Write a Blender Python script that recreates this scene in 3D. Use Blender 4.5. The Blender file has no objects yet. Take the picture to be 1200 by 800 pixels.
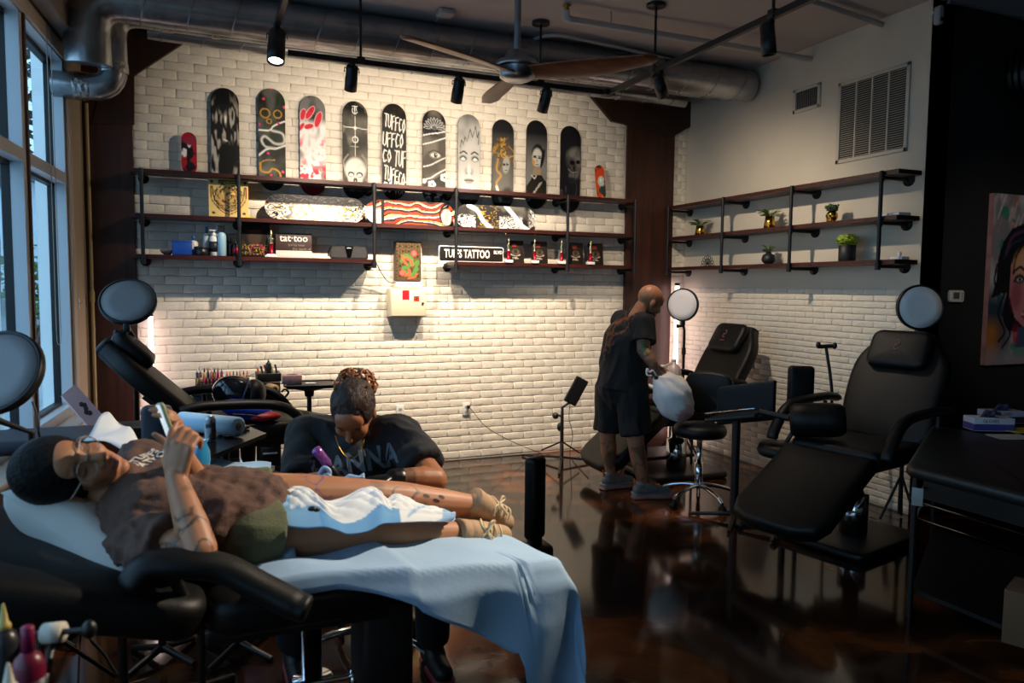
import bpy, bmesh, math, random
import numpy as np
from mathutils import Vector, Matrix
random.seed(7); RNG = np.random.default_rng(7)
SC = bpy.context.scene; COL = SC.collection
PI = math.pi
# ---------------------------------------------------------------- camera
F_PX, CAM_H = 875.0, 1.56
def _n(v):
    v = np.array(v, float); return v / np.linalg.norm(v)
_X = _n([2090, -43, F_PX]); _Y = _n([-368, -67, F_PX]); _Y = _n(_Y - _X * np.dot(_X, _Y)); _Z = np.cross(_X, _Y)
ROT = np.stack([_X, _Y, _Z])                      # camera (right, down, forward) -> world
CAMP = np.array([0, 0, CAM_H])
cd = bpy.data.cameras.new('camera'); cam = bpy.data.objects.new('camera', cd); COL.objects.link(cam)
cd.sensor_width = 36; cd.lens = F_PX / 1200 * 36; cd.clip_start = 0.02; cd.clip_end = 200
cam.matrix_world = Matrix([[ROT[0][0], -ROT[0][1], -ROT[0][2], 0], [ROT[1][0], -ROT[1][1], -ROT[1][2], 0],
                           [ROT[2][0], -ROT[2][1], -ROT[2][2], CAM_H], [0, 0, 0, 1]])
SC.camera = cam
cd.dof.use_dof = True; cd.dof.focus_distance = 4.6; cd.dof.aperture_fstop = 3.2
# ---------------------------------------------------------------- world, exposure
SC.view_settings.view_transform = 'Standard'; SC.view_settings.look = 'None'
SC.view_settings.gamma = 1; SC.view_settings.exposure = 0.88
w = bpy.data.worlds.new('dusk sky'); SC.world = w; w.use_nodes = True
bg = w.node_tree.nodes['Background']; bg.inputs[0].default_value = (0.29, 0.50, 0.73, 1); bg.inputs[1].default_value = 1.75
SPOT_W, WARM, PINK = 50.0, (1.0, 0.84, 0.66), (1.0, 0.66, 0.66)
try:
    SC.cycles.use_denoising = True; SC.cycles.max_bounces = 8; SC.cycles.caustics_reflective = False; SC.cycles.caustics_refractive = False
    SC.cycles.sample_clamp_indirect = 4
except Exception: pass
# ---------------------------------------------------------------- pixel rays of the photograph -> points at real depths
def ray(px, py): return ROT @ np.array([(px - 600) / F_PX, (py - 400) / F_PX, 1.0])
def at(px, py, d): return CAMP + d * ray(px, py)
def onY(px, py, D): r = ray(px, py); return CAMP + r * (D / r[1])
def onX(px, py, W): r = ray(px, py); return CAMP + r * (W / r[0])
def onZ(px, py, z): r = ray(px, py); return CAMP + r * ((z - CAM_H) / r[2])
# ---------------------------------------------------------------- materials
def lin(c):
    if isinstance(c, str): c = [int(c[i:i + 2], 16) / 255 for i in (0, 2, 4)]
    return tuple(x / 12.92 if x <= .04045 else ((x + .055) / 1.055) ** 2.4 for x in c)
MATS = {}
def mat(name, col, rough=.6, metal=0, var=0, vscale=8, bump=0, bscale=60, spec=.5, coat=0, emit=None, estr=0, sheen=0, trans=0):
    if name in MATS: return MATS[name]
    m = bpy.data.materials.new(name); m.use_nodes = True; nt = m.node_tree; b = nt.nodes['Principled BSDF']
    c = lin(col); b.inputs['Base Color'].default_value = (*c, 1); b.inputs['Roughness'].default_value = rough
    b.inputs['Metallic'].default_value = metal; b.inputs['Specular IOR Level'].default_value = spec
    b.inputs['Coat Weight'].default_value = coat; b.inputs['Coat Roughness'].default_value = .08
    b.inputs['Sheen Weight'].default_value = sheen; b.inputs['Transmission Weight'].default_value = trans
    if emit: b.inputs['Emission Color'].default_value = (*emit, 1); b.inputs['Emission Strength'].default_value = estr
    if var or bump:
        tc = nt.nodes.new('ShaderNodeTexCoord')
    if var:
        n = nt.nodes.new('ShaderNodeTexNoise'); n.inputs['Scale'].default_value = vscale; n.inputs['Detail'].default_value = 5
        nt.links.new(tc.outputs['Object'], n.inputs['Vector'])
        r = nt.nodes.new('ShaderNodeMapRange'); r.inputs[1].default_value = .3; r.inputs[2].default_value = .7
        r.inputs[3].default_value = 1 - var; r.inputs[4].default_value = 1 + var
        nt.links.new(n.outputs['Fac'], r.inputs[0])
        mx = nt.nodes.new('ShaderNodeVectorMath'); mx.operation = 'SCALE'; mx.inputs[0].default_value = c
        nt.links.new(r.outputs[0], mx.inputs['Scale']); nt.links.new(mx.outputs[0], b.inputs['Base Color'])
    if bump:
        n = nt.nodes.new('ShaderNodeTexNoise'); n.inputs['Scale'].default_value = bscale; n.inputs['Detail'].default_value = 4
        nt.links.new(tc.outputs['Object'], n.inputs['Vector'])
        u = nt.nodes.new('ShaderNodeBump'); u.inputs['Strength'].default_value = bump; u.inputs['Distance'].default_value = .01
        nt.links.new(n.outputs['Fac'], u.inputs['Height']); nt.links.new(u.outputs[0], b.inputs['Normal'])
    MATS[name] = m; return m
def attr_mat(name, rough=.5, coat=0, bump=0, bscale=80, sss=0, spec=.5):
    if name in MATS: return MATS[name]
    m = mat(name, 'ffffff', rough, coat=coat, bump=bump, bscale=bscale, spec=spec); nt = m.node_tree
    a = nt.nodes.new('ShaderNodeAttribute'); a.attribute_name = 'art'
    b = nt.nodes['Principled BSDF']; nt.links.new(a.outputs['Color'], b.inputs['Base Color'])
    if sss: b.inputs['Subsurface Weight'].default_value = sss; b.inputs['Subsurface Radius'].default_value = (.01, .004, .002); b.inputs['Subsurface Scale'].default_value = .5
    return m
# ---------------------------------------------------------------- mesh builder
def frame(d, up=(0, 0, 1)):
    d = Vector(d).normalized(); up = Vector(up)
    if abs(d.dot(up)) > .98 * up.length: up = Vector((1, 0, 0)) if abs(d.x) < .9 else Vector((0, 1, 0))
    s = d.cross(up).normalized(); return s, s.cross(d).normalized(), d
class MB:
    def __init__(s): s.v = []; s.f = []; s.sm = []; s.c = []
    def add(s, vs, fs, smooth=True, M=None):
        o = len(s.v)
        for v in vs:
            s.v.append(tuple(M @ Vector(v)) if M is not None else tuple(v))
        for f in fs: s.f.append([i + o for i in f]); s.sm.append(smooth)
        return s
    def box(s, c, size, R=None, bev=0, seg=2):
        bm = bmesh.new(); bmesh.ops.create_cube(bm, size=1)
        for v in bm.verts: v.co = Vector((v.co.x * size[0], v.co.y * size[1], v.co.z * size[2]))
        if bev: bmesh.ops.bevel(bm, geom=list(bm.edges), offset=min(bev, min(size) * .49), segments=seg, profile=.5, affect='EDGES')
        bm.verts.index_update()
        M = Matrix.Translation(Vector(c)) @ (R.to_4x4() if R is not None else Matrix())
        s.add([v.co for v in bm.verts], [[v.index for v in f.verts] for f in bm.faces], bool(bev), M); bm.free(); return s
    def box2(s, a, b, bev=0, seg=2):
        a = np.minimum(a, b), np.maximum(a, b); return s.box((a[0] + a[1]) / 2, a[1] - a[0], None, bev, seg)
    def tube(s, pts, r, n=8, cap=True, closed=False, flat=1.0, up=(0, 0, 1)):
        pts = [Vector(p) for p in pts]; N = len(pts)
        rs = [r] * N if not hasattr(r, '__len__') else list(r)
        vs = []; prev = None
        for i, p in enumerate(pts):
            if closed: d = pts[(i + 1) % N] - pts[i - 1]
            else: d = pts[min(i + 1, N - 1)] - pts[max(i - 1, 0)]
            if d.length < 1e-9: d = Vector((0, 0, 1))
            d.normalize()
            if prev is None: a, b, _ = frame(d, up)
            else:
                a = prev - d * prev.dot(d)
                if a.length < 1e-6: a, b, _ = frame(d, up)
                a.normalize(); b = a.cross(d)
            prev = a
            for k in range(n):
                t = 2 * PI * k / n; vs.append(p + a * (math.cos(t) * rs[i]) + b * (math.sin(t) * rs[i] * flat))
        fs = []
        for i in range(N if closed else N - 1):
            j = (i + 1) % N
            for k in range(n): fs.append([i * n + k, i * n + (k + 1) % n, j * n + (k + 1) % n, j * n + k])
        s.add(vs, fs, True)
        if cap and not closed:
            s.add([vs[k] for k in range(n)], [list(range(n))[::-1]], False); s.add(vs[-n:], [list(range(n))], False)
        return s
    def cyl(s, a, b, r, r2=None, n=16): return s.tube([a, b], [r, r if r2 is None else r2], n)
    def lathe(s, prof, c=(0, 0, 0), axis=(0, 0, 1), n=20):
        a, b, d = frame(axis, (0, 1, 0)) if abs(axis[2]) > .9 else frame(axis); c = Vector(c); vs = []; fs = []
        for (r, z) in prof:
            for k in range(n):
                t = 2 * PI * k / n; vs.append(c + a * (math.cos(t) * r) + b * (math.sin(t) * r) + d * z)
        for i in range(len(prof) - 1):
            for k in range(n): fs.append([i * n + k, i * n + (k + 1) % n, (i + 1) * n + (k + 1) % n, (i + 1) * n + k])
        fs.append(list(range(n))[::-1]); fs.append([(len(prof) - 1) * n + k for k in range(n)])
        return s.add(vs, fs, True)
    def ell(s, c, rad, R=None, n=12, m=8):
        vs = []; fs = []
        M = Matrix.Translation(Vector(c)) @ (R.to_4x4() if R is not None else Matrix())
        for i in range(1, m):
            t = PI * i / m
            for k in range(n):
                p = 2 * PI * k / n; vs.append((rad[0] * math.sin(t) * math.cos(p), rad[1] * math.sin(t) * math.sin(p), rad[2] * math.cos(t)))
        top = len(vs); vs += [(0, 0, rad[2]), (0, 0, -rad[2])]
        for i in range(m - 2):
            for k in range(n): fs.append([i * n + k, (i + 1) * n + k, (i + 1) * n + (k + 1) % n, i * n + (k + 1) % n])
        for k in range(n): fs.append([top, k, (k + 1) % n]); fs.append([top + 1, (m - 2) * n + (k + 1) % n, (m - 2) * n + k])
        return s.add(vs, fs, True, M)
    def prism(s, poly, vec, smooth=False):
        n = len(poly); vec = Vector(vec); vs = [Vector(p) for p in poly] + [Vector(p) + vec for p in poly]
        fs = [list(range(n))[::-1], [n + k for k in range(n)]] + [[k, (k + 1) % n, n + (k + 1) % n, n + k] for k in range(n)]
        return s.add(vs, fs, smooth)
    def grid(s, P, thick=0, smooth=True):
        h, wd = len(P), len(P[0]); vs = [Vector(P[i][j]) for i in range(h) for j in range(wd)]
        fs = [[i * wd + j, i * wd + j + 1, (i + 1) * wd + j + 1, (i + 1) * wd + j] for i in range(h - 1) for j in range(wd - 1)]
        return s.add(vs, fs, smooth)
    def pad(s, outline, T, bev, M=None, crown=0.0, seg=4):
        """upholstered slab: 2D outline (counter clockwise), thickness T, rounded edge bev; centred on local z = 0"""
        o = np.array(outline, float); n = len(o)
        d = np.roll(o, -1, 0) - np.roll(o, 1, 0); nor = np.stack([d[:, 1], -d[:, 0]], 1); nor /= np.linalg.norm(nor, axis=1)[:, None] + 1e-9
        rings = []
        for k in range(seg + 1):
            a = PI / 2 * k / seg; rings.append((bev * (1 - math.sin(a)), -T / 2 + bev * (1 - math.cos(a))))
        rings = rings + [(i, -z) for i, z in rings[::-1]]
        vs = []; fs = []; cen = o.mean(0)
        for ins, z in rings:
            q = o - nor * ins
            for p in q: vs.append((p[0], p[1], z))
        for i in range(len(rings) - 1):
            for k in range(n): fs.append([i * n + k, i * n + (k + 1) % n, (i + 1) * n + (k + 1) % n, (i + 1) * n + k])
        L = len(rings)
        # crowned caps
        for (base, sgn, z) in ((0, -1, -T / 2), ((L - 1) * n, 1, T / 2)):
            prev = list(range(base, base + n)); bo = o - nor * bev
            for f_ in (.75, .4):
                cur = []
                for p in bo:
                    q = cen + (p - cen) * f_; vs.append((q[0], q[1], z + sgn * crown * (1 - f_ * f_))); cur.append(len(vs) - 1)
                for k in range(n):
                    q4 = [prev[k], prev[(k + 1) % n], cur[(k + 1) % n], cur[k]]; fs.append(q4 if sgn > 0 else q4[::-1])
                prev = cur
            vs.append((cen[0], cen[1], z + sgn * crown)); ci = len(vs) - 1
            for k in range(n):
                t3 = [prev[k], prev[(k + 1) % n], ci]; fs.append(t3 if sgn > 0 else t3[::-1])
        return s.add(vs, fs, True, M)
def rrect(L, W, r, n=5, x0=0, y0=0):
    out = []
    for cx, cy, a0 in ((L / 2 - r, W / 2 - r, 0), (-L / 2 + r, W / 2 - r, 90), (-L / 2 + r, -W / 2 + r, 180), (L / 2 - r, -W / 2 + r, 270)):
        for k in range(n + 1):
            a = math.radians(a0 + 90 * k / n); out.append((x0 + cx + r * math.cos(a), y0 + cy + r * math.sin(a)))
    return out
def root_of(o):
    while o.parent: o = o.parent
    return o
def obj(name, mb, m, parent=None, local=False, smooth=None):
    me = bpy.data.meshes.new(name)
    vs = mb.v
    if parent is not None and not local:
        Mi = root_of(parent).matrix_basis.inverted(); vs = [tuple(Mi @ Vector(v)) for v in vs]
    me.from_pydata(vs, [], mb.f); me.polygons.foreach_set('use_smooth', mb.sm if smooth is None else [smooth] * len(mb.f)); me.update()
    if m is not None: me.materials.append(m)
    o = bpy.data.objects.new(name, me); COL.objects.link(o)
    if parent is not None: o.parent = parent
    return o
def colour(o, cols):
    a = o.data.color_attributes.new('art', 'FLOAT_COLOR', 'POINT'); c = np.ones((len(cols), 4), np.float32); c[:, :3] = cols
    a.data.foreach_set('color', c.ravel())
def fix_normals(o):
    bm = bmesh.new(); bm.from_mesh(o.data); bmesh.ops.recalc_face_normals(bm, faces=bm.faces[:]); bm.to_mesh(o.data); bm.free(); return o
def thing(name, label, cat, loc=(0, 0, 0), rz=0, group=None):
    o = bpy.data.objects.new(name, None); COL.objects.link(o); o.empty_display_size = .05
    o.location = loc; o.rotation_euler = (0, 0, rz); o.matrix_basis = Matrix.Translation(Vector(loc)) @ Matrix.Rotation(rz, 4, 'Z')
    return tag(o, label, cat, group)
def tag(o, label, cat, group=None, kind=None):
    o['label'] = label; o['category'] = cat
    if group: o['group'] = group
    if kind: o['kind'] = kind
    return o
def struct(name, mb, m, parent=None):
    o = obj(name, mb, m, parent)
    if parent is None: o['kind'] = 'structure'
    return o
def dup(root, loc, rz=None, label=None):
    r = root.copy(); COL.objects.link(r); r.location = loc
    if rz is not None: r.rotation_euler = (0, 0, rz)
    if label: r['label'] = label
    for ch in root.children:
        c = ch.copy(); COL.objects.link(c); c.parent = r
        for g in ch.children:
            d = g.copy(); COL.objects.link(d); d.parent = c
    return r
def text_mesh(body, size, M, depth=.001, bold=0.0, align='CENTER', sx=1.0):
    cu = bpy.data.curves.new('t', 'FONT'); cu.body = body; cu.size = size; cu.align_x = align; cu.align_y = 'CENTER'; cu.extrude = depth; cu.offset = bold
    cu.resolution_u = 2
    o = bpy.data.objects.new('t', cu); COL.objects.link(o); dg = bpy.context.evaluated_depsgraph_get(); me = o.evaluated_get(dg).to_mesh()
    mb = MB(); S = Matrix.Diagonal((sx, 1, 1, 1))
    mb.add([v.co.copy() for v in me.vertices], [list(p.vertices) for p in me.polygons], False, M @ S)
    bpy.data.objects.remove(o); bpy.data.curves.remove(cu); return mb
def basis(o, x, y, z):
    return Matrix([[x[0], y[0], z[0], o[0]], [x[1], y[1], z[1], o[1]], [x[2], y[2], z[2], o[2]], [0, 0, 0, 1]])
def organic(name, mb, m, parent, voxel=.006, smooth=4, fac=.5, keep=False):
    """closed overlapping pieces -> one continuous surface"""
    o = obj(name, mb, m, parent)
    md = o.modifiers.new('r', 'REMESH'); md.mode = 'VOXEL'; md.voxel_size = voxel; md.use_smooth_shade = True
    if smooth: sm = o.modifiers.new('s', 'SMOOTH'); sm.iterations = smooth; sm.factor = fac
    dg = bpy.context.evaluated_depsgraph_get(); me = bpy.data.meshes.new_from_object(o.evaluated_get(dg))
    o.modifiers.clear(); o.data = me
    if m is not None and not me.materials: me.materials.append(m)
    me.polygons.foreach_set('use_smooth', [True] * len(me.polygons))
    return o
def verts(o):
    a = np.empty(len(o.data.vertices) * 3, np.float32); o.data.vertices.foreach_get('co', a); return a.reshape(-1, 3)
def cone(mb, a, ra, b, rb, n=12):
    """round cone (closed capsule)"""
    a = Vector(a); b = Vector(b); d = (b - a); L = d.length
    if L < 1e-6: return mb.ell(a, (ra, ra, ra), n=n)
    d.normalize(); pts = []; rs = []
    for k in range(4): t = PI / 2 * (k + .3) / 4; pts.append(a - d * (ra * math.cos(t))); rs.append(ra * math.sin(t))
    pts.append(a); rs.append(ra); pts.append(b); rs.append(rb)
    for k in range(4): t = PI / 2 * (3.7 - k) / 4; pts.append(b + d * (rb * math.cos(t))); rs.append(rb * math.sin(t))
    return mb.tube(pts, rs, n)
def chain(mb, pts, rs, n=12):
    for i in range(len(pts) - 1): cone(mb, pts[i], rs[i], pts[i + 1], rs[i + 1], n)
    return mb
def lerp(a, b, t): return np.array(a) * (1 - t) + np.array(b) * t
def curve(pts, n=8):
    """Catmull-Rom through points"""
    P = [np.array(p, float) for p in pts]; P = [2 * P[0] - P[1]] + P + [2 * P[-1] - P[-2]]; out = []
    for i in range(1, len(P) - 2):
        for k in range(n):
            t = k / n; a, b, c, d = P[i - 1:i + 3]
            out.append(.5 * (2 * b + (c - a) * t + (2 * a - 5 * b + 4 * c - d) * t * t + (3 * b - a - 3 * c + d) * t ** 3))
    out.append(P[-2]); return out
def cable(name, pts, label, r=.003, m=None, n=8):
    return tag(obj(name, MB().tube(curve(pts, n), r, 6), m or M_BLACK), label, 'cable')
M_BLACK = mat('black plastic', '0c0c0d', .45, bump=.05)
M_IRON = mat('black iron pipe', '17171a', .5, .3, bump=.1, bscale=120)
M_CHROME = mat('chrome', 'e0e2e6', .08, 1)
M_STEEL = mat('brushed steel', 'a8abb0', .3, 1)
M_LEATHER = mat('black upholstery leather', '0a0a0a', .46, bump=.15, bscale=220, spec=.3)
M_WHITE = mat('white plastic', 'e9e6e0', .4)
M_RED = mat('red plastic', 'a3121f', .35)
# ================================================================ SETTING
BY, RX, CZ, KY = 6.345, 4.548, 3.5, 3.64          # back wall, right wall, ceiling height, black wall
def plaster(name, col): return mat(name, col, .85, var=.04, vscale=3, bump=.06, bscale=40)
M_PAINT = mat('white painted brick', 'e6dccb', .62, var=.05, vscale=30, bump=.4, bscale=40)
M_MORTAR = mat('painted mortar', 'dcd2c2', .8, var=.05, vscale=20, bump=.5, bscale=90)
M_PLASTER = plaster('cream plaster', 'cfc3ae')
M_BEIGE = plaster('beige plaster', 'b5a48c')
M_CEIL = plaster('grey ceiling paint', 'b9b0ac')
M_DARKWALL = plaster('black wall paint', '0e0f11')
# floor: glossy marbled epoxy
def floor_mat():
    m = mat('marbled epoxy floor', '1c0f08', .09, spec=.5); nt = m.node_tree; b = nt.nodes['Principled BSDF']
    tc = nt.nodes.new('ShaderNodeTexCoord'); n = nt.nodes.new('ShaderNodeTexNoise'); n.inputs['Scale'].default_value = 1.1; n.inputs['Detail'].default_value = 6; n.inputs['Distortion'].default_value = 1.6
    nt.links.new(tc.outputs['Object'], n.inputs['Vector']); r = nt.nodes.new('ShaderNodeValToRGB')
    e = r.color_ramp.elements; e[0].position = .3; e[0].color = (.008, .004, .003, 1); e[1].position = .72; e[1].color = (.27, .075, .017, 1)
    x = e.new(.52); x.color = (.028, .011, .005, 1)
    nt.links.new(n.outputs['Fac'], r.inputs[0]); nt.links.new(r.outputs[0], b.inputs['Base Color'])
    n2 = nt.nodes.new('ShaderNodeTexNoise'); n2.inputs['Scale'].default_value = 4; nt.links.new(tc.outputs['Object'], n2.inputs['Vector'])
    u = nt.nodes.new('ShaderNodeBump'); u.inputs['Strength'].default_value = .04; u.inputs['Distance'].default_value = .01
    nt.links.new(n2.outputs['Fac'], u.inputs['Height']); nt.links.new(u.outputs[0], b.inputs['Normal'])
    return m
slab = lambda z: [(-1.55, -3.2, z), (7.6, -3.2, z), (7.6, 6.6, z), (-.9, 6.6, z)]
struct('floor', MB().prism(slab(-.1), (0, 0, .1)), floor_mat())
struct('ceiling', MB().prism(slab(CZ), (0, 0, .1)), M_CEIL)
wb = struct('wall_back', MB().box2((-.9, BY, 0), (RX + .2, BY + .2, CZ)), M_MORTAR)
wr = struct('wall_right', MB().box2((RX, KY, 1.60), (RX + .2, BY, CZ)).box2((RX + .006, KY, 0), (RX + .2, BY, 1.60)), M_PLASTER)
struct('wall_black', MB().box2((RX + .012, KY, 0), (7.6, KY + .15, CZ)).box2((RX, KY, 0), (RX + .02, KY + .006, CZ)), M_DARKWALL)
struct('wall_front', MB().box2((-1.6, -3.2, 0), (7.6, -3.0, CZ)), M_BEIGE)
struct('wall_side', MB().box2((7.4, -3.2, 0), (7.6, KY, CZ)), M_DARKWALL)
# bricks ---------------------------------------------------------------
def brick_variant(L, H, D, k):
    rg = random.Random(k); mb = MB(); b = .006; j = lambda a: a + rg.uniform(-.0022, .0022)
    o = [(-L / 2, -H / 2), (L / 2, -H / 2), (L / 2, H / 2), (-L / 2, H / 2)]
    mid = [(j(0), -H / 2), (L / 2, j(0)), (j(0), H / 2), (-L / 2, j(0))]
    ring = [p for q in zip(o, mid) for p in q]
    vs = [(x, z, 0) for x, z in ring]; vs += [(j(x), j(z), D * .55) for x, z in ring]
    vs += [(j(x * (1 - 2 * b / L)), j(z * (1 - 2 * b / H)), j(D)) for x, z in ring] + [(0, 0, D + rg.uniform(0, .002))]
    fs = [[r * 8 + k_, r * 8 + (k_ + 1) % 8, (r + 1) * 8 + (k_ + 1) % 8, (r + 1) * 8 + k_] for r in range(2) for k_ in range(8)]
    fs += [[16 + k_, 16 + (k_ + 1) % 8, 24] for k_ in range(8)]
    return vs, fs
def brick_wall(parent, M, u0, u1, z0, z1, L, H, gap, D, score, m):
    """running bond on the plane M (x = along, y = up, z = out of the wall)"""
    full = []; part = []
    row = 0; z = z0
    while z + H <= z1 + .001:
        u = u0 - (0 if row % 2 else (L + gap) / 2) + random.uniform(-.02, .02)
        while u < u1:
            a, b = max(u, u0), min(u + L, u1)
            if b - a > .03: (full if b - a > L * .98 else part).append((a, b, z))
            u += L + gap
        z += H + gap; row += 1
    full.sort(key=lambda t: score(*t)); near, rest = full[:300], full[300:]
    V = [brick_variant(L, H, D, k) for k in range(6)]
    me = []
    for vs, fs in V:
        x = bpy.data.meshes.new('brick'); x.from_pydata(vs, [], fs); x.polygons.foreach_set('use_smooth', [True] * len(fs)); x.materials.append(m); me.append(x)
    for a, b, z in near:
        o = bpy.data.objects.new('brick', random.choice(me)); COL.objects.link(o); o.parent = parent
        o.matrix_basis = M @ Matrix.Translation(((a + b) / 2, z + H / 2, random.uniform(-.0012, .0012))) @ Matrix.Diagonal((random.choice((1, 1.02, 1.026)), 1, 1, 1))
    mb = MB()
    for a, b, z in rest + part:
        vs, fs = random.choice(V); q = (b - a) / L
        mb.add(vs, fs, True, M @ Matrix.Translation(((a + b) / 2, z + H / 2, 0)) @ Matrix.Diagonal((q, 1, 1, 1)))
    o = obj('brick_field', mb, m, parent); o['kind'] = 'stuff'
brick_wall(wb, basis((0, BY, 0), (1, 0, 0), (0, 0, 1), (0, -1, 0)), -.43, 3.83, .012, 3.5, .203, .0625, .0048, .0038,
           lambda a, b, z: (a + 1.4) ** 2 + (z - 1.75) ** 2 * .6 + (100 if z < .75 and a < 1.4 else 0), M_PAINT)
mbx = MB()
for z in np.arange(.012, 3.2, .0673):                 # the narrow strip of painted brick between column and corner
    q = int(z / .0673) % 2; x = 4.375 + (.06 if q else .11)
    for a, b in ((4.375, x), (x + .01, RX)):
        vs, fs = brick_variant(.203, .0625, .0038, int(z * 99)); mbx.add(vs, fs, True, basis(((a + b) / 2, BY, z + .029), ((b - a) / .203, 0, 0), (0, 0, 1), (0, -1, 0)))
obj('brick_field', mbx, M_PAINT, wb)['kind'] = 'stuff'
M_PAINT2 = mat('white brick veneer', 'e2d8c6', .6, var=.05, vscale=30, bump=.6, bscale=70)
brick_wall(wr, basis((RX + .006, 0, 0), (0, -1, 0), (0, 0, 1), (-1, 0, 0)), -BY, -KY, .01, 1.585, .19, .0430, .0045, .0042,
           lambda a, b, z: (a + 3.6) ** 2 + (z - 1.3) ** 2 * 1.2 + (100 if z < .72 else 0), M_PAINT2)
# brown columns with corbelled capitals ---------------------------------
def wood_mat(name, c1, c2, rough=.5, axis=2):
    m = mat(name, c1, rough); nt = m.node_tree; b = nt.nodes['Principled BSDF']
    tc = nt.nodes.new('ShaderNodeTexCoord'); mp = nt.nodes.new('ShaderNodeMapping'); sc = [28, 28, 28]; sc[axis] = 1.6; mp.inputs['Scale'].default_value = sc
    n = nt.nodes.new('ShaderNodeTexNoise'); n.inputs['Scale'].default_value = 1; n.inputs['Detail'].default_value = 6
    r = nt.nodes.new('ShaderNodeValToRGB'); r.color_ramp.elements[0].position = .35; r.color_ramp.elements[1].position = .68
    r.color_ramp.elements[0].color = (*lin(c1), 1); r.color_ramp.elements[1].color = (*lin(c2), 1)
    nt.links.new(tc.outputs['Object'], mp.inputs[0]); nt.links.new(mp.outputs[0], n.inputs['Vector']); nt.links.new(n.outputs['Fac'], r.inputs[0]); nt.links.new(r.outputs[0], b.inputs['Base Color'])
    return m
M_COL = wood_mat('brown stained column', '2a120b', '44200f')
M_COLDK = wood_mat('dark stained corbel', '231109', '33190e')
def P2(pts, D): return [onY(x, y, D) for x, y in pts]
CF = BY - .035
c1 = struct('trim_1', MB().box2((3.84, CF, 0), (4.375, BY + .01, 3.2)), M_COL)
cap = P2([(731, 250), (733, 145), (718, 142), (692, 111), (708, 104), (832, 123), (818, 143), (786, 162)], CF - .012)
for p in cap[:1]: p[0] = 3.83
cap[0][2] = 2.93
o = obj('capital', MB().prism([(p[0], CF - .012, min(p[2], CZ)) for p in cap[1:]], (0, .04, 0)), M_COLDK, c1); fix_normals(o)
c2 = struct('trim_2', MB().box2((-.755, CF, 0), (-.432, BY + .01, 3.2)), M_COL)
cap = P2([(157, 145), (157, 88), (218, 48), (218, 20), (140, 10), (108, 145)], CF - .012)
o = obj('capital', MB().prism([(p[0], CF - .012, min(p[2], CZ)) for p in cap], (0, .04, 0)), M_COLDK, c2); fix_normals(o)
# window wall at the left ------------------------------------------------
WA = math.radians(3.852); WD = np.array([math.sin(WA), math.cos(WA), 0]); WN = np.array([math.cos(WA), -math.sin(WA), 0]); WP = np.array([-.766, 6.345, 0])
def wp(s, off, z): return WP + WD * s + WN * off + np.array([0, 0, z])      # along the wall, into the room, height
WR = Matrix(((WD[0], WN[0], 0), (WD[1], WN[1], 0), (0, 0, 1)))
def wbox(mb, s0, s1, o0, o1, z0, z1, bev=0):
    return mb.box(wp((s0 + s1) / 2, (o0 + o1) / 2, (z0 + z1) / 2), (s1 - s0, o1 - o0, z1 - z0), WR, bev)
M_FRAME = mat('white aluminium window frame', 'd6dade', .4)
M_GASK = mat('black window gasket', '0b0c0e', .5)
M_LITSTRIP = mat('brown window stop', '6b4a35', .5)
S_END, S0 = -9.4, -.5
wl = struct('wall_left', wbox(wbox(wbox(MB(), S_END, .3, -.2, -.0, 0, .66), S0 - .02, .3, -.108, 0, .66, CZ), S_END, S0, -.2, 0, 3.09, CZ), M_BEIGE)
win = struct('window_1', wbox(wbox(MB(), S_END, S0, -.065, 0, .66, .735), S_END, S0, -.065, 0, 3.02, 3.09), M_FRAME)
gl = mat('window glass', 'ffffff', .02); nt = gl.node_tree
tr = nt.nodes.new('ShaderNodeBsdfTransparent'); gs = nt.nodes.new('ShaderNodeBsdfGlossy'); gs.inputs['Roughness'].default_value = .02; mxn = nt.nodes.new('ShaderNodeMixShader')
lw = nt.nodes.new('ShaderNodeFresnel'); lw.inputs['IOR'].default_value = 1.35
tr.inputs[0].default_value = (.95, .99, 1, 1)
dm = nt.nodes.new('ShaderNodeMath'); dm.operation = 'MULTIPLY'; dm.inputs[1].default_value = .3; nt.links.new(lw.outputs[0], dm.inputs[0]); nt.links.new(dm.outputs[0], mxn.inputs[0]); nt.links.new(tr.outputs[0], mxn.inputs[1]); nt.links.new(gs.outputs[0], mxn.inputs[2]); nt.links.new(mxn.outputs[0], nt.nodes['Material Output'].inputs[0])
mull = [S0] + [-1.46 - .98 * k for k in range(8)]
for k, s in enumerate(mull):
    hw = .045
    obj('mullion', wbox(MB(), s - hw, s + hw, -.065, 0, .70, 3.05), M_FRAME, win)
    obj('gasket', wbox(MB(), s - hw - .002, s + hw + .002, -.11, -.066, .70, 3.05), M_GASK, win)
    if k: obj('lit_strip', wbox(MB(), s + .02, s + hw + .002, -.004, .012, .73, 3.03), M_LITSTRIP, win)  # warm room light on the mullion face, painted as a brown strip
    if k + 1 < len(mull):
        e = mull[k + 1]
        obj('transom', wbox(MB(), e + hw, s - hw, -.065, .0, 2.22, 2.29), M_FRAME, win)
        obj('gasket', wbox(wbox(wbox(MB(), e + hw, s - hw, -.11, -.066, 2.2, 2.31), e + hw, s - hw, -.11, -.066, .70, .755), e + hw, s - hw, -.11, -.066, 2.99, 3.05), M_GASK, win)
        obj('pane', wbox(MB(), e + hw, s - hw, -.092, -.086, .75, 2.21), gl, win)
        obj('pane', wbox(MB(), e + hw, s - hw, -.092, -.086, 2.3, 3.0), gl, win)
struct('trim_3', wbox(MB(), S_END, S0 + .06, .0, .13, .64, .675, .006), mat('window sill paint', 'cfc4b6', .4))
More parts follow.
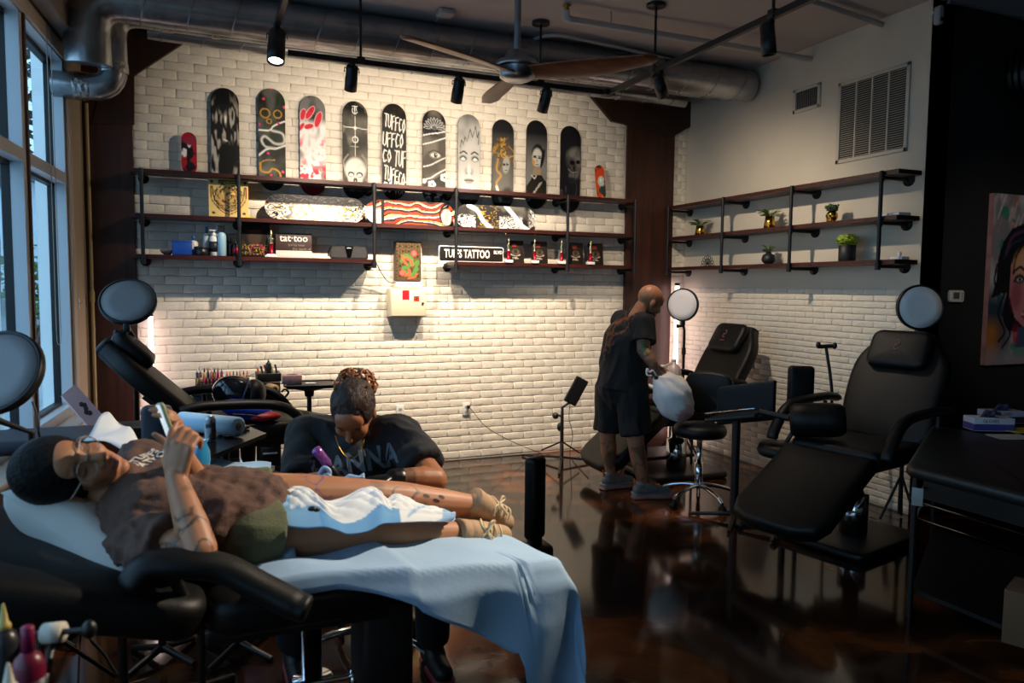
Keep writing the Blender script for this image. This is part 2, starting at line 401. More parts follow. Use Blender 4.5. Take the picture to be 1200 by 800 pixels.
struct('trim_4', wbox(wbox(MB(), S0 - .005, S0 + .09, .0, .02, .675, 3.1, .004), S_END, S0 + .09, 0, .02, 3.03, 3.12, .004), mat('cream casing', 'cbbfae', .5))
struct('trim_5', wbox(MB(), S_END, S0 + .02, .02, .12, 3.13, 3.27, .015), mat('taupe valance', '8d7f74', .6))
cb = tag(obj('blind_cord', MB().tube(curve([wp(-1.05, .03, 3.1), wp(-1.05, .03, 1.7), wp(-1.05, .03, 1.25), wp(-1.0, .03, 1.18), wp(-.95, .03, 1.25), wp(-.95, .03, 1.7), wp(-.95, .03, 3.1)], 6), .0025, 6), mat('cream cord', 'b8ac98', .6)), 'cream looped blind cord hanging in front of the far window pane', 'cord')
lt = wp(S0 + .14, .012, 1.42)
clt = thing('cord_cleat', 'small cream cord cleat on the casing right of the window', 'cleat', lt)
obj('plate', MB().box(lt, (.035, .02, .07), WR, .004), M_WHITE, clt); obj('hook', MB().tube([lt, lt + WN * .03, lt + WN * .035 + np.array([0, 0, .02])], .006, 8), M_WHITE, clt)
# window lettering, painted on the outside of the glass so it reads mirrored from inside
tl = wp(-2.19, -.095, .98); tm = text_mesh('INK', .34, basis(tl, -WD, (0, 0, 1), -WN), .001, .004)
tag(obj('window_lettering', tm, mat('black vinyl lettering', '15171c', .5)), 'black mirrored vinyl letters on the nearest window pane', 'lettering')
# ---------------------------------------------------------------- street outside
struct('trim_6', MB().box2((-40, -30, -.3), (-1.3, 40, -.12)), mat('asphalt and pavement', 'a3adb3', .8, var=.15, vscale=.6))
def pillar(x, y, wdt, label, z1=4.2):
    t = thing('porch_post', label, 'post', (x, y, -.12))
    obj('shaft', MB().box2((x - wdt / 2, y - wdt / 2, -.02), (x + wdt / 2, y + wdt / 2, z1), .01), mat('white exterior paint', 'dfe3e2', .6), t)
    obj('base_block', MB().box2((x - wdt / 2 - .04, y - wdt / 2 - .04, -.12), (x + wdt / 2 + .04, y + wdt / 2 + .04, .2), .01), mat('white exterior paint', 'dfe3e2', .6), t)
pillar(-1.215, 7.65, .13, 'white porch post outside the far window pane')
pillar(-1.36, 6.2, .14, 'white porch post outside the nearer window pane')
hw = thing('neighbour_house', 'pale grey house across the street seen through the far pane', 'house', (-9, 26, -.12))
obj('facade', MB().box2((-14, 26, -.12), (-4.2, 32, 4.5)), mat('pale siding', 'c8d4da', .8, var=.1), hw)
obj('roof', MB().prism([(-14.4, 25.6, 4.5), (-3.8, 25.6, 4.5), (-9.1, 25.6, 7.2)], (0, 6.8, 0)), mat('slate roof', '4a4f55', .8), hw)
for k in range(3): obj('window', MB().box2((-12.8 + 3 * k, 25.94, 1.2), (-11.4 + 3 * k, 26, 2.8)), mat('dark house glass', '28323a', .1), hw)
def tree(name, label, x, y, h, r, cols, seed, n=900):
    t = thing(name, label, 'tree', (x, y, -.12)); rg = random.Random(seed)
    mb = MB().tube([(x, y, -.15), (x + .1, y, h * .4), (x, y + .1, h * .8)], [.16, .12, .05], 8)
    for k in range(7):
        a = rg.uniform(0, 6.3); mb.tube([(x + .05, y, h * (.4 + .05 * k)), (x + math.cos(a) * r * .7, y + math.sin(a) * r * .7, h * (.6 + .05 * k))], [.05, .012], 5)
    obj('trunk', mb, mat('tree bark', '3a2f28', .9), t); lf = MB()
    for k in range(n):
        u = Vector((rg.gauss(0, 1), rg.gauss(0, 1), rg.gauss(0, 1))).normalized() * r * rg.uniform(.35, 1)
        c = Vector((x, y, h * .8)) + Vector((u.x, u.y, u.z * .9)); a, b, d = frame((rg.gauss(0, 1), rg.gauss(0, 1), rg.gauss(0, 1))); q = rg.uniform(.06, .12)
        lf.add([c - a * q, c - b * q * .5, c + a * q, c + b * q * .5], [[0, 1, 2, 3]], False)
    o = obj('foliage', lf, mat(*cols), t); o['kind'] = 'stuff'
tree('street_tree', 'dark leafy tree beyond the upper far window pane', -2.5, 11.2, 5.2, 1.5, ('dark leaves', '24332b', .6), 3)
tree('street_tree', 'green round shrub tree low beyond the far window pane', -2.6, 15.5, 1.9, .9, ('green leaves', '3f6b2e', .6), 4, 500)
tree('street_tree', 'dark tree beyond the nearer window pane at far left', -5.6, 8.6, 4.2, 1.4, ('dark leaves', '24332b', .6), 5)
def car(x, y, label, c, rz=0):
    t = thing('parked_car', label, 'car', (x, y, -.12), rz)
    prof = [(-2.1, .3), (-2.15, .75), (-1.5, .9), (-1.0, 1.38), (.6, 1.4), (1.2, .95), (2.0, .85), (2.15, .5), (2.1, .3)]
    obj('car_body', MB().prism([(a, -.85, b) for a, b in prof], (0, 1.7, 0)), mat('car paint ' + c, c, .25, coat=.5), t, local=True)
    obj('side_window', MB().prism([(-1.35, -.87, .93), (-.95, -.87, 1.3), (.55, -.87, 1.32), (1.05, -.87, .95)], (0, 1.74, 0)), mat('car glass', '161c22', .08), t, local=True)
    for a in (-1.35, 1.35):
        for b in (-.8, .8): obj('wheel', MB().cyl((a, b - .1, .32), (a, b + .1, .32), .32, n=18), M_BLACK, t, local=True)
car(-4.6, 12.6, 'white car parked outside beyond the nearest window pane', 'dfe5ea', 1.35)
car(-4.6, 19.5, 'dark blue car parked farther along the street', '2c3848', 1.35)
# ================================================================ CEILING FIXTURES
M_DUCT = mat('galvanised spiral duct', 'a4a5a7', .27, .82, var=.18, vscale=9, bump=.15, bscale=25)
M_FOIL = mat('crumpled foil tape', 'b4b2b0', .22, 1, var=.25, vscale=30, bump=1, bscale=45)
def duct(name, label, pts, r, group=None, foil=()):
    pts = [np.array(p, float) for p in pts]
    t = thing(name, label, 'duct', pts[len(pts) // 2], 0, group)
    obj('pipe', MB().tube(pts, r, 24), M_DUCT, t)
    seg = [np.linalg.norm(b - a) for a, b in zip(pts, pts[1:])]; sm = MB()
    for a, b, L in zip(pts, pts[1:], seg):
        if L < .5: continue
        d = (b - a) / L; s_, u_, d_ = frame(d); N = int(L / .26); q = []
        for k in range(N):                                             # lock seams, one tilted ring per turn
            c = Vector(a + d * (k + .5) * L / N); q = []
            for i in range(24):
                an = 2 * PI * i / 24; q.append(c + s_ * math.cos(an) * (r + .001) + u_ * math.sin(an) * (r + .001) + d_ * (.09 * math.sin(an) * .5))
            sm.tube(q, .0045, 5, closed=True)
    o = obj('seam', sm, M_DUCT, t); o['kind'] = 'stuff'
    for a, b in foil:
        a = np.array(a); b = np.array(b); obj('foil_tape', MB().tube([a, lerp(a, b, .33), lerp(a, b, .66), b], [r + .004, r + .007, r + .005, r + .003], 24, cap=False), M_FOIL, t)
    return t
def elbow(a, b, c, n=7, rad=.2):
    a, b, c = map(np.array, (a, b, c)); u = _n(a - b) * rad; v = _n(c - b) * rad; return [tuple(b + u * (1 - t) ** 2 + v * t * t) for t in np.linspace(0, 1, n)]
y1 = 5.45
duct('spiral_duct', 'thickest silver spiral duct running along the back wall under the ceiling',
     [(-.62, y1 + .12, 2.96)] + elbow((-.62, y1 + .12, 2.96), (-.62, y1 + .06, 3.36), (1, y1, 3.36), rad=.22) + [(4.5, y1 - .05, 3.345)], .135, 'silver ducts along the back wall')
y2 = 5.80
duct('spiral_duct', 'middle silver spiral duct below the thickest one, dropping at the window corner',
     [(-.86, y2 + .02, 2.87)] + elbow((-.9, y2 + .02, 2.87), (-.50, y2, 2.87), (-.50, y2, 3.3), rad=.14) + elbow((-.50, y2, 2.9), (-.50, y2, 3.38), (0, y2, 3.38), rad=.17) + [(4.46, y2 - .05, 3.385)], .088,
     'silver ducts along the back wall', foil=[((-.74, y2 + .01, 2.87), (-.64, y2 + .01, 2.87)), ((-.5, y2, 2.97), (-.5, y2, 3.04)), ((-.22, y2, 3.38), (-.12, y2, 3.38)), ((.12, y2, 3.38), (.18, y2, 3.38))])
t9 = duct('spiral_duct', 'thin silver duct nearest the back wall, partly hidden behind the others', [(-.3, 6.06, 3.36), (2.6, 6.06, 3.34), (4.3, 6.06, 3.34)], .06, 'silver ducts along the back wall')
for x_ in (.4, 2.2, 3.9): obj('hanger_strap', MB().box2((x_, 6.05, 3.39), (x_ + .03, 6.07, CZ)), M_DUCT, t9)
t = thing('sprinkler_pipe', 'white sprinkler pipe under the ceiling ending in a brass sprinkler head', 'pipe', onZ(690, 27, 3.42))
pa = onZ(664, 22, 3.40); pb = onX(950, 81, RX); pb[2] = 3.40; pb[1] = onX(950, 81, RX)[1]
pc = lerp(pa, pb, .06); M_PIPE = mat('white pipe paint', 'b9b3ae', .5)
obj('pipe', MB().tube([pa, lerp(pa, pb, .02), pb], .022, 10), M_PIPE, t)
obj('elbow', MB().tube([pa + np.array([.03, 0, 0]), pa, pa + np.array([-.005, 0, .05])], .028, 10), M_PIPE, t)
obj('sprinkler_head', MB().lathe([(.014, .05), (.014, .075), (.02, .08), (.008, .09), (.03, .095), (.03, .1)], pa + np.array([0, 0, -.01])), mat('brass', 'a8743c', .3, 1), t)
obj('hanger', MB().cyl(lerp(pa, pb, .16), lerp(pa, pb, .16) + np.array([0, 0, .1]), .006), M_PIPE, t)
for k, f in enumerate((.35,)):
    pass
p3 = [onZ(605, 60, 3.46), onZ(640, 42, 3.46), onZ(700, 50, 3.46), onX(872, 90, RX)]; p3[3][2] = 3.46
tag(obj('conduit', MB().tube(curve(p3, 5), .013, 8), M_PIPE), 'thin white conduit curving along the ceiling above the thickest duct', 'conduit')
for nm, a, b in (('first', onZ(947, 0, 3.46), onX(1034, 25, RX)),):
    b[2] = 3.46; tag(obj('conduit', MB().tube([a, b], .02, 8), M_PIPE), 'straight grey conduit across the ceiling near the right wall vents', 'conduit')
sd = onZ(522, 12, CZ); t = thing('smoke_detector', 'white square ceiling box with a short surface raceway', 'detector', sd)
obj('body', MB().box(sd - np.array([0, 0, .02]), (.11, .11, .04), None, .012), M_PIPE, t)
obj('raceway', MB().box2(sd + np.array([-.012, .05, -.02]), sd + np.array([.012, .22, 0])), M_PIPE, t)
# track lighting --------------------------------------------------------
RZ = 3.05; M_TRK = mat('black track metal', '0d0d0f', .45)
t = thing('track_rail', 'black lighting track running along the back wall above the decks', 'track', (1.6, 5.11, RZ))
obj('rail', MB().box2((.56, 5.095, RZ - .018), (2.87, 5.125, RZ + .018)), M_TRK, t)
for nm, (x, y), in (('a', (1.03, 5.11)), ('b', (2.35, 5.11))):
    obj('rod', MB().cyl((x, y, RZ), (x, y, CZ), .009, n=8), M_TRK, t); obj('canopy', MB().lathe([(.066, -.02), (.066, -.004), (.05, 0)], (x, y, CZ)), M_TRK, t)
    obj('clamp', MB().box((x, y, RZ + .01), (.05, .045, .05), None, .006), M_TRK, t)
t = thing('track_rail', 'black lighting track running from the back corner toward the viewer at right', 'track', (2.92, 3.5, RZ))
obj('rail', MB().box2((2.905, -.5, RZ - .018), (2.935, 5.125, RZ + .018)), M_TRK, t); obj('corner_joint', MB().box((2.92, 5.11, RZ), (.09, .09, .044), None, .006), M_TRK, t)
for y in (4.47, 3.32, 1.2):
    obj('rod', MB().cyl((2.92, y, RZ), (2.92, y, CZ), .009, n=8), M_TRK, t); obj('canopy', MB().lathe([(.066, -.02), (.066, -.004), (.05, 0)], (2.92, y, CZ)), M_TRK, t)
    obj('clamp', MB().box((2.92, y, RZ + .01), (.045, .05, .05), None, .006), M_TRK, t)
t = thing('track_rail', 'black lighting track running toward the viewer at upper left', 'track', (.445, 3.0, RZ))
obj('rail', MB().box2((.43, -.8, RZ - .018), (.46, 4.72, RZ + .018)), M_TRK, t)
obj('rod', MB().cyl((.445, 2.6, RZ), (.445, 2.6, CZ), .009, n=8), M_TRK, t)
def spot(label, p, target, on=1.0, L=.17, r=.04, size=1.75, blend=1.0, wmul=1.0, colr=WARM, fill=0):
    p = np.array(p, float); pivot = p + np.array([0, 0, -.075]); d = _n(np.array(target) - pivot)
    t = thing('track_light_head', label, 'track light', p, 0, 'track light heads')
    obj('adapter', MB().box(p + np.array([0, 0, -.032]), (.034, .075, .03), None, .004).cyl(p + np.array([0, 0, -.03]), pivot + np.array([0, 0, .02]), .009, n=8), M_TRK, t)
    s_, u_, d_ = frame(d); a = Vector(pivot); yk = MB()
    yk.tube([a - s_ * (r + .008) + u_ * 0, a - s_ * (r + .008) + Vector((0, 0, .028)), a + s_ * (r + .008) + Vector((0, 0, .028)), a + s_ * (r + .008)], .005, 6)
    obj('yoke', yk, M_TRK, t)
    b0 = a - d_ * .05
    obj('barrel', MB().lathe([(r * .55, 0), (r * .92, .006), (r, .02), (r, L * .45), (r * 1.04, L * .46), (r * 1.04, L), (r * .9, L + .002), (r * .86, L - .02)], b0, d), M_TRK, t)
    lens = MB().lathe([(.001, 0), (r * .84, 0), (r * .84, .004), (.001, .006)], b0 + d_ * (L - .016), d)
    obj('lens', lens, mat('lit lamp lens', 'fff0d8', .3, emit=(1, .86, .64), estr=14) if on else mat('dark lamp lens', '2a2a2a', .1), t)
    if on:
        ld = bpy.data.lights.new('spot_lamp', 'SPOT'); ld.energy = SPOT_W * on * wmul; ld.color = colr; ld.spot_size = size; ld.spot_blend = blend; ld.shadow_soft_size = .022
        lo = bpy.data.objects.new('spot_lamp', ld); COL.objects.link(lo); lo.parent = t
        q = b0 + d_ * (L + .012) - Vector(p); lo.matrix_basis = Matrix.Translation(q) @ d_.to_track_quat('-Z', 'Y').to_matrix().to_4x4()
        if fill:                                                    # wide soft spill from a second lamp added to brighten the upper wall
            l2 = ld.copy(); l2.energy = SPOT_W * fill; l2.spot_size = 2.7; l2.spot_blend = .8; o2 = bpy.data.objects.new('spot_lamp', l2); COL.objects.link(o2); o2.parent = t
            d2 = (d_ + Vector((0, .9, .35))).normalized(); o2.matrix_basis = Matrix.Translation(q) @ d2.to_track_quat('-Z', 'Y').to_matrix().to_4x4()
    return t
spot('lit track light head pointing steeply down at upper left, lens glowing', (.445, 4.60, RZ), (.20, 3.75, .3), 1.0, L=.2, r=.048, size=.9, blend=.5, wmul=1.3)
spot('track light head aimed across at the tattooed client', (2.92, 2.55, RZ), (.22, 2.25, .85), 1.0, size=.62, blend=.3, wmul=5.8)
spot('black track light head hanging above the red flower deck', (.97, 5.11, RZ), (1.0, 6.3, 1.1), 1, wmul=1.75, fill=.40)
spot('black track light head behind the fan, aimed at the middle decks', (1.72, 5.11, RZ), (1.75, 6.3, 1.0), 1, wmul=1.75, fill=.40)
spot('tilted black track light head right of the fan above the medusa and portrait decks', (2.40, 5.11, RZ), (2.35, 6.3, 1.1), 1, wmul=1.75, fill=.40)
spot('black track light head in front of the brown corner column', (2.92, 4.42, RZ), (4.4, 5.3, 1.0), 1, wmul=1.1, size=2.2)
spot('black track light head at upper right near the vents', (2.92, 3.36, RZ), (3.3, 3.35, 0), 0)
spot('unseen track light head added to brighten the canvas painting', (2.92, .8, RZ), (5.45, 3.6, 1.65), 1.0, size=.5, blend=.8, wmul=1.0)  # lamp out of view, added to lift the dark painting
for x, y, tx, ty, lb in ((.445, 1.9, -.0, 2.7, 'overhead, out of the picture'),):
    pass
# ceiling fan -----------------------------------------------------------
FH = np.array([1.438, 3.393, 2.60]); t = thing('ceiling_fan', 'wooden three-blade ceiling fan on a brushed steel downrod', 'fan', FH)
obj('downrod', MB().cyl(FH + np.array([0, 0, .1]), (FH[0], FH[1], CZ), .017, n=12), M_STEEL, t)
obj('ceiling_cup', MB().lathe([(.02, -.09), (.06, -.06), (.07, 0)], (FH[0], FH[1], CZ)), M_STEEL, t)
obj('motor', MB().lathe([(.02, .10), (.045, .09), (.05, .05), (.095, .045), (.1, .02), (.085, 0), (.085, -.03), (.06, -.045), (.02, -.05)], FH, n=24), M_STEEL, t)
obj('bolt_ring', MB().lathe([(.105, .03), (.11, .02), (.105, .01)], FH, n=24), M_STEEL, t)
M_BLADE = wood_mat('walnut fan blade', '5e2c16', '8f4c26', .35, axis=0)
def blade(a0, R=.67, w0=.055, tw=.32):
    d = Vector((math.cos(a0), math.sin(a0), 0)); s = Vector((-math.sin(a0), math.cos(a0), 0)); P = []; Q = []
    for i in range(19):
        u = i / 18; r = .05 + (R - .05) * u
        wd = w0 * (1.0 + .45 * math.sin(PI * min(u * 1.15, 1))) * (1 if u < .93 else math.sqrt(max(1e-3, 1 - ((u - .93) / .075) ** 2)))
        ang = -tw * (1 - u * .35); up = .02 * u * u - .01
        cen = d * r + s * (.02 * math.sin(u * 3)) + Vector(FH) + Vector((0, 0, up)); wv = s * math.cos(ang) + Vector((0, 0, 1)) * math.sin(ang); nv = d.cross(wv).normalized()
        row = []
        for k in range(12):
            th = 2 * PI * k / 12; row.append(cen + wv * (math.cos(th) * wd) + nv * (math.sin(th) * .009))
        P.append(row)
    mb = MB(); n = 12; vs = [p for r_ in P for p in r_]
    fs = [[i * n + k, i * n + (k + 1) % n, (i + 1) * n + (k + 1) % n, (i + 1) * n + k] for i in range(18) for k in range(n)] + [list(range(n))[::-1], [18 * n + k for k in range(n)]]
    return mb.add(vs, fs, True)
for a in (-.698, -2.79, 1.396): fix_normals(obj('blade', blade(a), M_BLADE, t))
# ================================================================ PIPE SHELVES
M_BOARD = wood_mat('dark red-brown shelf board', '2d1210', '4a1f1a', .35, axis=0)
def shelf_unit(name, label, loc, M, posts, boards, z3, depth, flr=.038):
    """M maps (along, out of wall, up) to the room"""
    t = thing(name, label, 'shelf', loc); q = lambda a, o, z: M @ Vector((a, o, z))
    for a0, a1, z, o0 in boards:
        P = [q(a, o, h) for a in (a0, a1) for o in (o0, depth) for h in (z - .03, z)]
        fix_normals(obj('shelf_board', MB().add(P, [[0, 1, 3, 2], [4, 6, 7, 5], [0, 4, 5, 1], [2, 3, 7, 6], [0, 2, 6, 4], [1, 5, 7, 3]], False), M_BOARD, t))
    for a in posts:
        po = depth + .016
        pm = MB().tube([q(a, po, z3[-1] - .06), q(a, po, z3[0] + .0)], .0135, 10)
        for z in z3: pm.tube([q(a, po, z - .07), q(a, po, z - .02)], .019, 10)
        obj('post', pm, M_IRON, t)
        for z in z3:
            b = obj('bracket_arm', MB().tube([q(a, po, z - .045), q(a, .012, z - .045)], .0125, 10), M_IRON, t)
            obj('flange', MB().tube([q(a, .0, z - .045), q(a, .010, z - .045), q(a, .010, z - .045), q(a, .028, z - .045)], [flr, flr, .02, .018], 18), M_IRON, b)
    return t
MBK = basis((0, BY, 0), (1, 0, 0), (0, -1, 0), (0, 0, 1)); ZS = (2.395, 2.072, 1.776)
shelf_unit('pipe_shelf', 'long dark wood shelf with black pipe posts on the back wall under the standing decks', (1.7, BY, 2.0), MBK, (-.366, .296, 1.33, 2.03, 3.09, 3.80),
           [(-.44, 3.80, ZS[0], .066), (-.44, 3.80, ZS[1], .03), (-.44, 1.345, ZS[2], .03), (2.02, 3.80, ZS[2], .03)], ZS, .245)
MRT = basis((RX, 0, 0), (0, -1, 0), (-1, 0, 0), (0, 0, 1)); ZR = (2.372, 2.068, 1.773)
shelf_unit('pipe_shelf', 'three-tier dark wood shelf with black pipe posts on the right wall holding plants', (RX, 5, 2.0), MRT, (-6.26, -5.43, -4.60, -3.765),
           [(-6.26, -3.645, z, .03) for z in ZR], ZR, .245, .045)
# ================================================================ ART CANVAS
class Art:
    def __init__(s, W, H, res, bg='111111'):
        s.W, s.H = W, H; s.w, s.h = max(2, int(W * res)), max(2, int(H * res))
        s.x, s.y = np.meshgrid((np.arange(s.w) + .5) / s.w * W - W / 2, (np.arange(s.h) + .5) / s.h * H); s.c = np.zeros((s.h, s.w, 3)); s.c[:] = lin(bg)
    def put(s, a, col):
        a = np.clip(a, 0, 1)[..., None]; s.c = s.c * (1 - a) + np.array(lin(col)) * a; return s
    def noise(s, sx, sy, seed=0, oct=3):
        rg = np.random.default_rng(seed); out = np.zeros((s.h, s.w)); amp = 1; tot = 0
        for o in range(oct):
            gx, gy = int(s.W * sx * 2 ** o) + 3, int(s.H * sy * 2 ** o) + 3; g = rg.random((gy, gx))
            u = (s.x + s.W / 2) / s.W * (gx - 2); v = s.y / s.H * (gy - 2); i, j = u.astype(int), v.astype(int); fu, fv = u - i, v - j
            fu = fu * fu * (3 - 2 * fu); fv = fv * fv * (3 - 2 * fv)
            out += amp * ((g[j, i] * (1 - fu) + g[j, i + 1] * fu) * (1 - fv) + (g[j + 1, i] * (1 - fu) + g[j + 1, i + 1] * fu) * fv); tot += amp; amp *= .5
        return out / tot
    def cloud(s, col, sx, sy, lo, hi, seed=0, k=1, oct=3): return s.put(k * np.clip((s.noise(sx, sy, seed, oct) - lo) / (hi - lo), 0, 1), col)
    def ell(s, cx, cy, rx, ry, col, rot=0, soft=.15, k=1):
        c, n = math.cos(rot), math.sin(rot); u = (s.x - cx) * c + (s.y - cy) * n; v = -(s.x - cx) * n + (s.y - cy) * c
        r = np.sqrt((u / rx) ** 2 + (v / ry) ** 2); return s.put(k * np.clip((1 - r) / soft + .5, 0, 1), col)
    def ring(s, cx, cy, r, wd, col): return s.put(np.clip((wd - abs(np.hypot(s.x - cx, s.y - cy) - r)) / wd * 2, 0, 1), col)
    def line(s, pts, wd, col, soft=.4, k=1):
        d = np.full((s.h, s.w), 9e9); pts = np.array(pts, float)
        for a, b in zip(pts, pts[1:]):
            e = b - a; L = (e * e).sum() + 1e-9; t = np.clip(((s.x - a[0]) * e[0] + (s.y - a[1]) * e[1]) / L, 0, 1)
            d = np.minimum(d, np.hypot(s.x - a[0] - t * e[0], s.y - a[1] - t * e[1]))
        return s.put(k * np.clip((wd - d) / (wd * soft), 0, 1), col)
    def curve(s, pts, wd, col, soft=.4, k=1): return s.line([tuple(p[:2]) for p in curve([(a, b, 0) for a, b in pts], 5)], wd, col, soft, k)
    def poly(s, pts, col, k=1):
        ins = np.zeros((s.h, s.w), bool); n = len(pts)
        for i in range(n):
            (x1, y1_), (x2, y2_) = pts[i], pts[(i + 1) % n]
            if y1_ == y2_: continue
            ins ^= ((s.y > min(y1_, y2_)) & (s.y <= max(y1_, y2_)) & (s.x < (s.y - y1_) / (y2_ - y1_) * (x2 - x1) + x1))
        return s.put(ins * float(k), col)
    def grad(s, col, y0, y1_, k=1): return s.put(k * np.clip((s.y - y0) / (y1_ - y0), 0, 1), col)
    GL = {'T': [[(0, 0), (1, .05)], [(.5, 0), (.45, 1)]], 'U': [[(.05, 0), (.1, .85), (.5, 1), (.85, .85), (.9, 0)]], 'F': [[(.9, 0), (.1, .05), (.15, 1.05)], [(.1, .5), (.75, .42)]],
          'C': [[(.9, .1), (.4, 0), (.08, .5), (.35, 1), (.9, .85)]], 'O': [[(.5, 0), (.08, .45), (.4, 1), (.88, .6), (.5, 0)]]}
    def word(s, txt, x, y, cw, ch, wd, col, slant=.0, rise=0):
        for i, c in enumerate(txt):
            for st in s.GL.get(c, []): s.line([(x + i * cw * 1.12 + a * cw + slant * (1 - b) * ch, y + b * ch - rise * i) for a, b in st], wd, col)
        return s
    def blur(s, n=1):
        for _ in range(n):
            p = np.pad(s.c, ((1, 1), (1, 1), (0, 0)), 'edge'); s.c = (p[:-2, 1:-1] + p[2:, 1:-1] + p[1:-1, :-2] + p[1:-1, 2:] + p[1:-1, 1:-1] * 2) / 6
        return s
    def at(s, x, y):
        i = np.clip(((np.asarray(x) + s.W / 2) / s.W * s.w).astype(int), 0, s.w - 1); j = np.clip((np.asarray(y) / s.H * s.h).astype(int), 0, s.h - 1); return s.c[j, i]
M_ART = attr_mat('printed artwork', .5, spec=.25); M_ARTM = attr_mat('matt printed artwork', .7, spec=.2)
M_DECKEDGE = mat('dark deck plywood', '2a1a14', .55)
def panel_art(name, art, M, parent, nx, ny, m=None, half=None, depth=None, z0=0.0):
    """printed face: grid in plane M (x right, y up, z toward viewer); origin at the top centre; half(v) = half width, depth(v) = bend"""
    vs = []; cs = []
    for j in range(ny + 1):
        y = art.H * j / ny; h = art.W / 2 if half is None else half(y)
        x = np.linspace(-1, 1, nx + 1) * h; cs.append(art.at(x, np.clip(np.full_like(x, y), 0, art.H - 1e-6)))
        for a in x: vs.append((a, -y, z0 + (depth(y) if depth else 0)))
    fs = [[j * (nx + 1) + i, (j + 1) * (nx + 1) + i, (j + 1) * (nx + 1) + i + 1, j * (nx + 1) + i + 1] for j in range(ny) for i in range(nx)]
    o = obj(name, MB().add(vs, fs, True, M), m or M_ART, parent); colour(o, np.concatenate(cs)); return o
def deck(label, art, M, W, L, edge=None, group=None, bend=.018, res=(44, 180)):
    """skateboard deck; M: x right, y up, z toward the viewer, origin at the top centre of the deck's back plane"""
    R = W / 2; half = lambda y: max(.0005, R * math.sqrt(max(0, 1 - ((R * 1.1 - min(y, L - y)) / (R * 1.1)) ** 2)) if min(y, L - y) < R * 1.1 else R)
    k = .17 * L; dep = lambda y: bend - bend * max(0, (k - min(y, L - y)) / k) ** 1.3
    t = thing('skateboard_deck', label, 'skateboard deck', M @ Vector((0, -L, 0)), 0, group)
    T = .010; out = []; ys = [L * .5 * (1 - math.cos(PI * i / 40)) for i in range(41)]
    mb = MB(); rows = [[(-half(y), -y, dep(y)), (half(y), -y, dep(y)), (half(y), -y, dep(y) + T), (-half(y), -y, dep(y) + T)] for y in ys]
    vs = [p for r in rows for p in r]; fs = []
    for i in range(40):
        for a in range(4):
            if a != 2: fs.append([i * 4 + a, i * 4 + (a + 1) % 4, i * 4 + 4 + (a + 1) % 4, i * 4 + 4 + a])
    obj('deck_board', MB().add(vs, fs, False, M), edge or M_DECKEDGE, t)
    vsy = lambda j: L * .5 * (1 - math.cos(PI * j / res[1]))
    gx = np.linspace(-1, 1, res[0] + 1); V = []; Cc = []
    for j in range(res[1] + 1):
        y = vsy(j); x = gx * half(y); Cc.append(art.at(x, np.full_like(x, min(y, L - 1e-6)))); V += [(a, -y, dep(y) + T + .0004) for a in x]
    n = res[0] + 1; F = [[j * n + i, (j + 1) * n + i, (j + 1) * n + i + 1, j * n + i + 1] for j in range(res[1]) for i in range(res[0])]
    o = obj('printed_graphic', MB().add(V, F, True, M), M_ART, t); colour(o, np.concatenate(Cc)); return t
DW, DL = .205, .80; q = DW / 2
def A(bg='111111'): return Art(DW, DL, 450, bg)
arts = []
# 1 black and grey marbled
a = A('141414'); a.put(np.clip((np.sin(a.noise(16, 4, 1, 4) * 22 + a.x * 16) + .35) * .9, 0, 1) * np.clip((a.y - .02) / .2, 0, 1), 'b3aa9c'); a.cloud('0c0c0c', 8, 2.5, .5, .62, 5); a.ell(.005, .24, .006, .03, 'f2efe8'); a.ell(.0, .4, .02, .008, 'd8d2c6', .4); a.blur(); arts.append(('black and grey marbled skateboard deck, leftmost of the tall row', a))
# 2 dark with gold curls, white snake line, pink dots
a = A('15170f'); a.cloud('2c3a22', 7, 4, .5, .7, 2); a.cloud('6b6b64', 6, 5, .55, .75, 7, .8)
for cx, cy, r in ((-.05, .2, .035), (-.02, .26, .018), (.045, .2, .03)): a.ring(cx, cy, r, .006, 'b8862c')
a.curve([(-.09, .59), (-.085, .65), (-.03, .66), (.0, .63), (.05, .65), (.06, .7), (.0, .71)], .009, 'c08d2e'); a.curve([(-.1, .6), (-.06, .57), (.02, .56)], .005, 'c08d2e')
a.curve([(-.1, .335), (-.02, .33), (.02, .29), (.1, .25)], .007, 'f0ece2'); a.curve([(-.1, .53), (-.04, .48), (.03, .47), (.1, .44)], .009, 'f0ece2')
a.curve([(.0, .33), (.08, .35), (.09, .42), (.02, .43), (-.05, .38), (-.08, .41), (-.05, .46), (.02, .47)], .014, 'd9d5ca', .9)
for x, y in ((-.06, .09), (-.095, .29), (-.0, .0), (.05, .27), (-.03, .51), (.08, .65), (-.01, .68), (.095, .14)): a.ell(x, y, .011, .011, 'd83a6a')
arts.append(('dark skateboard deck with gold curls, white lines and pink dots', a))
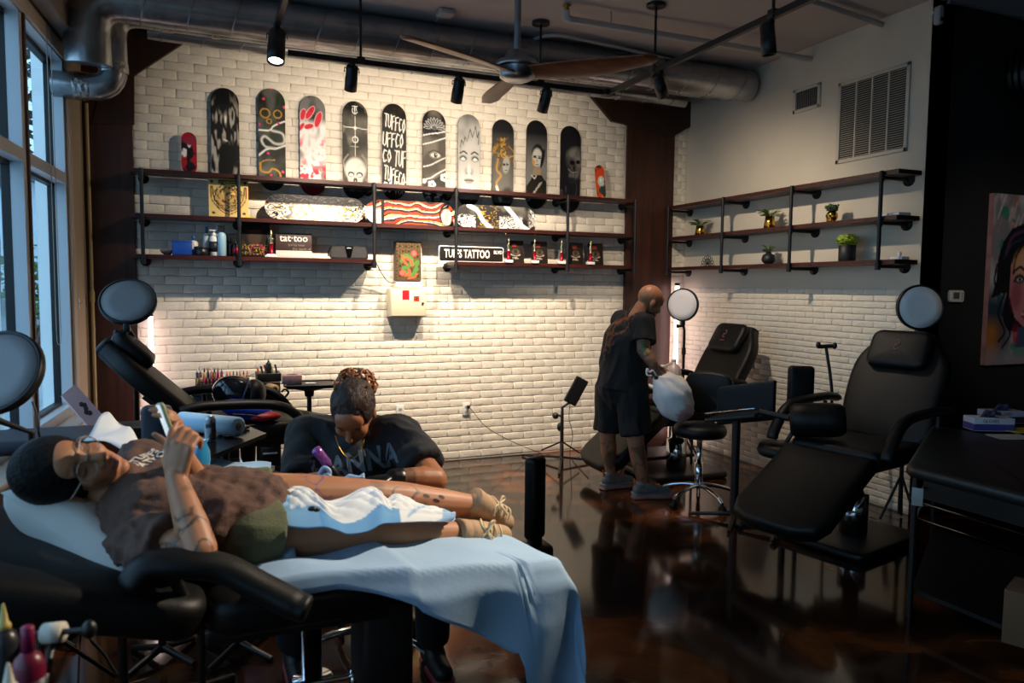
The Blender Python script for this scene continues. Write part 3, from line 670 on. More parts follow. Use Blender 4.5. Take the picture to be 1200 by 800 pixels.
# 3 red flower
a = A('11140f'); a.cloud('3f5a24', 8, 5, .5, .65, 3, .8); a.put(np.clip((a.y - .16) / .2, 0, 1), '77756a'); a.cloud('f1eee8', 9, 6, .42, .6, 4, .9); a.put(np.clip((.24 - a.y) / .06, 0, 1) * .8, '15170f')
for x, y, rx, ry, ro in ((-.075, .16, .02, .045, .2), (-.02, .14, .022, .06, .55), (.045, .19, .024, .065, .3), (-.03, .25, .04, .02, -.3), (-.09, .26, .015, .04, .6)):
    a.ell(x, y, rx + .004, ry + .004, 'f3c9cc', ro); a.ell(x, y, rx, ry, 'c9152c', ro)
a.put(np.clip((a.noise(26, 26, 6) - .5) * 9, 0, 1) * np.clip((a.y - .45) / .15, 0, 1), 'd5203a'); a.put(np.clip((a.noise(18, 18, 8) - .56) * 8, 0, 1) * np.clip((a.y - .3) / .1, 0, 1), 'e5566a'); a.put(np.clip((a.y - .70) / .03, 0, 1), '7d0f22')
arts.append(('skateboard deck with red lily petals over a white and pink spray', a))
# 4 skull with crosshair and gothic T
a = A('2c2a26'); a.cloud('6d675c', 7, 5, .4, .75, 9, .8); a.put(np.clip((.16 - a.y) / .1, 0, 1), '0e0e0e')
a.line([(0, .13), (0, .45)], .0035, 'e6e2d8'); a.line([(-.1, .215), (.1, .225)], .004, 'e6e2d8'); a.ell(0, .22, .012, .012, 'ffffff', 0, .9); a.ring(0, .315, .023, .005, 'f4f0e6'); a.line([(-.05, .37), (.05, .375)], .002, 'a8a296')
a.line([(-.022, .045), (.022, .04)], .004, 'e8e4da'); a.line([(.0, .04), (-.002, .1)], .005, 'e8e4da'); a.curve([(-.018, .06), (-.022, .09), (.0, .108), (.02, .09)], .004, 'e8e4da'); a.line([(.012, .05), (.014, .08)], .003, 'e8e4da')
a.curve([(-.085, .57), (-.095, .5), (-.06, .44)], .008, '8a8478'); a.curve([(.085, .57), (.095, .5), (.06, .44)], .008, '8a8478')
a.ell(0, .56, .085, .095, 'd9d5c9', 0, .3); a.ell(0, .64, .06, .07, 'c9c4b6', 0, .3); a.cloud('9a9485', 12, 12, .55, .8, 3, .5)
for sx in (-1, 1): a.ell(sx * .036, .6, .027, .022, '2d2a26', 0, .3); a.ell(sx * .034, .605, .017, .011, 'f5f2ea', 0, .4); a.ell(sx * .075, .7, .022, .05, '3a372f', 0, .5)
a.ell(-.009, .645, .008, .018, '26231f', .25); a.ell(.009, .645, .008, .018, '26231f', -.25)
for k in range(9): a.line([(-.044 + k * .011, .69), (-.044 + k * .011, .72)], .002, '4a463d')
a.put(np.clip((a.y - .735) / .01, 0, 1), '17171a'); arts.append(('grey skateboard deck with a white skull under a crosshair', a))
# 5 lettering
a = A('15130f'); a.cloud('3a2f1c', 9, 7, .52, .7, 2, .8); C_ = 'ece8de'
a.word('TUFFCO', -.085, .09, .027, .105, .0052, C_, .05, -.008); a.word('UFFCO', -.1, .245, .032, .11, .0055, C_, .06, -.002); a.word('CO', -.1, .39, .035, .1, .006, C_, .02); a.word('TUF', .0, .39, .03, .13, .0055, C_, .05)
a.word('TUFFCO', -.09, .52, .027, .115, .0055, C_, .06, -.012); a.word('CO', -.1, .66, .038, .08, .006, C_, .05); a.word('TUF', .0, .65, .03, .11, .0055, C_, .05)
a.put(np.clip((a.y - .74) / .01, 0, 1) * .75, '15130f'); arts.append(('black skateboard deck covered in white handwritten graffiti lettering', a))
# 6 flower, eye, blossoms
a = A('17171a'); a.put(np.clip((a.y - .2) * 20, 0, 1), '4c463c'); a.cloud('7d766a', 8, 6, .45, .75, 12, .7)
for k in range(11):
    t_ = -PI + PI * k / 10; a.ell(.0 + .055 * math.cos(t_), .155 + .05 * math.sin(t_), .042, .012, 'b9b6b0', t_); a.ell(.0 + .055 * math.cos(t_), .155 + .05 * math.sin(t_), .032, .007, '3c3c3e', t_)
a.ell(0, .155, .022, .02, '55555a')
for yy, dy in ((.225, -.05), (.3, -.07), (.49, -.09), (.6, -.1)): a.curve([(-.1, yy), (-.03, yy - .02), (.03, yy + dy * .6), (.1, yy + dy)], .006, 'f0ede4')
a.ell(.01, .385, .052, .028, '8f887b'); a.ell(.01, .385, .042, .018, 'd8d4ca'); a.ell(.012, .385, .017, .017, '2d2a26'); a.ell(.016, .38, .004, .004, 'ffffff'); a.curve([(-.05, .37), (.0, .345), (.07, .375)], .006, '25231f')
a.put(np.clip((a.y - .58 + a.x * .6) * 60, 0, 1), '26231f')
for x, y, r in ((-.02, .635, .034), (-.055, .69, .036), (.05, .70, .03), (.09, .57, .035), (-.09, .61, .02), (.03, .76, .03), (-.05, .765, .028)):
    for k in range(5): a.ell(x + r * .55 * math.cos(k * 1.257), y + r * .55 * math.sin(k * 1.257), r * .5, r * .5, 'f3f1ec')
    a.ell(x, y, r * .25, r * .25, '3c3833')
a.put(np.clip((a.y - .74) / .01, 0, 1) * .75, '141416'); arts.append(('dark skateboard deck with a white lotus, one eye and blossoms', a))
# 7 grey face with drawn crown
a = A('8f8d88'); a.cloud('c9c7c1', 5, 3, .35, .7, 14, .8); a.put(np.clip((.12 - a.y) / .1, 0, 1) * .7, '4a4a4a')
a.line([(-.08, .3), (-.075, .23), (-.05, .27), (-.04, .2), (-.02, .24), (.01, .13), (.03, .2), (.06, .1), (.075, .2), (.09, .14), (.085, .26)], .0035, '1e1e1e')
for k in range(40): x0_, y0_ = RNG.uniform(-.09, .02), RNG.uniform(.18, .34); a.line([(x0_, y0_), (x0_ + RNG.uniform(-.02, .02), y0_ + .03)], .002, '5a5955', .5, .7)
a.ell(0, .48, .095, .24, 'c4c1ba', 0, .35)
for sx in (-1, 1):
    a.curve([(sx * .02, .345), (sx * .05, .325), (sx * .085, .345)], .008, '26241f'); a.ell(sx * .055, .385, .034, .026, '67645d', 0, .5); a.ell(sx * .055, .388, .026, .013, 'f1efe9'); a.curve([(sx * .028, .39), (sx * .055, .372), (sx * .085, .39)], .005, '1c1a17')
    a.ell(sx * .016, .515, .008, .006, '3a3731'); a.ell(sx * .028, .5, .012, .03, '8a877f', 0, .9, .6)
a.ell(0, .5, .014, .07, 'e6e3dc', 0, .9, .8); a.ell(0, .575, .045, .014, '7c786f'); a.line([(-.045, .575), (.045, .575)], .003, '2d2a26'); a.ell(0, .592, .034, .011, '9a968d'); a.ell(0, .65, .05, .03, 'efede8', 0, .8)
a.curve([(-.06, .7), (-.03, .67), (0, .69), (.03, .67), (.06, .7)], .003, '4d4a45'); a.put(np.clip((a.y - .735) / .008, 0, 1), '131313'); a.blur(); arts.append(('pale grey skateboard deck with a blank-eyed face and drawn crown', a))
# 8 gold serpents hair
a = A('17171a'); a.put(np.clip((a.y - .1) / .3, 0, 1) * .8, '77746d'); a.put(np.clip(abs(a.x) / .1 - .5, 0, 1) * .7, '17171a')
rg = random.Random(5)
for k in range(24):
    x, y = rg.uniform(-.06, .06), rg.uniform(.16, .34); c0 = rg.choice(['a87f36', 'c79a4a', '7b5a22']); pts = [(x, y)]
    for _ in range(4): x += rg.uniform(-.04, .04); y += rg.uniform(-.02, .05); pts.append((x, y))
    a.curve(pts, .0085, '15120c'); a.curve(pts, .006, c0)
a.ell(.03, .4, .034, .075, 'a8a59d', .1, .4); a.ell(.01, .4, .015, .01, '33302a'); a.ell(.045, .395, .012, .008, '33302a'); a.ell(.03, .45, .016, .006, '4a4640'); a.curve([(.03, .38), (.036, .42), (.028, .425)], .003, '5b5850')
a.curve([(-.05, .36), (-.06, .45), (-.02, .5), (-.06, .56), (-.05, .62)], .013, 'b08a45'); a.curve([(-.06, .6), (-.04, .66), (-.02, .72)], .016, 'd9d3c2'); a.ell(.04, .66, .05, .06, '3a3833', .3, .6)
a.put(np.clip((a.y - .735) / .008, 0, 1), '141311'); arts.append(('dark skateboard deck with golden serpent hair around a pale face', a))
# 9 gold-masked woman
a = A('131316'); a.put(np.clip((a.y - .12) / .3, 0, 1) * .8, '85837e'); a.ell(.01, .315, .062, .1, '17161a', 0, .15); a.ell(.005, .34, .05, .085, 'c2beb6', 0, .3); a.ell(.06, .34, .016, .09, '141316', .2)
a.ell(-.02, .335, .016, .008, '26231f'); a.ell(.028, .338, .016, .008, '26231f'); a.line([(-.035, .32), (-.005, .325)], .004, '1c1a17'); a.line([(.015, .325), (.045, .32)], .004, '1c1a17'); a.curve([(.004, .34), (.0, .37), (.01, .375)], .003, '5c5850'); a.ell(.004, .4, .017, .007, '3d2a26')
a.curve([(-.045, .33), (-.035, .4), (-.01, .43)], .008, 'b8863a'); a.ell(-.03, .38, .013, .02, 'c0904a'); a.poly([(-.025, .42), (.035, .42), (.045, .5), (-.045, .5)], '8a8478')
for k in range(3): a.line([(-.03, .45 + k * .018), (.035, .445 + k * .018)], .004, 'b8863a')
a.poly([(-.1, .6), (-.03, .5), (.05, .49), (.1, .56), (.1, .8), (-.1, .8)], '1d1a16'); a.line([(-.05, .5), (-.02, .53), (.0, .5)], .005, 'd8d4cc')
for k in range(10): a.line([(-.09 + k * .013, .735 - k * .018), (-.06 + k * .013, .72 - k * .018)], .004, 'c9c2b2')
a.put(np.clip((a.y - .74) / .008, 0, 1), '141311'); arts.append(('skateboard deck with a dark-haired woman wearing gold face jewellery', a))
# 10 dark skull
a = A('15161a'); a.ell(.05, .3, .09, .1, '77746e', .2, .5); a.ell(.04, .42, .06, .07, '5a5853', 0, .5); a.cloud('15161a', 10, 8, .5, .7, 4, .7); a.ell(.02, .34, .028, .022, '0c0c0e', .3, .4); a.ell(.08, .33, .02, .02, '0c0c0e'); a.ell(.04, .39, .012, .02, '0c0c0e'); a.curve([(-.02, .4), (.02, .43), (.08, .42)], .005, '8f8c85')
for k in range(8): a.line([(-.01 + k * .012, .44), (-.01 + k * .012, .47)], .003, '9a978f', .5, .7)
a.put(np.clip((np.sin(a.noise(12, 4, 21) * 26) - .82) * 6, 0, 1) * np.clip((a.y - .47) * 8, 0, 1), '4d4e54'); arts.append(('nearly black skateboard deck with a smoky grey skull, rightmost of the tall row', a))
px = [263, 318, 366, 416, 462, 509, 550, 590, 629.5, 669]; pt = [102.5, 103, 111.5, 118, 121, 128.5, 133.5, 139.5, 140.5, 147]
for (lb, a), x, y in zip(arts, px, pt):
    p = onY(x, y, BY - .04); deck(lb, a, basis((p[0], BY - .012, p[2]), (1, 0, 0), (0, 0, 1), (0, -1, 0)), DW, DL, group='tall decks mounted along the back wall')
# mini decks on the top shelf
a = Art(.11, .31, 500, 'a81626'); a.cloud('161014', 14, 9, .5, .58, 2); a.put(np.clip((a.noise(14, 10, 7) - .6) * 14, 0, 1) * (abs(a.y - .14) < .07), 'efe9e6'); a.put(np.clip((a.noise(16, 14, 9) - .55) * 14, 0, 1) * (a.y < .1), '8f2a3c')
p = onY(221, 146.5, BY - .06); deck('small red, black and white deck standing at the left end of the top shelf', a, basis((p[0], BY - .075, ZS[0] + .312), (1, 0, 0), (0, 0, 1), (0, -1, 0)), .107, .31, mat('red deck edge', '7a1420', .5), bend=.008)
a = Art(.1, .31, 500, 'd9481c'); a.cloud('e2b03a', 14, 12, .55, .65, 3, .7); a.cloud('2f4a3a', 14, 12, .62, .7, 5); a.ell(.005, .15, .035, .05, 'b9d0c4'); a.ell(.0, .14, .012, .02, 'f1ece0'); a.cloud('1b2f36', 18, 18, .6, .68, 8, .8); a.ell(.02, .25, .02, .06, '2b3a3f', -.3)
lean = Matrix.Rotation(-.13, 4, 'Y'); p = onY(703, 229, BY - .08)
deck('small orange graphic deck leaning at the right end of the top shelf', a, Matrix.Translation(Vector((p[0] - .04, BY - .11, ZS[0] + .312))) @ Matrix.Rotation(.13, 4, 'Y').inverted() @ basis((0, 0, 0), (1, 0, 0), (0, 0, 1), (0, -1, 0)), .096, .31, mat('orange deck edge', 'b2421c', .5), bend=.006)
# three decks lying along the middle shelf
def rot90(M): return M @ Matrix.Rotation(PI / 2, 4, 'Z')
def lying(label, a, x0, x1, pxw):
    A0 = onY(x0, 250, BY - .1); A1 = onY(x1, 250, BY - .1); L = A1[0] - A0[0]
    deck(label, a, rot90(basis((A0[0], BY - .118, ZS[1] + .104), (1, 0, 0), (0, 0, 1), (0, -1, 0))), .2, L, group='decks lying along the middle shelf', res=(48, 180))
def HA(L, bg): return Art(.2, L, 450, bg)
LL = .79
a = HA(LL, 'e9e6df'); a.put(((np.sin(a.noise(16, 12, 3) * 40) > .35) * 1.0) * np.clip(abs(a.y - .4) / .2 - .3, 0, 1), '17171a'); a.put((np.sin(a.noise(18, 14, 9) * 40) > .6) * .55, '9a978f'); a.put((np.sin(a.noise(12, 10, 5) * 30) > .86) * .9, 'c79a2e'); a.put(np.clip((a.x - .02) * 60, 0, 1) * .95, '15151a'); a.put(((np.sin(a.noise(16, 9, 4) * 30) > .9) & (a.x > .05)) * .8, '6a6a6a')
lying('black, white and gold swirl deck lying at the left of the middle shelf', a, 310, 427, 0)
a = HA(LL, '2a1712'); v = a.y * 7 - a.x * 62 + a.noise(3, 4, 6) * 8
for lo, hi, c in ((.2, 1.1, 'b23a1e'), (1.5, 2.0, 'e0b070'), (2.1, 2.5, 'f0e6d2'), (3.0, 3.9, 'a5291a'), (4.3, 4.7, 'd79a50'), (5.0, 5.3, 'f0e6d2')):
    vv = v % 6.28; a.put(((vv > lo) & (vv < hi)) * 1.0, c)
a.put(np.clip((.14 - a.y) * 40, 0, 1) * np.clip((.04 - a.x) * 30, 0, 1), 'efece5'); a.put(((a.y > .13) & (a.y < .155)) * 1., '181210'); a.put(np.clip((a.x - .06) * 40, 0, 1) * .6, '1a100d'); a.ring(.0, .74, .1, .012, '16100d'); a.ell(-.02, .7, .07, .045, 'e8d8c0', 0, .2, .8)
lying('red, black and tan wavy striped deck lying in the middle of the middle shelf', a, 427, 531, 0)
a = HA(LL * .97, '24221f'); a.cloud('77746c', 6, 6, .5, .7, 3, .7); a.put(((np.sin(a.noise(20, 16, 3) * 44) > .1)) * np.clip((.02 - a.x) * 30, 0, 1) * (np.sin(a.y * 14 + .6) > .0), 'f0eee9'); a.curve([(.09, .12), (.05, .2), (-.03, .25), (-.1, .33)], .022, 'f4f2ee'); a.curve([(.1, .47), (.02, .55), (-.06, .62), (-.1, .69)], .022, 'f4f2ee'); a.put((np.sin(a.noise(14, 12, 8) * 40) > .9) * .8 * (abs(a.y - .3) < .1), 'b8902e'); a.put(((np.sin(a.noise(24, 20, 9) * 44) > .2)) * np.clip((a.y - .68) * 20, 0, 1), 'f0eee9')
lying('black and white lace-patterned deck lying at the right of the middle shelf', a, 532, 626, 0)
# ================================================================ THINGS ON THE BACK-WALL SHELVES
def bottle(label, x, y, z, r, h, col, cap='1a1a1c', kind='screw', lab=None, group=None, name='bottle', rough=.35):
    t = thing(name, label, 'bottle', (x, y, z), 0, group)
    b = h * (.78 if kind != 'jar' else .8); n = .35 if kind in ('screw', 'pump', 'spray', 'spout') else .95
    obj('body', MB().lathe([(r * .9, 0), (r, .004), (r, b * .84), (r * .8, b * .93), (r * n, b)], (x, y, z), n=14), mat('bottle ' + col, col, rough, var=.05), t)
    m = mat('cap ' + cap, cap, .4)
    if kind == 'spout': obj('spout', MB().lathe([(r * .5, 0), (r * .5, h * .04), (r * .34, h * .06), (r * .1, h * .23), (r * .06, h * .24)], (x, y, z + b), n=10), m, t)
    elif kind == 'pump': obj('pump', MB().lathe([(r * .5, 0), (r * .5, h * .07), (r * .18, h * .08), (r * .18, h * .17)], (x, y, z + b), n=10).box((x - r * .3, y - r * .2, z + b + h * .19), (r * 1.3, r * .5, h * .05), None, .002), m, t)
    elif kind == 'spray': obj('trigger', MB().lathe([(r * .45, 0), (r * .45, h * .06)], (x, y, z + b), n=10).box((x, y - r * .4, z + b + h * .13), (r * .7, r * 1.9, h * .1), None, .003).tube([(x, y - r * .9, z + b + h * .1), (x, y - r * .8, z + b + h * .0)], r * .14, 6), m, t)
    else: obj('cap', MB().lathe([(r * (n + .06), 0), (r * (n + .06), h - b - .002), (r * (n - .02), h - b)], (x, y, z + b), n=14), m, t)
    if lab: obj('label_band', MB().lathe([(r + .0006, b * .2), (r + .0006, b * .7)], (x, y, z), n=14), mat('label ' + lab, lab, .5, var=.3, vscale=90), t)
    return t
def sx(px, py, y): return onY(px, py, y)[0]
z1, z2, z3 = ZS; yb = 6.19
# yellow tiger print on the middle shelf
a = Art(.285, .305, 300, 'e3c67c'); a.ell(0, .155, .1, .1, 'b5894a', 0, .3, .7)
for k in range(60):
    an = RNG.uniform(0, 6.28); r0 = RNG.uniform(.015, .095); a.curve([(r0 * math.cos(an), .15 + r0 * math.sin(an)), (r0 * 1.2 * math.cos(an + .3), .15 + r0 * 1.15 * math.sin(an + .3)), (r0 * 1.2 * math.cos(an + .6), .15 + r0 * math.sin(an + .6))], .0035, random.choice(['2a1d16', '7c2a1c', '3c4650', '2a1d16']))
for sx_ in (-1, 1): a.curve([(sx_ * .125, .07), (sx_ * .12, .17), (sx_ * .06, .25), (0, .28)], .004, '8f2a1c'); a.curve([(sx_ * .115, .07), (sx_ * .105, .16), (sx_ * .05, .235), (0, .26)], .004, '2a1d16'); a.ell(sx_ * .12, .035, .01, .012, '7c2a1c'); a.ell(sx_ * .11, .27, .012, .01, '4a3526'); a.ell(sx_ * .035, .12, .014, .01, 'e8c25a')
a.poly([(-.075, .02), (.075, .02), (.075, .05), (-.075, .05)], '5a3a1a')
for k in range(11): a.line([(-.066 + k * .0125, .028), (-.062 + k * .0125, .043)], .003, 'e3b64c')
p = onY(268, 230, yb); t = thing('art_panel', 'square cream tiger illustration panel standing on the middle shelf at left', 'picture', (p[0], yb, z2))
Mx = basis((p[0], yb, z2 + .305), (1, 0, 0), (0, 0, 1), (0, -1, 0)); obj('backing', MB().box((p[0], yb + .01, z2 + .1525), (.285, .018, .305), None, .002), mat('panel edge', 'c9b478', .6), t); panel_art('printed_face', a, Mx, t, 60, 60, M_ARTM)
tag(obj('sticky_note', MB().box((sx(292, 251, 6.13), 6.13, z2 + .004), (.06, .04, .006)), mat('yellow card', 'd8c83a', .6)), 'small yellow card lying on the middle shelf right of the tiger panel', 'card')
# bottom shelf, left
xs = lambda px: sx(px, 295, 6.17)
t = thing('glass_dish', 'clear glass dish at the left of the bottom shelf', 'dish', (xs(196), 6.17, z3)); obj('bowl', MB().lathe([(.02, 0), (.045, .02), (.05, .035), (.047, .035), (.018, .004)], (xs(196), 6.17, z3)), mat('clear glass', 'cfd6d6', .05, trans=.9), t); obj('rim', MB().lathe([(.05, .034), (.053, .037), (.05, .039)], (xs(196), 6.17, z3)), mat('clear glass', 'cfd6d6', .05), t)
t = thing('blue_tub', 'plain blue rectangular tub on the bottom shelf', 'box', (xs(213.5), 6.16, z3)); obj('tub', MB().box((xs(213.5), 6.16, z3 + .052), (.135, .09, .104), None, .006), mat('blue plastic', '1c4fa8', .4), t); obj('lid', MB().box((xs(213.5), 6.16, z3 + .1), (.14, .094, .012), None, .004), mat('blue plastic', '1c4fa8', .4), t)
bottle('white bottle with a blue cap behind the blue tub', xs(227), 6.22, z3, .032, .15, 'd9d5cc', '2b5aa0')
bottle('low black jar with a wide lid on the bottom shelf', xs(236), 6.15, z3, .05, .068, '1b1a1a', '2a2828', 'jar', name='jar')
bottle('clear tall bottle with a teal cap left of the white pump bottle', xs(242.5), 6.22, z3, .026, .225, 'b9c6c8', '2d6a78')
bottle('white foam pump bottle with a black label', xs(251), 6.17, z3, .033, .2, 'e9e6e2', 'f0eeea', 'pump', '1c1a1c')
bottle('tall pale spray bottle standing behind the pump bottles', xs(256), 6.24, z3, .03, .26, 'c3ccd0', 'cfd6da', 'spray')
bottle('pale blue bottle with a black pump', xs(260), 6.15, z3, .032, .235, '9cc4d6', '161618', 'pump')
bottle('dark bottle with a blue pointed cap behind the pale blue bottle', xs(266), 6.2, z3, .022, .17, '22242a', '243a5a', 'spout')
bottle('small black dropper bottle beside the post', xs(270.5), 6.17, z3, .019, .14, '151518', '151518', 'spout')
bottle('small black bottle with a red base by the post', xs(276), 6.15, z3, .022, .125, '1b1a20', '1a1a1c', 'spout', '9a1830')
# framed dark picture, trophy, tattoo sign, speaker
def plaque(label, pxc, ztop, w, h, y, yaw=0.0, group=None, bright=1):
    a = Art(w, h, 320, '1a120e'); a.put(np.clip((a.noise(5, 5, 3) - .3), 0, 1) * .3, '3d2a1c')
    a.put(((abs(a.y - h * .2) < .014) & (abs(a.x) < w * .22) & (a.noise(60, 20, 2) > .42)) * .9, '8f2a22')
    a.ell(0, h * .5, w * .24, h * .13, '5f5140', 0, .4, .8); a.ell(0, h * .48, w * .12, h * .1, '2a211b', 0, .4); a.curve([(-w * .28, h * .62), (0, h * .68), (w * .28, h * .62)], .005, 'b09a86')
    a.put(((abs(a.y - h * .78) < .008) & (abs(a.x) < w * .2) & (a.noise(50, 30, 4) > .5)) * .9, 'a89a8a')
    x = sx(pxc, 290, y); t = thing('award_plaque', label, 'plaque', (x, y, z3), yaw, group)
    R = Matrix.Rotation(yaw, 4, 'Z'); T = Matrix.Translation((x, y, z3)) @ R @ Matrix.Rotation(-.12, 4, 'X')
    b = MB().box((0, .007, h / 2), (w, .012, h), None, .003); b.v = [tuple(T @ Vector(v)) for v in b.v]; obj('board', b, mat('dark plaque wood', '1a100c', .4), t)
    panel_art('printed_face', a, T @ basis((0, -.0002, h), (1, 0, 0), (0, 0, 1), (0, -1, 0)), t, 40, 50); return t
def trophy(label, px, y, group=None):
    x = sx(px, 300, y); t = thing('trophy', label, 'trophy', (x, y, z3), 0, group); g = mat('pale gold metal', 'd8c69a', .25, 1)
    obj('base_block', MB().box((x, y, z3 + .0125), (.07, .05, .025), None, .003), mat('white marble', 'e9e4da', .3, var=.08, vscale=40), t)
    obj('column', MB().lathe([(.017, .0), (.017, .008), (.014, .01), (.014, .075), (.018, .08)], (x, y, z3 + .025), n=14), mat('red trophy foil', 'b8142a', .22, .6), t)
    obj('collar', MB().lathe([(.012, 0), (.02, .006), (.01, .018)], (x, y, z3 + .1), n=14), g, t)
    f = MB(); chain(f, [(x, y, z3 + .115), (x, y, z3 + .15), (x, y - .002, z3 + .17)], [.013, .009, .007]); chain(f, [(x - .012, y, z3 + .145), (x + .002, y, z3 + .19)], [.005, .003]); chain(f, [(x + .006, y, z3 + .15), (x + .016, y, z3 + .135)], [.005, .004]); f.ell((x, y, z3 + .182), (.008, .008, .01)); f.tube([(x, y, z3 + .19), (x, y, z3 + .215)], [.006, .001], 8)
    obj('figure', f, g, t); return t
a = Art(.19, .235, 300, '191310'); a.cloud('3b2c22', 9, 9, .45, .7, 3, .9); a.ell(.0, .1, .05, .06, '4a382c', 0, .5, .7); a.ell(.02, .19, .055, .04, '8f2348', 0, .3); a.ell(.015, .195, .04, .03, '1d1714'); a.put((np.sin(a.noise(24, 24, 8) * 30) > .8) * (a.y > .15) * .8, 'b59a3a'); a.line([(-.05, .05), (.05, .045)], .005, '7a2c20')
x = xs(299); t = thing('framed_print', 'dark framed print on the bottom shelf left of the tattoo sign', 'picture', (x, 6.2, z3)); obj('frame', MB().box2((x - .11, 6.2, z3), (x + .11, 6.22, z3 + .27), .004), mat('black frame', '120e0d', .4), t); panel_art('printed_face', a, basis((x, 6.199, z3 + .252), (1, 0, 0), (0, 0, 1), (0, -1, 0)), t, 40, 50, M_ARTM)
tag(obj('white_strip', MB().box2((xs(310), 6.12, z3), (xs(324), 6.17, z3 + .016), .002).box2((xs(366), 6.12, z3), (xs(388), 6.16, z3 + .016), .002), M_WHITE), 'white paper strips lying on the bottom shelf under the tattoo sign', 'paper strip')
trophy('red and gold trophy left of the tattoo sign', 318, 6.14, 'red and gold trophies')
x0, x1 = xs(323.5), xs(366); w_ = x1 - x0; h_ = .195; t = thing('tattoo_sign', 'brown sign reading tat-too in white lettering on the bottom shelf', 'sign', ((x0 + x1) / 2, 6.2, z3))
obj('board', MB().box(((x0 + x1) / 2, 6.2, z3 + h_ / 2), (w_, .014, h_), None, .003), mat('dark brown sign board', '33211a', .5, var=.1), t); cx = (x0 + x1) / 2
def sgn(par, body, x, y, z, size, m, nm='lettering', bold=0, sx=1.0): return obj(nm, text_mesh(body, size, basis((x, y, z), (1, 0, 0), (0, 0, 1), (0, -1, 0)), .0008, bold, sx=sx), m, par)
m = mat('white lettering', 'e2dbd0', .5); sgn(t, 'tat·too', cx, 6.192, z3 + .155, .078, m, bold=.001); sgn(t, "(tə'tü) noun", cx + .02, 6.192, z3 + .103, .026, mat('faded lettering', '8d7c6f', .5)); sgn(t, 'the mark of', cx + .06, 6.192, z3 + .072, .03, mat('faded lettering', '8d7c6f', .5))
obj('white_band', MB().box((cx, 6.1915, z3 + .03), (w_ - .002, .001, .056)), mat('dusty pink band', 'd9c3bc', .5), t); sgn(t, "one's journey.", cx + .005, 6.19, z3 + .03, .04, mat('white lettering', 'e2dbd0', .5), bold=.0006)
x0, x1 = xs(385), xs(430); cx = (x0 + x1) / 2; w_ = x1 - x0; t = thing('portable_speaker', 'black wedge-shaped speaker dock on the bottom shelf', 'speaker', (cx, 6.17, z3))
pr = [(-w_ * .5, .01), (-w_ * .5, .055), (-w_ * .44, .1), (-w_ * .3, .108), (w_ * .3, .108), (w_ * .44, .1), (w_ * .5, .055), (w_ * .5, .01), (w_ * .46, .0), (-w_ * .46, 0)]
obj('cabinet', MB().prism([(cx + a_, 6.12, z3 + b_) for a_, b_ in pr], (0, .1, 0)), M_BLACK, t)
for s in (-1, 1): obj('grille', MB().prism([(cx + s * a_, 6.118, z3 + b_) for a_, b_ in ((w_ * .12, .1), (w_ * .05, .012), (w_ * .45, .012), (w_ * .47, .055), (w_ * .42, .095))], (0, .004, 0)), mat('speaker grille', '2c2b2c', .7, bump=.5, bscale=400), t)
obj('front_wedge', MB().prism([(cx - w_ * .1, 6.11, z3 + .1), (cx + w_ * .1, 6.11, z3 + .1), (cx + w_ * .04, 6.11, z3 + .02), (cx - w_ * .04, 6.11, z3 + .02)], (0, .02, 0)), mat('gloss black', '060607', .1), t)
obj('badge', MB().ell((cx, 6.108, z3 + .085), (.022, .003, .006)), M_STEEL, t)
# street sign, plaques, trophies at right
xq = lambda px: sx(px, 298, 6.16); x0, x1 = xq(514), xq(590); cx = (x0 + x1) / 2; w_ = x1 - x0; hh = .135
t = thing('street_sign', 'black street sign with white letters reading TUFFS TATTOO BLVD on the right bottom shelf', 'sign', (cx, 6.16, z3))
Tm = Matrix.Translation((cx, 6.16, z3)); o = MB().pad(rrect(w_, hh, .018), .004, .001, Tm @ basis((0, 0, hh / 2), (1, 0, 0), (0, 0, 1), (0, -1, 0))); obj('white_border', o, M_WHITE, t)
obj('black_face', MB().pad(rrect(w_ - .014, hh - .014, .014), .004, .001, Tm @ basis((0, -.0015, hh / 2), (1, 0, 0), (0, 0, 1), (0, -1, 0))), mat('black sign face', '1b1715', .35), t)
sgn(t, 'TUFFS TATTOO', cx - .04, 6.155, z3 + .066, .098, M_WHITE, bold=.0022, sx=.6); sgn(t, 'BLVD', cx + w_ * .41, 6.155, z3 + .088, .04, M_WHITE, bold=.0008, sx=.85)
for k, (pc, tp) in enumerate(((605, 596), (633, 626.5), (671.5, 658), (699, 692))):
    od = ('first', 'second', 'third', 'fourth')[k]
    plaque(od + ' black award plaque from the left, on the right bottom shelf', pc + (4 if k == 2 else 0), 0, .158, .205, 6.2, .0, 'black award plaques')
    trophy(od + ' red and gold trophy from the left in front of the award plaques', tp, 6.11, 'red and gold trophies')
for k, px in enumerate((593, 627)): tag(obj('fairy_light', MB().ell((sx(px, 273, 6.12), 6.12, z2 - .045), (.008, .008, .008)).tube([(sx(px, 273, 6.12), 6.12, z2 - .04), (sx(px, 273, 6.12), 6.12, z2 - .03)], .003, 6), mat('brass', 'a8743c', .3, 1)), ('small brass bulb under the middle shelf left of the plaques', 'small brass bulb under the middle shelf above the second plaque')[k], 'bulb')
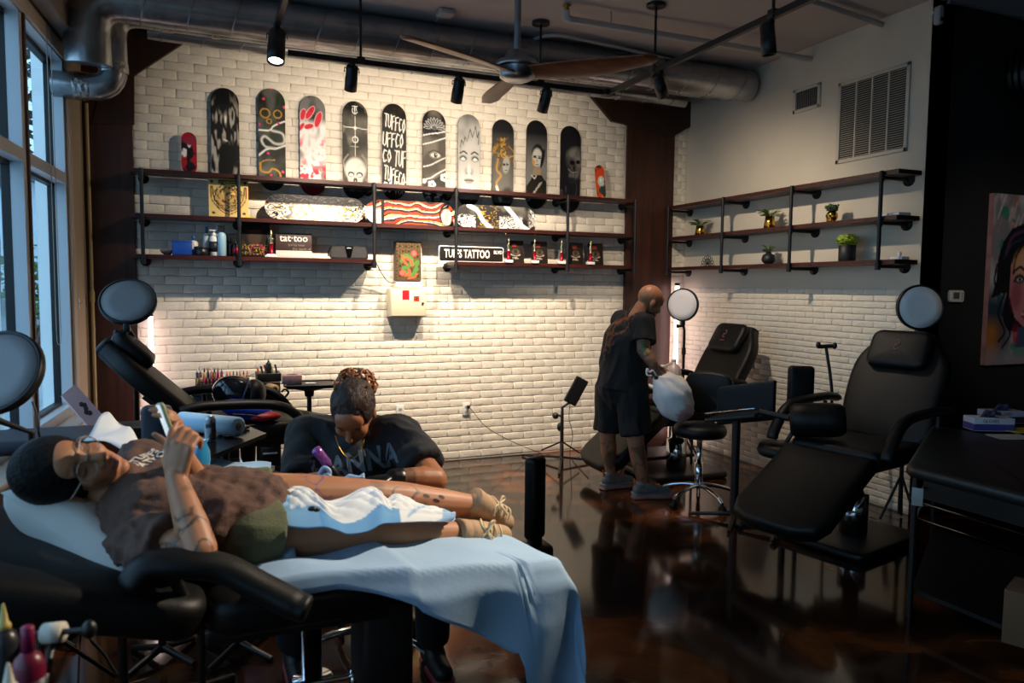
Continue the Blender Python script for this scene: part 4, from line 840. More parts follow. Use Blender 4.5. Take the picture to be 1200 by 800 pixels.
# ================================================================ ON THE BACK WALL
p = onY(480, 310, BY - .06); x0, x1 = sx(464.5, 300, 6.23), sx(493.5, 300, 6.23); zt, zb = onY(480, 283, 6.23)[2], onY(480, 329, 6.23)[2]; zw = onY(480, 338, 6.23)[2]
t = thing('towel_dispenser', 'wall paper towel dispenser covered in a red and green koi pattern', 'dispenser', ((x0 + x1) / 2, BY, zb))
obj('cover', MB().box2((x0, 6.23, zb), (x1, BY - .01, zt), .004), mat('pattern paper edge', '5a4434', .6), t)
a = Art(x1 - x0, zt - zb, 700, '2c1f18')
W_, H_ = x1 - x0, zt - zb
for j in range(9):
    for i in range(-3, 4):
        cx, cy = (i + (j % 2) * .5) * W_ * .24, j * H_ * .125
        for r in (.022, .013): a.ring(cx, cy, r, .0016, '8a7040')
a.curve([(-W_ * .3, H_ * .5), (-.03, H_ * .35), (.03, H_ * .45), (.0, H_ * .62), (-.05, H_ * .7), (.02, H_ * .85), (.07, H_ * .7)], .019, '4d7a34'); a.curve([(.03, H_ * .6), (.08, H_ * .5), (.05, H_ * .75)], .016, '4d7a34')
a.curve([(-.06, H_ * .36), (-.04, H_ * .5), (-.02, H_ * .57)], .012, 'd3593a'); a.curve([(-.02, H_ * .42), (.02, H_ * .5), (.03, H_ * .6)], .015, 'd3593a'); a.curve([(.0, H_ * .72), (.01, H_ * .82), (-.03, H_ * .86)], .014, 'd3593a'); a.curve([(.0, H_ * .93), (.05, H_ * .9), (.07, H_ * .82)], .01, 'd3593a')
for cx, cy in ((.045, .3), (-.055, .8)):
    a.ell(cx, H_ * cy, .026, .026, 'c9383a'); [a.ring(cx, H_ * cy, r, .002, 'e88a7a') for r in (.008, .016)]
panel_art('koi_pattern', a, basis(((x0 + x1) / 2, 6.2295, zt), (1, 0, 0), (0, 0, 1), (0, -1, 0)), t, 90, 130, M_ARTM)
obj('lower_cover', MB().box2((x0, 6.235, zw), (x1 + .015, BY - .01, zb - .002), .012).box2((x1 - .003, 6.27, zw), (x1 + .018, BY - .01, zt - .01), .006), M_WHITE, t)
x0, x1 = sx(457.5, 350, 6.2), sx(500, 350, 6.2); zt, zb = onY(480, 338, 6.2)[2], onY(480, 371, 6.2)[2]; cx = (x0 + x1) / 2
t = thing('sharps_cabinet', 'cream wall cabinet with red warning labels below the koi dispenser', 'cabinet', (cx, BY, zb)); M_CAB = mat('cream enamel', 'd8ccae', .4)
obj('case', MB().box2((x0, 6.215, zb), (x1, BY - .008, zt), .004), M_CAB, t); obj('door', MB().box2((x0 + .006, 6.2, zb + .006), (x1 - .006, 6.216, zt - .006), .004), M_CAB, t)
obj('chute', MB().box2((cx - .1, 6.21, zt - .006), (cx + .09, 6.29, zt + .025), .008), M_CAB, t); obj('lock', MB().lathe([(.011, 0), (.011, .008), (.008, .01)], (x1 - .035, 6.2, zb + .115), (0, -1, 0), 14), M_CHROME, t)
hz = zt - .01
obj('red_label', MB().box2((cx - .055, 6.1985, hz - .085), (cx + .005, 6.2, hz - .005)), mat('label red', 'b3121c', .5), t); obj('white_label', MB().box2((cx - .05, 6.199, hz - .09), (cx + .095, 6.2, hz - .012)), mat('label paper', 'e6dfd6', .5), t)
lb = obj('orange_label', MB().box2((cx + .043, 6.1985, hz - .098), (cx + .093, 6.2, hz - .052)), mat('label orange', 'd8441c', .5), t)
obj('hazard_symbol', MB().tube([(cx + .068 + .011 * math.cos(k), 6.198, hz - .075 + .011 * math.sin(k)) for k in np.linspace(0, 2 * PI, 10)[:-1]], .003, 5, closed=True).tube([(cx + .068, 6.198, hz - .075), (cx + .068, 6.198, hz - .062)], .003, 5), mat('label black', '22140f', .5), lb)
cable('speaker_cable', [onY(439, 303, 6.13), onY(446, 318, 6.2), onY(455, 330, 6.25), onY(464, 331, 6.26)], 'short black cable from the speaker shelf to the koi dispenser', .004)
def outlet(px, py, label):
    p = onY(px, py, BY - .014); t = thing('wall_outlet', label, 'outlet', p, 0, 'wall outlets on the brick')
    obj('plate', MB().box(p, (.072, .008, .115), None, .004), M_WHITE, t)
    for s in (-1, 1):
        sk = obj('socket', MB().pad(rrect(.034, .03, .012), .006, .002, basis((p[0], p[1] - .004, p[2] + s * .021), (1, 0, 0), (0, 0, 1), (0, -1, 0))), mat('outlet face', 'c9c4bb', .5), t)
        obj('slot', MB().box2((p[0] - .008, p[1] - .008, p[2] + s * .021 - .005), (p[0] - .005, p[1] - .006, p[2] + s * .021 + .006)).box2((p[0] + .005, p[1] - .008, p[2] + s * .021 - .005), (p[0] + .008, p[1] - .006, p[2] + s * .021 + .006)), M_BLACK, sk)
    return p
outlet(469, 482, 'white wall outlet beside the tattooist, without a plug'); po = outlet(546.5, 479, 'white wall outlet with a black plug and a thin cable')
pl = thing('power_plug', 'black plug in the right wall outlet', 'plug', po + np.array([.01, -.02, .02])); obj('plug_body', MB().box(po + np.array([.01, -.026, .022]), (.026, .03, .028), None, .005), M_BLACK, pl); obj('prong', MB().box(po + np.array([.01, -.012, .022]), (.012, .012, .012)), M_STEEL, pl)
cable('power_cable', [po + np.array([.015, -.045, .02]), onY(570, 500, 6.2), onY(600, 517, 6.22), onZ(632, 530, .006), onZ(645, 533, .006), onZ(655, 537, .006)], 'thin black cable from the outlet down to the light stand')
# LED tubes
def led(label, a, b, r=.0165):
    a = np.array(a); b = np.array(b); t = thing('led_tube', label, 'lamp', a)
    d = _n(b - a); obj('tube', MB().cyl(a + d * .03, b - d * .03, r, n=12), mat('lit led tube', 'fff2f2', .3, emit=(1, .74, .74), estr=LED_E), t)
    obj('end_cap', MB().cyl(a, a + d * .03, r * 1.15, n=12), M_BLACK, t); obj('end_cap', MB().cyl(b - d * .03, b, r * 1.15, n=12), M_BLACK, t)
LED_E = 4
p = onY(177, 400, 6.24); led('glowing white vertical light tube on the left of the back wall beside the brown column', (p[0], 6.24, .04), (p[0], 6.24, onY(177, 366, 6.24)[2]))
p = onY(790, 400, 6.2); led('glowing white vertical light tube in the right corner behind the round light', (p[0] + .02, 6.2, .04), (p[0] + .02, 6.2, 1.62), .02)
# ================================================================ RIGHT WALL, BLACK WALL
def register(label, y0, y1, z0, z1, cols, hor, n):
    x = RX; t = thing('wall_vent', label, 'vent', (x, (y0 + y1) / 2, z0)); fw = .028; m = mat('vent enamel', 'c2b7a5', .45)
    f = MB(); 
    for a, b, c, d in ((y0, y1, z0, z0 + fw), (y0, y1, z1 - fw, z1), (y0, y0 + fw, z0, z1), (y1 - fw, y1, z0, z1)): f.box2((x - .014, a, c), (x, b, d), .003)
    obj('frame', f, m, t); obj('opening_shade', MB().box2((x - .002, y0 + .02, z0 + .02), (x - .0005, y1 - .02, z1 - .02)), mat('vent shadow', '2c2a28', .9), t)  # dark sheet painted in for the shade behind the slats
    cw = (y1 - y0 - 2 * fw) / cols
    for c in range(cols):
        a0 = y0 + fw + c * cw
        if c: obj('divider', MB().box2((x - .012, a0 - .006, z0 + fw), (x, a0 + .006, z1 - fw)), m, t)
        for k in range(n):
            if hor: zz = z0 + fw + (k + .5) * (z1 - z0 - 2 * fw) / n; b = MB().box((x - .006, a0 + cw / 2, zz), (.012, cw - .012, .0022), Matrix.Rotation(-.6, 3, 'Y'))
            else: yy = a0 + (k + .5) * cw / n; b = MB().box((x - .006, yy, (z0 + z1) / 2), (.012, .002, z1 - z0 - 2 * fw), Matrix.Rotation(.6, 3, 'Z'))
            obj('slat', b, m, t)
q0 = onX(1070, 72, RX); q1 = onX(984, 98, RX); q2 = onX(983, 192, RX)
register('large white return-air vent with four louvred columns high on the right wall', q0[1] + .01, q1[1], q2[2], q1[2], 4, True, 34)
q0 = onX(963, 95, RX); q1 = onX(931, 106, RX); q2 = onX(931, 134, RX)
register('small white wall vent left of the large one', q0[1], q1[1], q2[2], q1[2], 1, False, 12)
# shelf plants
M_GOLD = mat('polished gold pot', 'c8963a', .18, 1); M_POT = mat('matt black pot', '17181a', .5)
def plant(label, px, py, zs, pot, leaf, n, rad, kind, x=RX - .14, hgt=.09):
    r_ = ray(px, py); p = CAMP + r_ * (x / r_[0]); y = p[1]; t = thing('potted_plant', label, 'plant', (x, y, zs)); rg = random.Random(px); z = zs
    if pot == 'gold': obj('pot', MB().lathe([(.040, 0), (.05, .004), (.043, .055), (.036, hgt), (.032, hgt), (.036, .06)], (x, y, z)), M_GOLD, t); top = z + hgt
    elif pot == 'bowl': obj('pot', MB().lathe([(.025, 0), (.05, .02), (.058, .045), (.045, .08), (.022, .09), (.02, .1), (.024, .104)], (x, y, z)), M_POT, t); top = z + .1
    elif pot == 'skull':
        obj('pot', MB().ell((x, y, z + .05), (.04, .045, .045), n=16, m=10).box((x - .01, y, z + .018), (.05, .05, .035), None, .01), M_GOLD, t)
        for s in (-1, 1): obj('eye_socket', MB().ell((x - .034, y + s * .017, z + .05), (.01, .01, .011)), M_POT, t)
        top = z + .085
    else: obj('pot', MB().lathe([(.056, 0), (.06, .004), (.06, .118), (.055, .12), (.054, .1)], (x, y, z), n=24), M_POT, t); top = z + .11
    st = MB(); lf = MB()
    for k in range(n):
        if kind == 'fern':
            an = rg.uniform(0, 6.3); L = rad * rg.uniform(.6, 1.1); up = rg.uniform(.02, .07); b = Vector((x, y, top - .01)); pts = [b + Vector((math.cos(an) * L * u, math.sin(an) * L * u, up * 2.2 * u * (1 - u * .55))) for u in (0, .33, .66, 1)]
            st.tube(pts, .0015, 4)
            for u in np.linspace(.25, 1, 9):
                c = pts[0].lerp(pts[3], u); c.z = top - .01 + up * 2.2 * u * (1 - u * .55); sd = Vector((-math.sin(an), math.cos(an), .2)); fw_ = Vector((math.cos(an), math.sin(an), .1))
                for s in (-1, 1): q = c + sd * s * .016 + fw_ * .008; lf.add([c, c + sd * s * .01 - fw_ * .004, q, c + sd * s * .008 + fw_ * .008], [[0, 1, 2, 3]], False)
        else:
            u = Vector((rg.gauss(0, 1), rg.gauss(0, 1), rg.gauss(0, 1))).normalized(); c = Vector((x, y, top + rad * .55)) + Vector((u.x * rad, u.y * rad * 1.1, u.z * rad * .62)) * rg.uniform(.55, 1)
            a, b, d = frame(u + Vector((rg.gauss(0, .4), rg.gauss(0, .4), rg.gauss(0, .4)))); q = rg.uniform(.010, .016); lf.add([c - a * q, c - b * q * .6, c + a * q + d * .004, c + b * q * .6], [[0, 1, 2, 3]], False)
            if k % 6 == 0: st.tube([(x, y, top - .01), c], .0015, 4)
    obj('stem', st, mat('plant stem', '4a5a24', .6), t)['kind'] = 'stuff'; obj('foliage', lf, mat(*leaf), t)['kind'] = 'stuff'
GR = ('bright fern leaf', '7ea236', .55, 0, .25, 60); GD = ('dark succulent leaf', '2f4a24', .55, 0, .25, 60); GY = ('yellow green shrub leaf', '9db02c', .55, 0, .25, 60)
plant('fern in a gold pot, leftmost on the middle tier of the right wall shelf', 820.5, 270, ZR[1], 'gold', GR, 26, .1, 'fern')
plant('fern in a gold pot, second from left on the right wall shelf', 902, 262, ZR[1], 'gold', GR, 30, .1, 'fern', hgt=.1)
plant('dark succulent in a small gold skull pot on the middle tier', 975, 254, ZR[1], 'skull', GD, 150, .05, 'bush')
plant('small fern in a round black vase on the bottom tier of the right wall shelf', 900.5, 305, ZR[2], 'bowl', GR, 16, .065, 'fern')
plant('bushy yellow-green plant in a black cylinder pot on the bottom tier', 992.5, 303, ZR[2], 'cyl', GY, 330, .082, 'bush')
r_ = ray(829, 310); p = CAMP + r_ * ((RX - .13) / r_[0]); lo = MB(); lz = ZR[2]
for k in range(9):
    an = PI * (k + .0) / 8; dy, dz = math.cos(an), math.sin(an); q = []
    for u in np.linspace(0, 2 * PI, 15)[:-1]: al = .055 + .042 * math.cos(u); ac = .017 * math.sin(u); q.append((p[0], p[1] + dy * al - dz * ac, lz + .004 + max(0, dz * al + dy * ac + .006)))
    lo.tube(q, .0032, 6, closed=True)
t = thing('lotus_ornament', 'black wire lotus ornament on the bottom tier of the right wall shelf', 'ornament', (p[0], p[1], lz)); obj('petals', lo, M_IRON, t); obj('base_wire', MB().tube([(p[0], p[1] - .1, lz + .004), (p[0], p[1] + .1, lz + .004)], .004, 6), M_IRON, t)
p = (RX - .16, 3.77, ZR[1]); t = thing('white_cards', 'white boxed cards lying at the right end of the middle tier', 'box', p)
for k, (dy, w_) in enumerate(((-.06, .08), (.03, .07))): obj('card_box', MB().box((p[0] + .02, p[1] + dy, p[2] + .012), (.11, w_, .022), None, .002), mat('white card', 'd9dadd', .5, var=.1, vscale=50), t)
p = (RX - .1, 3.73, ZR[2]); t = thing('desk_gadget', 'small white device with a round knob at the right end of the bottom tier', 'device', p); obj('body', MB().box((p[0], p[1], p[2] + .012), (.07, .1, .022), None, .004), M_WHITE, t); obj('knob', MB().lathe([(.012, 0), (.012, .03), (.006, .034)], (p[0], p[1], p[2] + .022)), M_WHITE, t)
# painting
PW, PH = .62, 1.235; p = onY(1165, 226, KY - .04); p2 = onY(1155, 428, KY - .04); PZ = p[2]; PX = p[0] + .004; PH = p[2] - p2[2]; KYP = KY - .004
a = Art(PW, PH, 220, '77757a')
a.cloud('b3b0b2', 9, 5, .45, .7, 1, .9); a.cloud('a8645e', 8, 5, .55, .7, 2, .8); a.cloud('2f7a66', 9, 8, .66, .72, 5); a.put(np.clip(.4 - (a.x + PW / 2) / .05, 0, 1) , '9c5a50')
for k in range(26): x0_, y0_ = RNG.uniform(-.3, .3), RNG.uniform(0, .35); a.line([(x0_, y0_), (x0_ + .04, y0_ - .1)], .008, random.choice(['cfcbd0', '9a4a4c', '6f7d84', 'b98a80']), .8, .6)
a.put(np.clip((a.y - .62) * 6, 0, 1) * np.clip(-a.x * 6, 0, 1), '24384a'); a.cloud('c98a28', 6, 4, .5, .65, 9, .9) if False else a.put(np.clip((a.y - .85) * 8, 0, 1) * np.clip((-.12 - a.x) * 8, 0, 1) * .8, 'a8681c'); a.put(np.clip((a.y - 1.05) * 8, 0, 1) * .7, '8a8a90')
hair = [(-.24, .62), (-.23, .45), (-.19, .34), (-.1, .24), (.05, .19), (.2, .2), (.31, .28), (.31, .9), (.2, 1.0), (-.06, .98), (-.16, .86), (-.12, .7), (-.28, .72)]
a.poly(hair, '16151b'); a.curve([(-.15, .42), (-.1, .31), (0, .26), (.15, .24)], .022, '5a3a5e', .9, .8); a.curve([(-.17, .46), (-.1, .36), (.02, .31)], .012, '2e3c58', .9, .8)
a.poly([(-.09, .5), (-.02, .4), (.12, .36), (.28, .42), (.29, .75), (.2, .92), (.08, .95), (-.02, .88), (-.09, .72)], 'b8767a'); a.cloud('d9a48e', 6, 5, .45, .65, 15, .0)
a.ell(.03, .5, .09, .1, 'cfa078', .3, .8, .8); a.ell(-.02, .72, .06, .1, '8d3a48', 0, .8, .7); a.ell(.12, .66, .03, .1, 'dcb8a8', 0, .8, .8); a.ell(.2, .55, .06, .08, 'c98f7c', 0, .8, .8)
for ex in (.01, .2): a.ell(ex, .6, .055, .034, '26222a', 0, .4); a.ell(ex, .603, .035, .017, 'b9b6b8', 0, .3); a.ell(ex + .005, .603, .014, .015, '141216'); a.curve([(ex - .07, .55), (ex, .515), (ex + .06, .54)], .012, '17151a'); a.curve([(ex - .06, .62), (ex, .575), (ex + .06, .605)], .01, '0d0c10')
a.curve([(.09, .62), (.08, .72), (.1, .76), (.14, .765)], .008, '5d2c34'); a.ell(.12, .86, .07, .034, 'a5182a', -.05, .2); a.line([(.055, .855), (.185, .852)], .008, 'e4dcd8'); a.line([(.05, .855), (.19, .85)], .004, '3a0c14')
a.poly([(.02, .95), (.16, .96), (.2, 1.1), (.0, 1.1)], '3a4a66'); a.put(np.clip((a.noise(12, 4, 31) - .55) * 8, 0, 1) * np.clip((a.y - .9) * 6, 0, 1), 'a02030')
for pts in ([(-.24, .5), (-.26, .62), (-.2, .7), (-.28, .73)], [(-.14, .7), (-.2, .85), (-.12, .98), (-.18, 1.05)], [(-.1, .75), (-.13, .9), (-.06, 1.0), (-.14, 1.1)], [(.02, .36), (-.04, .45), (-.06, .56)]): a.curve(pts, .012, '131218')
a.curve([(.03, .37), (-.03, .45), (-.05, .53)], .006, 'c08a3a'); a.blur()
t = thing('canvas_painting', 'large painted canvas of a dark-haired red-lipped woman on the black wall', 'painting', (PX + PW / 2, KY, PZ - PH))
obj('canvas', MB().box2((PX, KY - .04, PZ - PH), (PX + PW, KYP, PZ)), mat('canvas side', '9a6a60', .8, var=.3, vscale=12), t); panel_art('painted_face', a, basis((PX + PW / 2, KY - .0406, PZ), (1, 0, 0), (0, 0, 1), (0, -1, 0)), t, 110, 200, M_ARTM)
p = onY(1121, 347, KY - .02); t = thing('thermostat', 'white thermostat with a grey screen on the black wall', 'thermostat', p); obj('case', MB().pad(rrect(.14, .085, .02), .028, .008, basis((p[0], KY - .015, p[2]), (1, 0, 0), (0, 0, 1), (0, -1, 0))), mat('off-white plastic', 'bdbab2', .45), t)
obj('screen', MB().box((p[0] - .015, KY - .03, p[2] + .004), (.06, .004, .045), None, .002), mat('lcd screen', '4d5550', .2), t)
for k in (-1, 0, 1): obj('button', MB().ell((p[0] + .045, KY - .03, p[2] + k * .018), (.008, .004, .006)), mat('grey button', '8d8c88', .5), t)
p = onY(1100, 18, KY - .05); t = thing('security_camera', 'small white security camera at the top corner of the black wall', 'camera', p); obj('housing', MB().pad(rrect(.045, .12, .02), .05, .01, basis((p[0], p[1], p[2]), (1, 0, 0), (0, 0, 1), (0, -1, 0))), mat('camera white', '9a9a9c', .4), t); obj('lens', MB().lathe([(.016, 0), (.016, .006), (.008, .008)], (p[0], p[1] - .025, p[2] - .03), (0, -1, 0), 16), mat('gloss black', '060607', .1), t); obj('bracket', MB().cyl((p[0], p[1] + .02, p[2] + .02), (p[0], KY, p[2] + .03), .01), M_WHITE, t)
p0 = onY(1110, 3, KY - .02); tag(obj('conduit', MB().tube([(p0[0], KY - .03, p0[2]), (p0[0] + .1, KY - .02, p0[2] + .01), (7.3, KY - .02, p0[2] + .01)], .012, 8), mat('grey conduit', '77767a', .5)), 'thin grey conduit along the top of the black wall', 'conduit')
# ribbed black duct at the right edge
c0 = onY(1200, 90, KY - .02); ax = np.array([.10, -.99, .0]); ax /= np.linalg.norm(ax); t = thing('ribbed_duct', 'short ribbed black round duct projecting at the upper right edge', 'duct', c0); R_ = .215
prof = [(.01, -.002), (R_ * .96, 0), (R_ * 1.04, .0), (R_ * 1.04, .012), (R_, .014)]
for k in range(20): prof += [(R_, .03 + k * .045), (R_ + .008, .042 + k * .045), (R_ + .008, .05 + k * .045), (R_, .062 + k * .045)]
obj('duct_wall', MB().lathe(prof, c0, ax, 36), mat('black painted duct', '17181a', .35, .4), t); c9 = c0 + ax * .25; obj('hanger_strap', MB().tube([(c9[0], c9[1], c9[2] + R_ - .02), (c9[0], c9[1], CZ)], .008, 6), M_TRK, t)
c8 = c0 + ax * .8; obj('hanger_strap', MB().tube([(c8[0], c8[1], c8[2] + R_ - .02), (c8[0], c8[1], CZ)], .008, 6), M_TRK, t)
# conduit beside the left column
x = onY(107, 300, 6.3)[0]; tag(obj('conduit', MB().tube([(x, 6.29, .02), (x, 6.29, 2.86)], .012, 8).tube([(x, 6.29, 1.42), (x, 6.29, 1.5)], .017, 8), mat('cream conduit paint', 'a89870', .5)), 'thin cream vertical conduit between the window casing and the left brown column', 'conduit')
struct('trim_7', MB().box2((-.79, 6.30, .0), (-.755, BY, 3.2)), M_BEIGE)
# ================================================================ TATTOO CHAIRS
M_LOGO = mat('dusty pink stitched logo', '96606e', .6)
def R3(axis, a): return Matrix.Rotation(a, 4, axis)
def tattoo_chair(label, loc, rz, seat_z=.58, back=58, leg=38, back_len=.76, leg_len=.64, arms=(1, -1), arm_z=.20, plate=True, logo=True, seat_len=.56):
    """local +x runs from the backrest to the foot rest; back/leg = degrees above/below the horizontal"""
    t = thing('tattoo_chair', label, 'chair', loc, rz, 'black tattoo chairs'); T = .11; zc = seat_z - T / 2
    ob = lambda n, mb, m, p=None: obj(n, mb, m, p or t, local=True)
    ob('seat', MB().pad(rrect(seat_len, .60, .07), T, .035, Matrix.Translation((0, 0, zc)), .012), M_LEATHER)
    hb = Matrix.Translation((-seat_len / 2 + .02, 0, zc + .02)) @ R3('Y', math.radians(180 - 0)) @ R3('Y', math.radians(back)) @ Matrix.Translation((back_len / 2, 0, 0))
    out = [(-back_len / 2, -.27), (-.05, -.31), (back_len * .22, -.30), (back_len * .40, -.22), (back_len * .46, -.19), (back_len / 2, -.15), (back_len / 2, .15), (back_len * .46, .19), (back_len * .40, .22), (back_len * .22, .30), (-.05, .31), (-back_len / 2, .27)]
    bk = ob('backrest', MB().pad([tuple(p[:2]) for p in curve([(a, b, 0) for a, b in out] + [(out[0][0], out[0][1], 0)], 4)][:-1], T, .04, hb, .012), M_LEATHER)
    side = -1                                                            # the sitter's side of the backrest
    hr = hb @ Matrix.Translation((back_len * .30, 0, side * (T / 2 + .03)))
    h = ob('headrest', MB().pad(rrect(.27, .40, .07), .085, .038, hr, .01), M_LEATHER)
    if logo:
        lg = MB(); zz = side * .054
        lg.tube([hr @ Vector((.03 + .022 * math.cos(a) * .9, .016 * math.sin(a), zz)) for a in np.linspace(-.6, 4.2, 14)], .0028, 5)
        lg.tube([hr @ Vector((-.005 + .017 * math.cos(a) * .9, .014 * math.sin(a), zz)) for a in np.linspace(1.9, 6.6, 14)], .0028, 5)
        lg.box(hr @ Vector((-.042, 0, zz + .002)), (.008, .008, .003)); 
        for k in range(9): lg.tube([hr @ Vector((-.042 + .004 * (-1) ** k, -.03 + k * .0075, zz)), hr @ Vector((-.05, -.028 + k * .0075, zz))], .0014, 4)
        ob('stitched_logo', lg, M_LOGO, h)
    hl = Matrix.Translation((seat_len / 2 - .01, 0, zc)) @ R3('Y', math.radians(leg)) @ Matrix.Translation((leg_len / 2 + .015, 0, 0))
    lo = [(-leg_len / 2, -.29), (leg_len * .3, -.30), (leg_len * .44, -.26), (leg_len / 2, -.15), (leg_len / 2, .15), (leg_len * .44, .26), (leg_len * .3, .30), (-leg_len / 2, .29)]
    q = []
    for a, b in zip(lo, lo[1:] + lo[:1]): q += [tuple(lerp(a, b, u)) for u in (0, .33, .66)]
    ob('leg_rest', MB().pad(q, T * .95, .035, hl, .01), M_LEATHER)
    for s in arms:
        y = s * .37; z = seat_z + arm_z; x0 = -seat_len / 2 - .06
        a = ob('armrest', MB().tube(curve([(x0 - .05, y, z - .01), (x0 + .1, y, z + .01), (x0 + .42, y, z), (x0 + .56, y, z - .05), (x0 + .66, y, z - .17), (x0 + .68, y, z - .22)], 5), [.03] + [.038] * 24 + [.03], 12, flat=.75), M_LEATHER)
        ob('arm_bracket', MB().tube([(x0 + .1, y, z - .02), (x0 + .12, y, seat_z - .08), (x0 + .14, y * .7, seat_z - .1)], .014, 8), M_BLACK, a)
    fr = MB().box((0, 0, zc - T / 2 - .03), (seat_len * .9, .36, .05), None, .01)
    fr.tube([(seat_len / 2 - .05, -.12, zc - .09), hl @ Vector((.1, -.12, -.075))], .016, 8).tube([(seat_len / 2 - .05, .12, zc - .09), hl @ Vector((.1, .12, -.075))], .016, 8)
    fr.tube([(-seat_len / 2 + .05, -.12, zc - .09), hb @ Vector((.0, -.12, .075))], .016, 8).tube([(-seat_len / 2 + .05, .12, zc - .09), hb @ Vector((.0, .12, .075))], .016, 8)
    ob('under_frame', fr, M_BLACK)
    ob('lift_column', MB().lathe([(.085, .055), (.085, .30), (.06, .305), (.05, .32), (.05, zc - .1)], (0, 0, 0), n=28), M_CHROME)
    ob('base_plate', MB().pad(rrect(.72, .56, .06), .05, .02, Matrix.Translation((0.02, 0, .03))), M_BLACK)
    for a in (-.28, .3):
        for b in (-.22, .22): ob('foot', MB().cyl((a, b, 0), (a, b, .02), .025), M_BLACK)
    return t
tattoo_chair('black reclining tattoo chair at right in front of the black wall', (3.76, 3.40, 0), PI + .22, .635, 62, 31, leg_len=.68)
tattoo_chair('black tattoo chair in the middle, behind the standing man', (3.70, 5.20, 0), PI - .04, .61, 60, 40, leg_len=.66)
tattoo_chair('black tattoo chair at left by the window column, back reclined', (.27, 4.93, 0), 0.03, .74, 44, 14, back_len=.74, arm_z=.12, logo=False)
# ---------------------------------------------------------------- the client's chair, laid flat
t = thing('tattoo_chair', 'black tattoo chair laid flat under the client, nearest the viewer', 'chair', (.25, 2.12, 0), 0, 'black tattoo chairs'); CH = t
def lay(name, a, b, w, T, z0=0): # pad from a to b (centre line of its top face), width w
    a, b = Vector(a), Vector(b); d = (b - a); L = d.length; d.normalize(); y = Vector((0, 1, 0)); n = d.cross(y).normalized() * -1
    if n.z < 0: n = -n
    y = n.cross(d); M = basis((a + b) / 2 - n * T / 2, d, y, n); return obj(name, MB().pad(rrect(L, w, .08), T, .04, M, .008), M_LEATHER, t)
lay('backrest', (-.82, 2.17, 1.03), (.0, 2.24, .77), .60, .11); lay('seat', (-.02, 2.25, .768), (.48, 2.29, .755), .60, .11); lay('leg_rest', (.48, 2.30, .752), (1.0, 2.42, .665), .58, .10)
hp = at(60, 640, 1.72); lay('headrest', (-.98, 2.17, 1.15), (-.72, 2.18, 1.06), .36, .08)
na = obj('armrest', MB().tube(curve([at(150, 690, 1.76), at(172, 664, 1.78), at(215, 660, 1.80), at(262, 666, 1.83), at(310, 690, 1.84), at(345, 708, 1.84), at(362, 714, 1.84)], 6), [.03] + [.045] * 30 + [.042] * 5 + [.03], 12, flat=.75), M_LEATHER, t)
obj('arm_bracket', MB().tube([at(200, 668, 1.81), at(215, 700, 1.88), (.1, 2.12, .66)], .016, 8), M_BLACK, na)
fa = obj('armrest', MB().tube(curve([(-.2, 2.66, .90), (.0, 2.67, .91), (.2, 2.67, .90), (.34, 2.67, .83)], 5), .036, 12, flat=.75), M_LEATHER, t); obj('arm_bracket', MB().tube([(0, 2.66, .90), (.02, 2.6, .72), (.05, 2.45, .66)], .014, 8), M_BLACK, fa)
obj('under_frame', MB().box((.25, 2.27, .62), (.5, .38, .05), None, .01).tube([(.0, 2.14, .62), (-.3, 2.14, .78)], .018, 8).tube([(.0, 2.40, .62), (-.3, 2.40, .78)], .018, 8).tube([(.4, 2.14, .62), (.8, 2.22, .60)], .018, 8).tube([(.4, 2.40, .62), (.8, 2.48, .60)], .018, 8), M_BLACK, t)
px_ = .30
obj('lift_column', MB().lathe([(.062, .07), (.062, .36), (.058, .365), (.03, .365), (.03, .62)], (px_, 2.27, 0), n=28), M_CHROME, t)
obj('pedal_bar', MB().tube(curve([(px_ - .1, 2.14, .06), (px_ - .1, 2.14, .39), (px_ - .08, 2.14, .41), (px_ + .08, 2.14, .41), (px_ + .1, 2.14, .39), (px_ + .1, 2.14, .06)], 4), .008, 8), M_CHROME, t)
obj('column_shroud', MB().box((.52, 2.3, .33), (.16, .22, .56), None, .02), M_BLACK, t)
obj('base_plate', MB().pad(rrect(.8, .56, .06), .05, .02, Matrix.Translation((.34, 2.27, .03))), M_BLACK, t)
for a in (-.02, .7):
    for b in (2.05, 2.5): obj('foot', MB().cyl((a, b, 0), (a, b, .02), .025), M_BLACK, t)
obj('pedal', MB().tube([(.02, 2.05, .08), (-.2, 1.98, .14)], .014, 8).box((-.24, 1.97, .15), (.1, .07, .02), None, .008), M_BLACK, t)
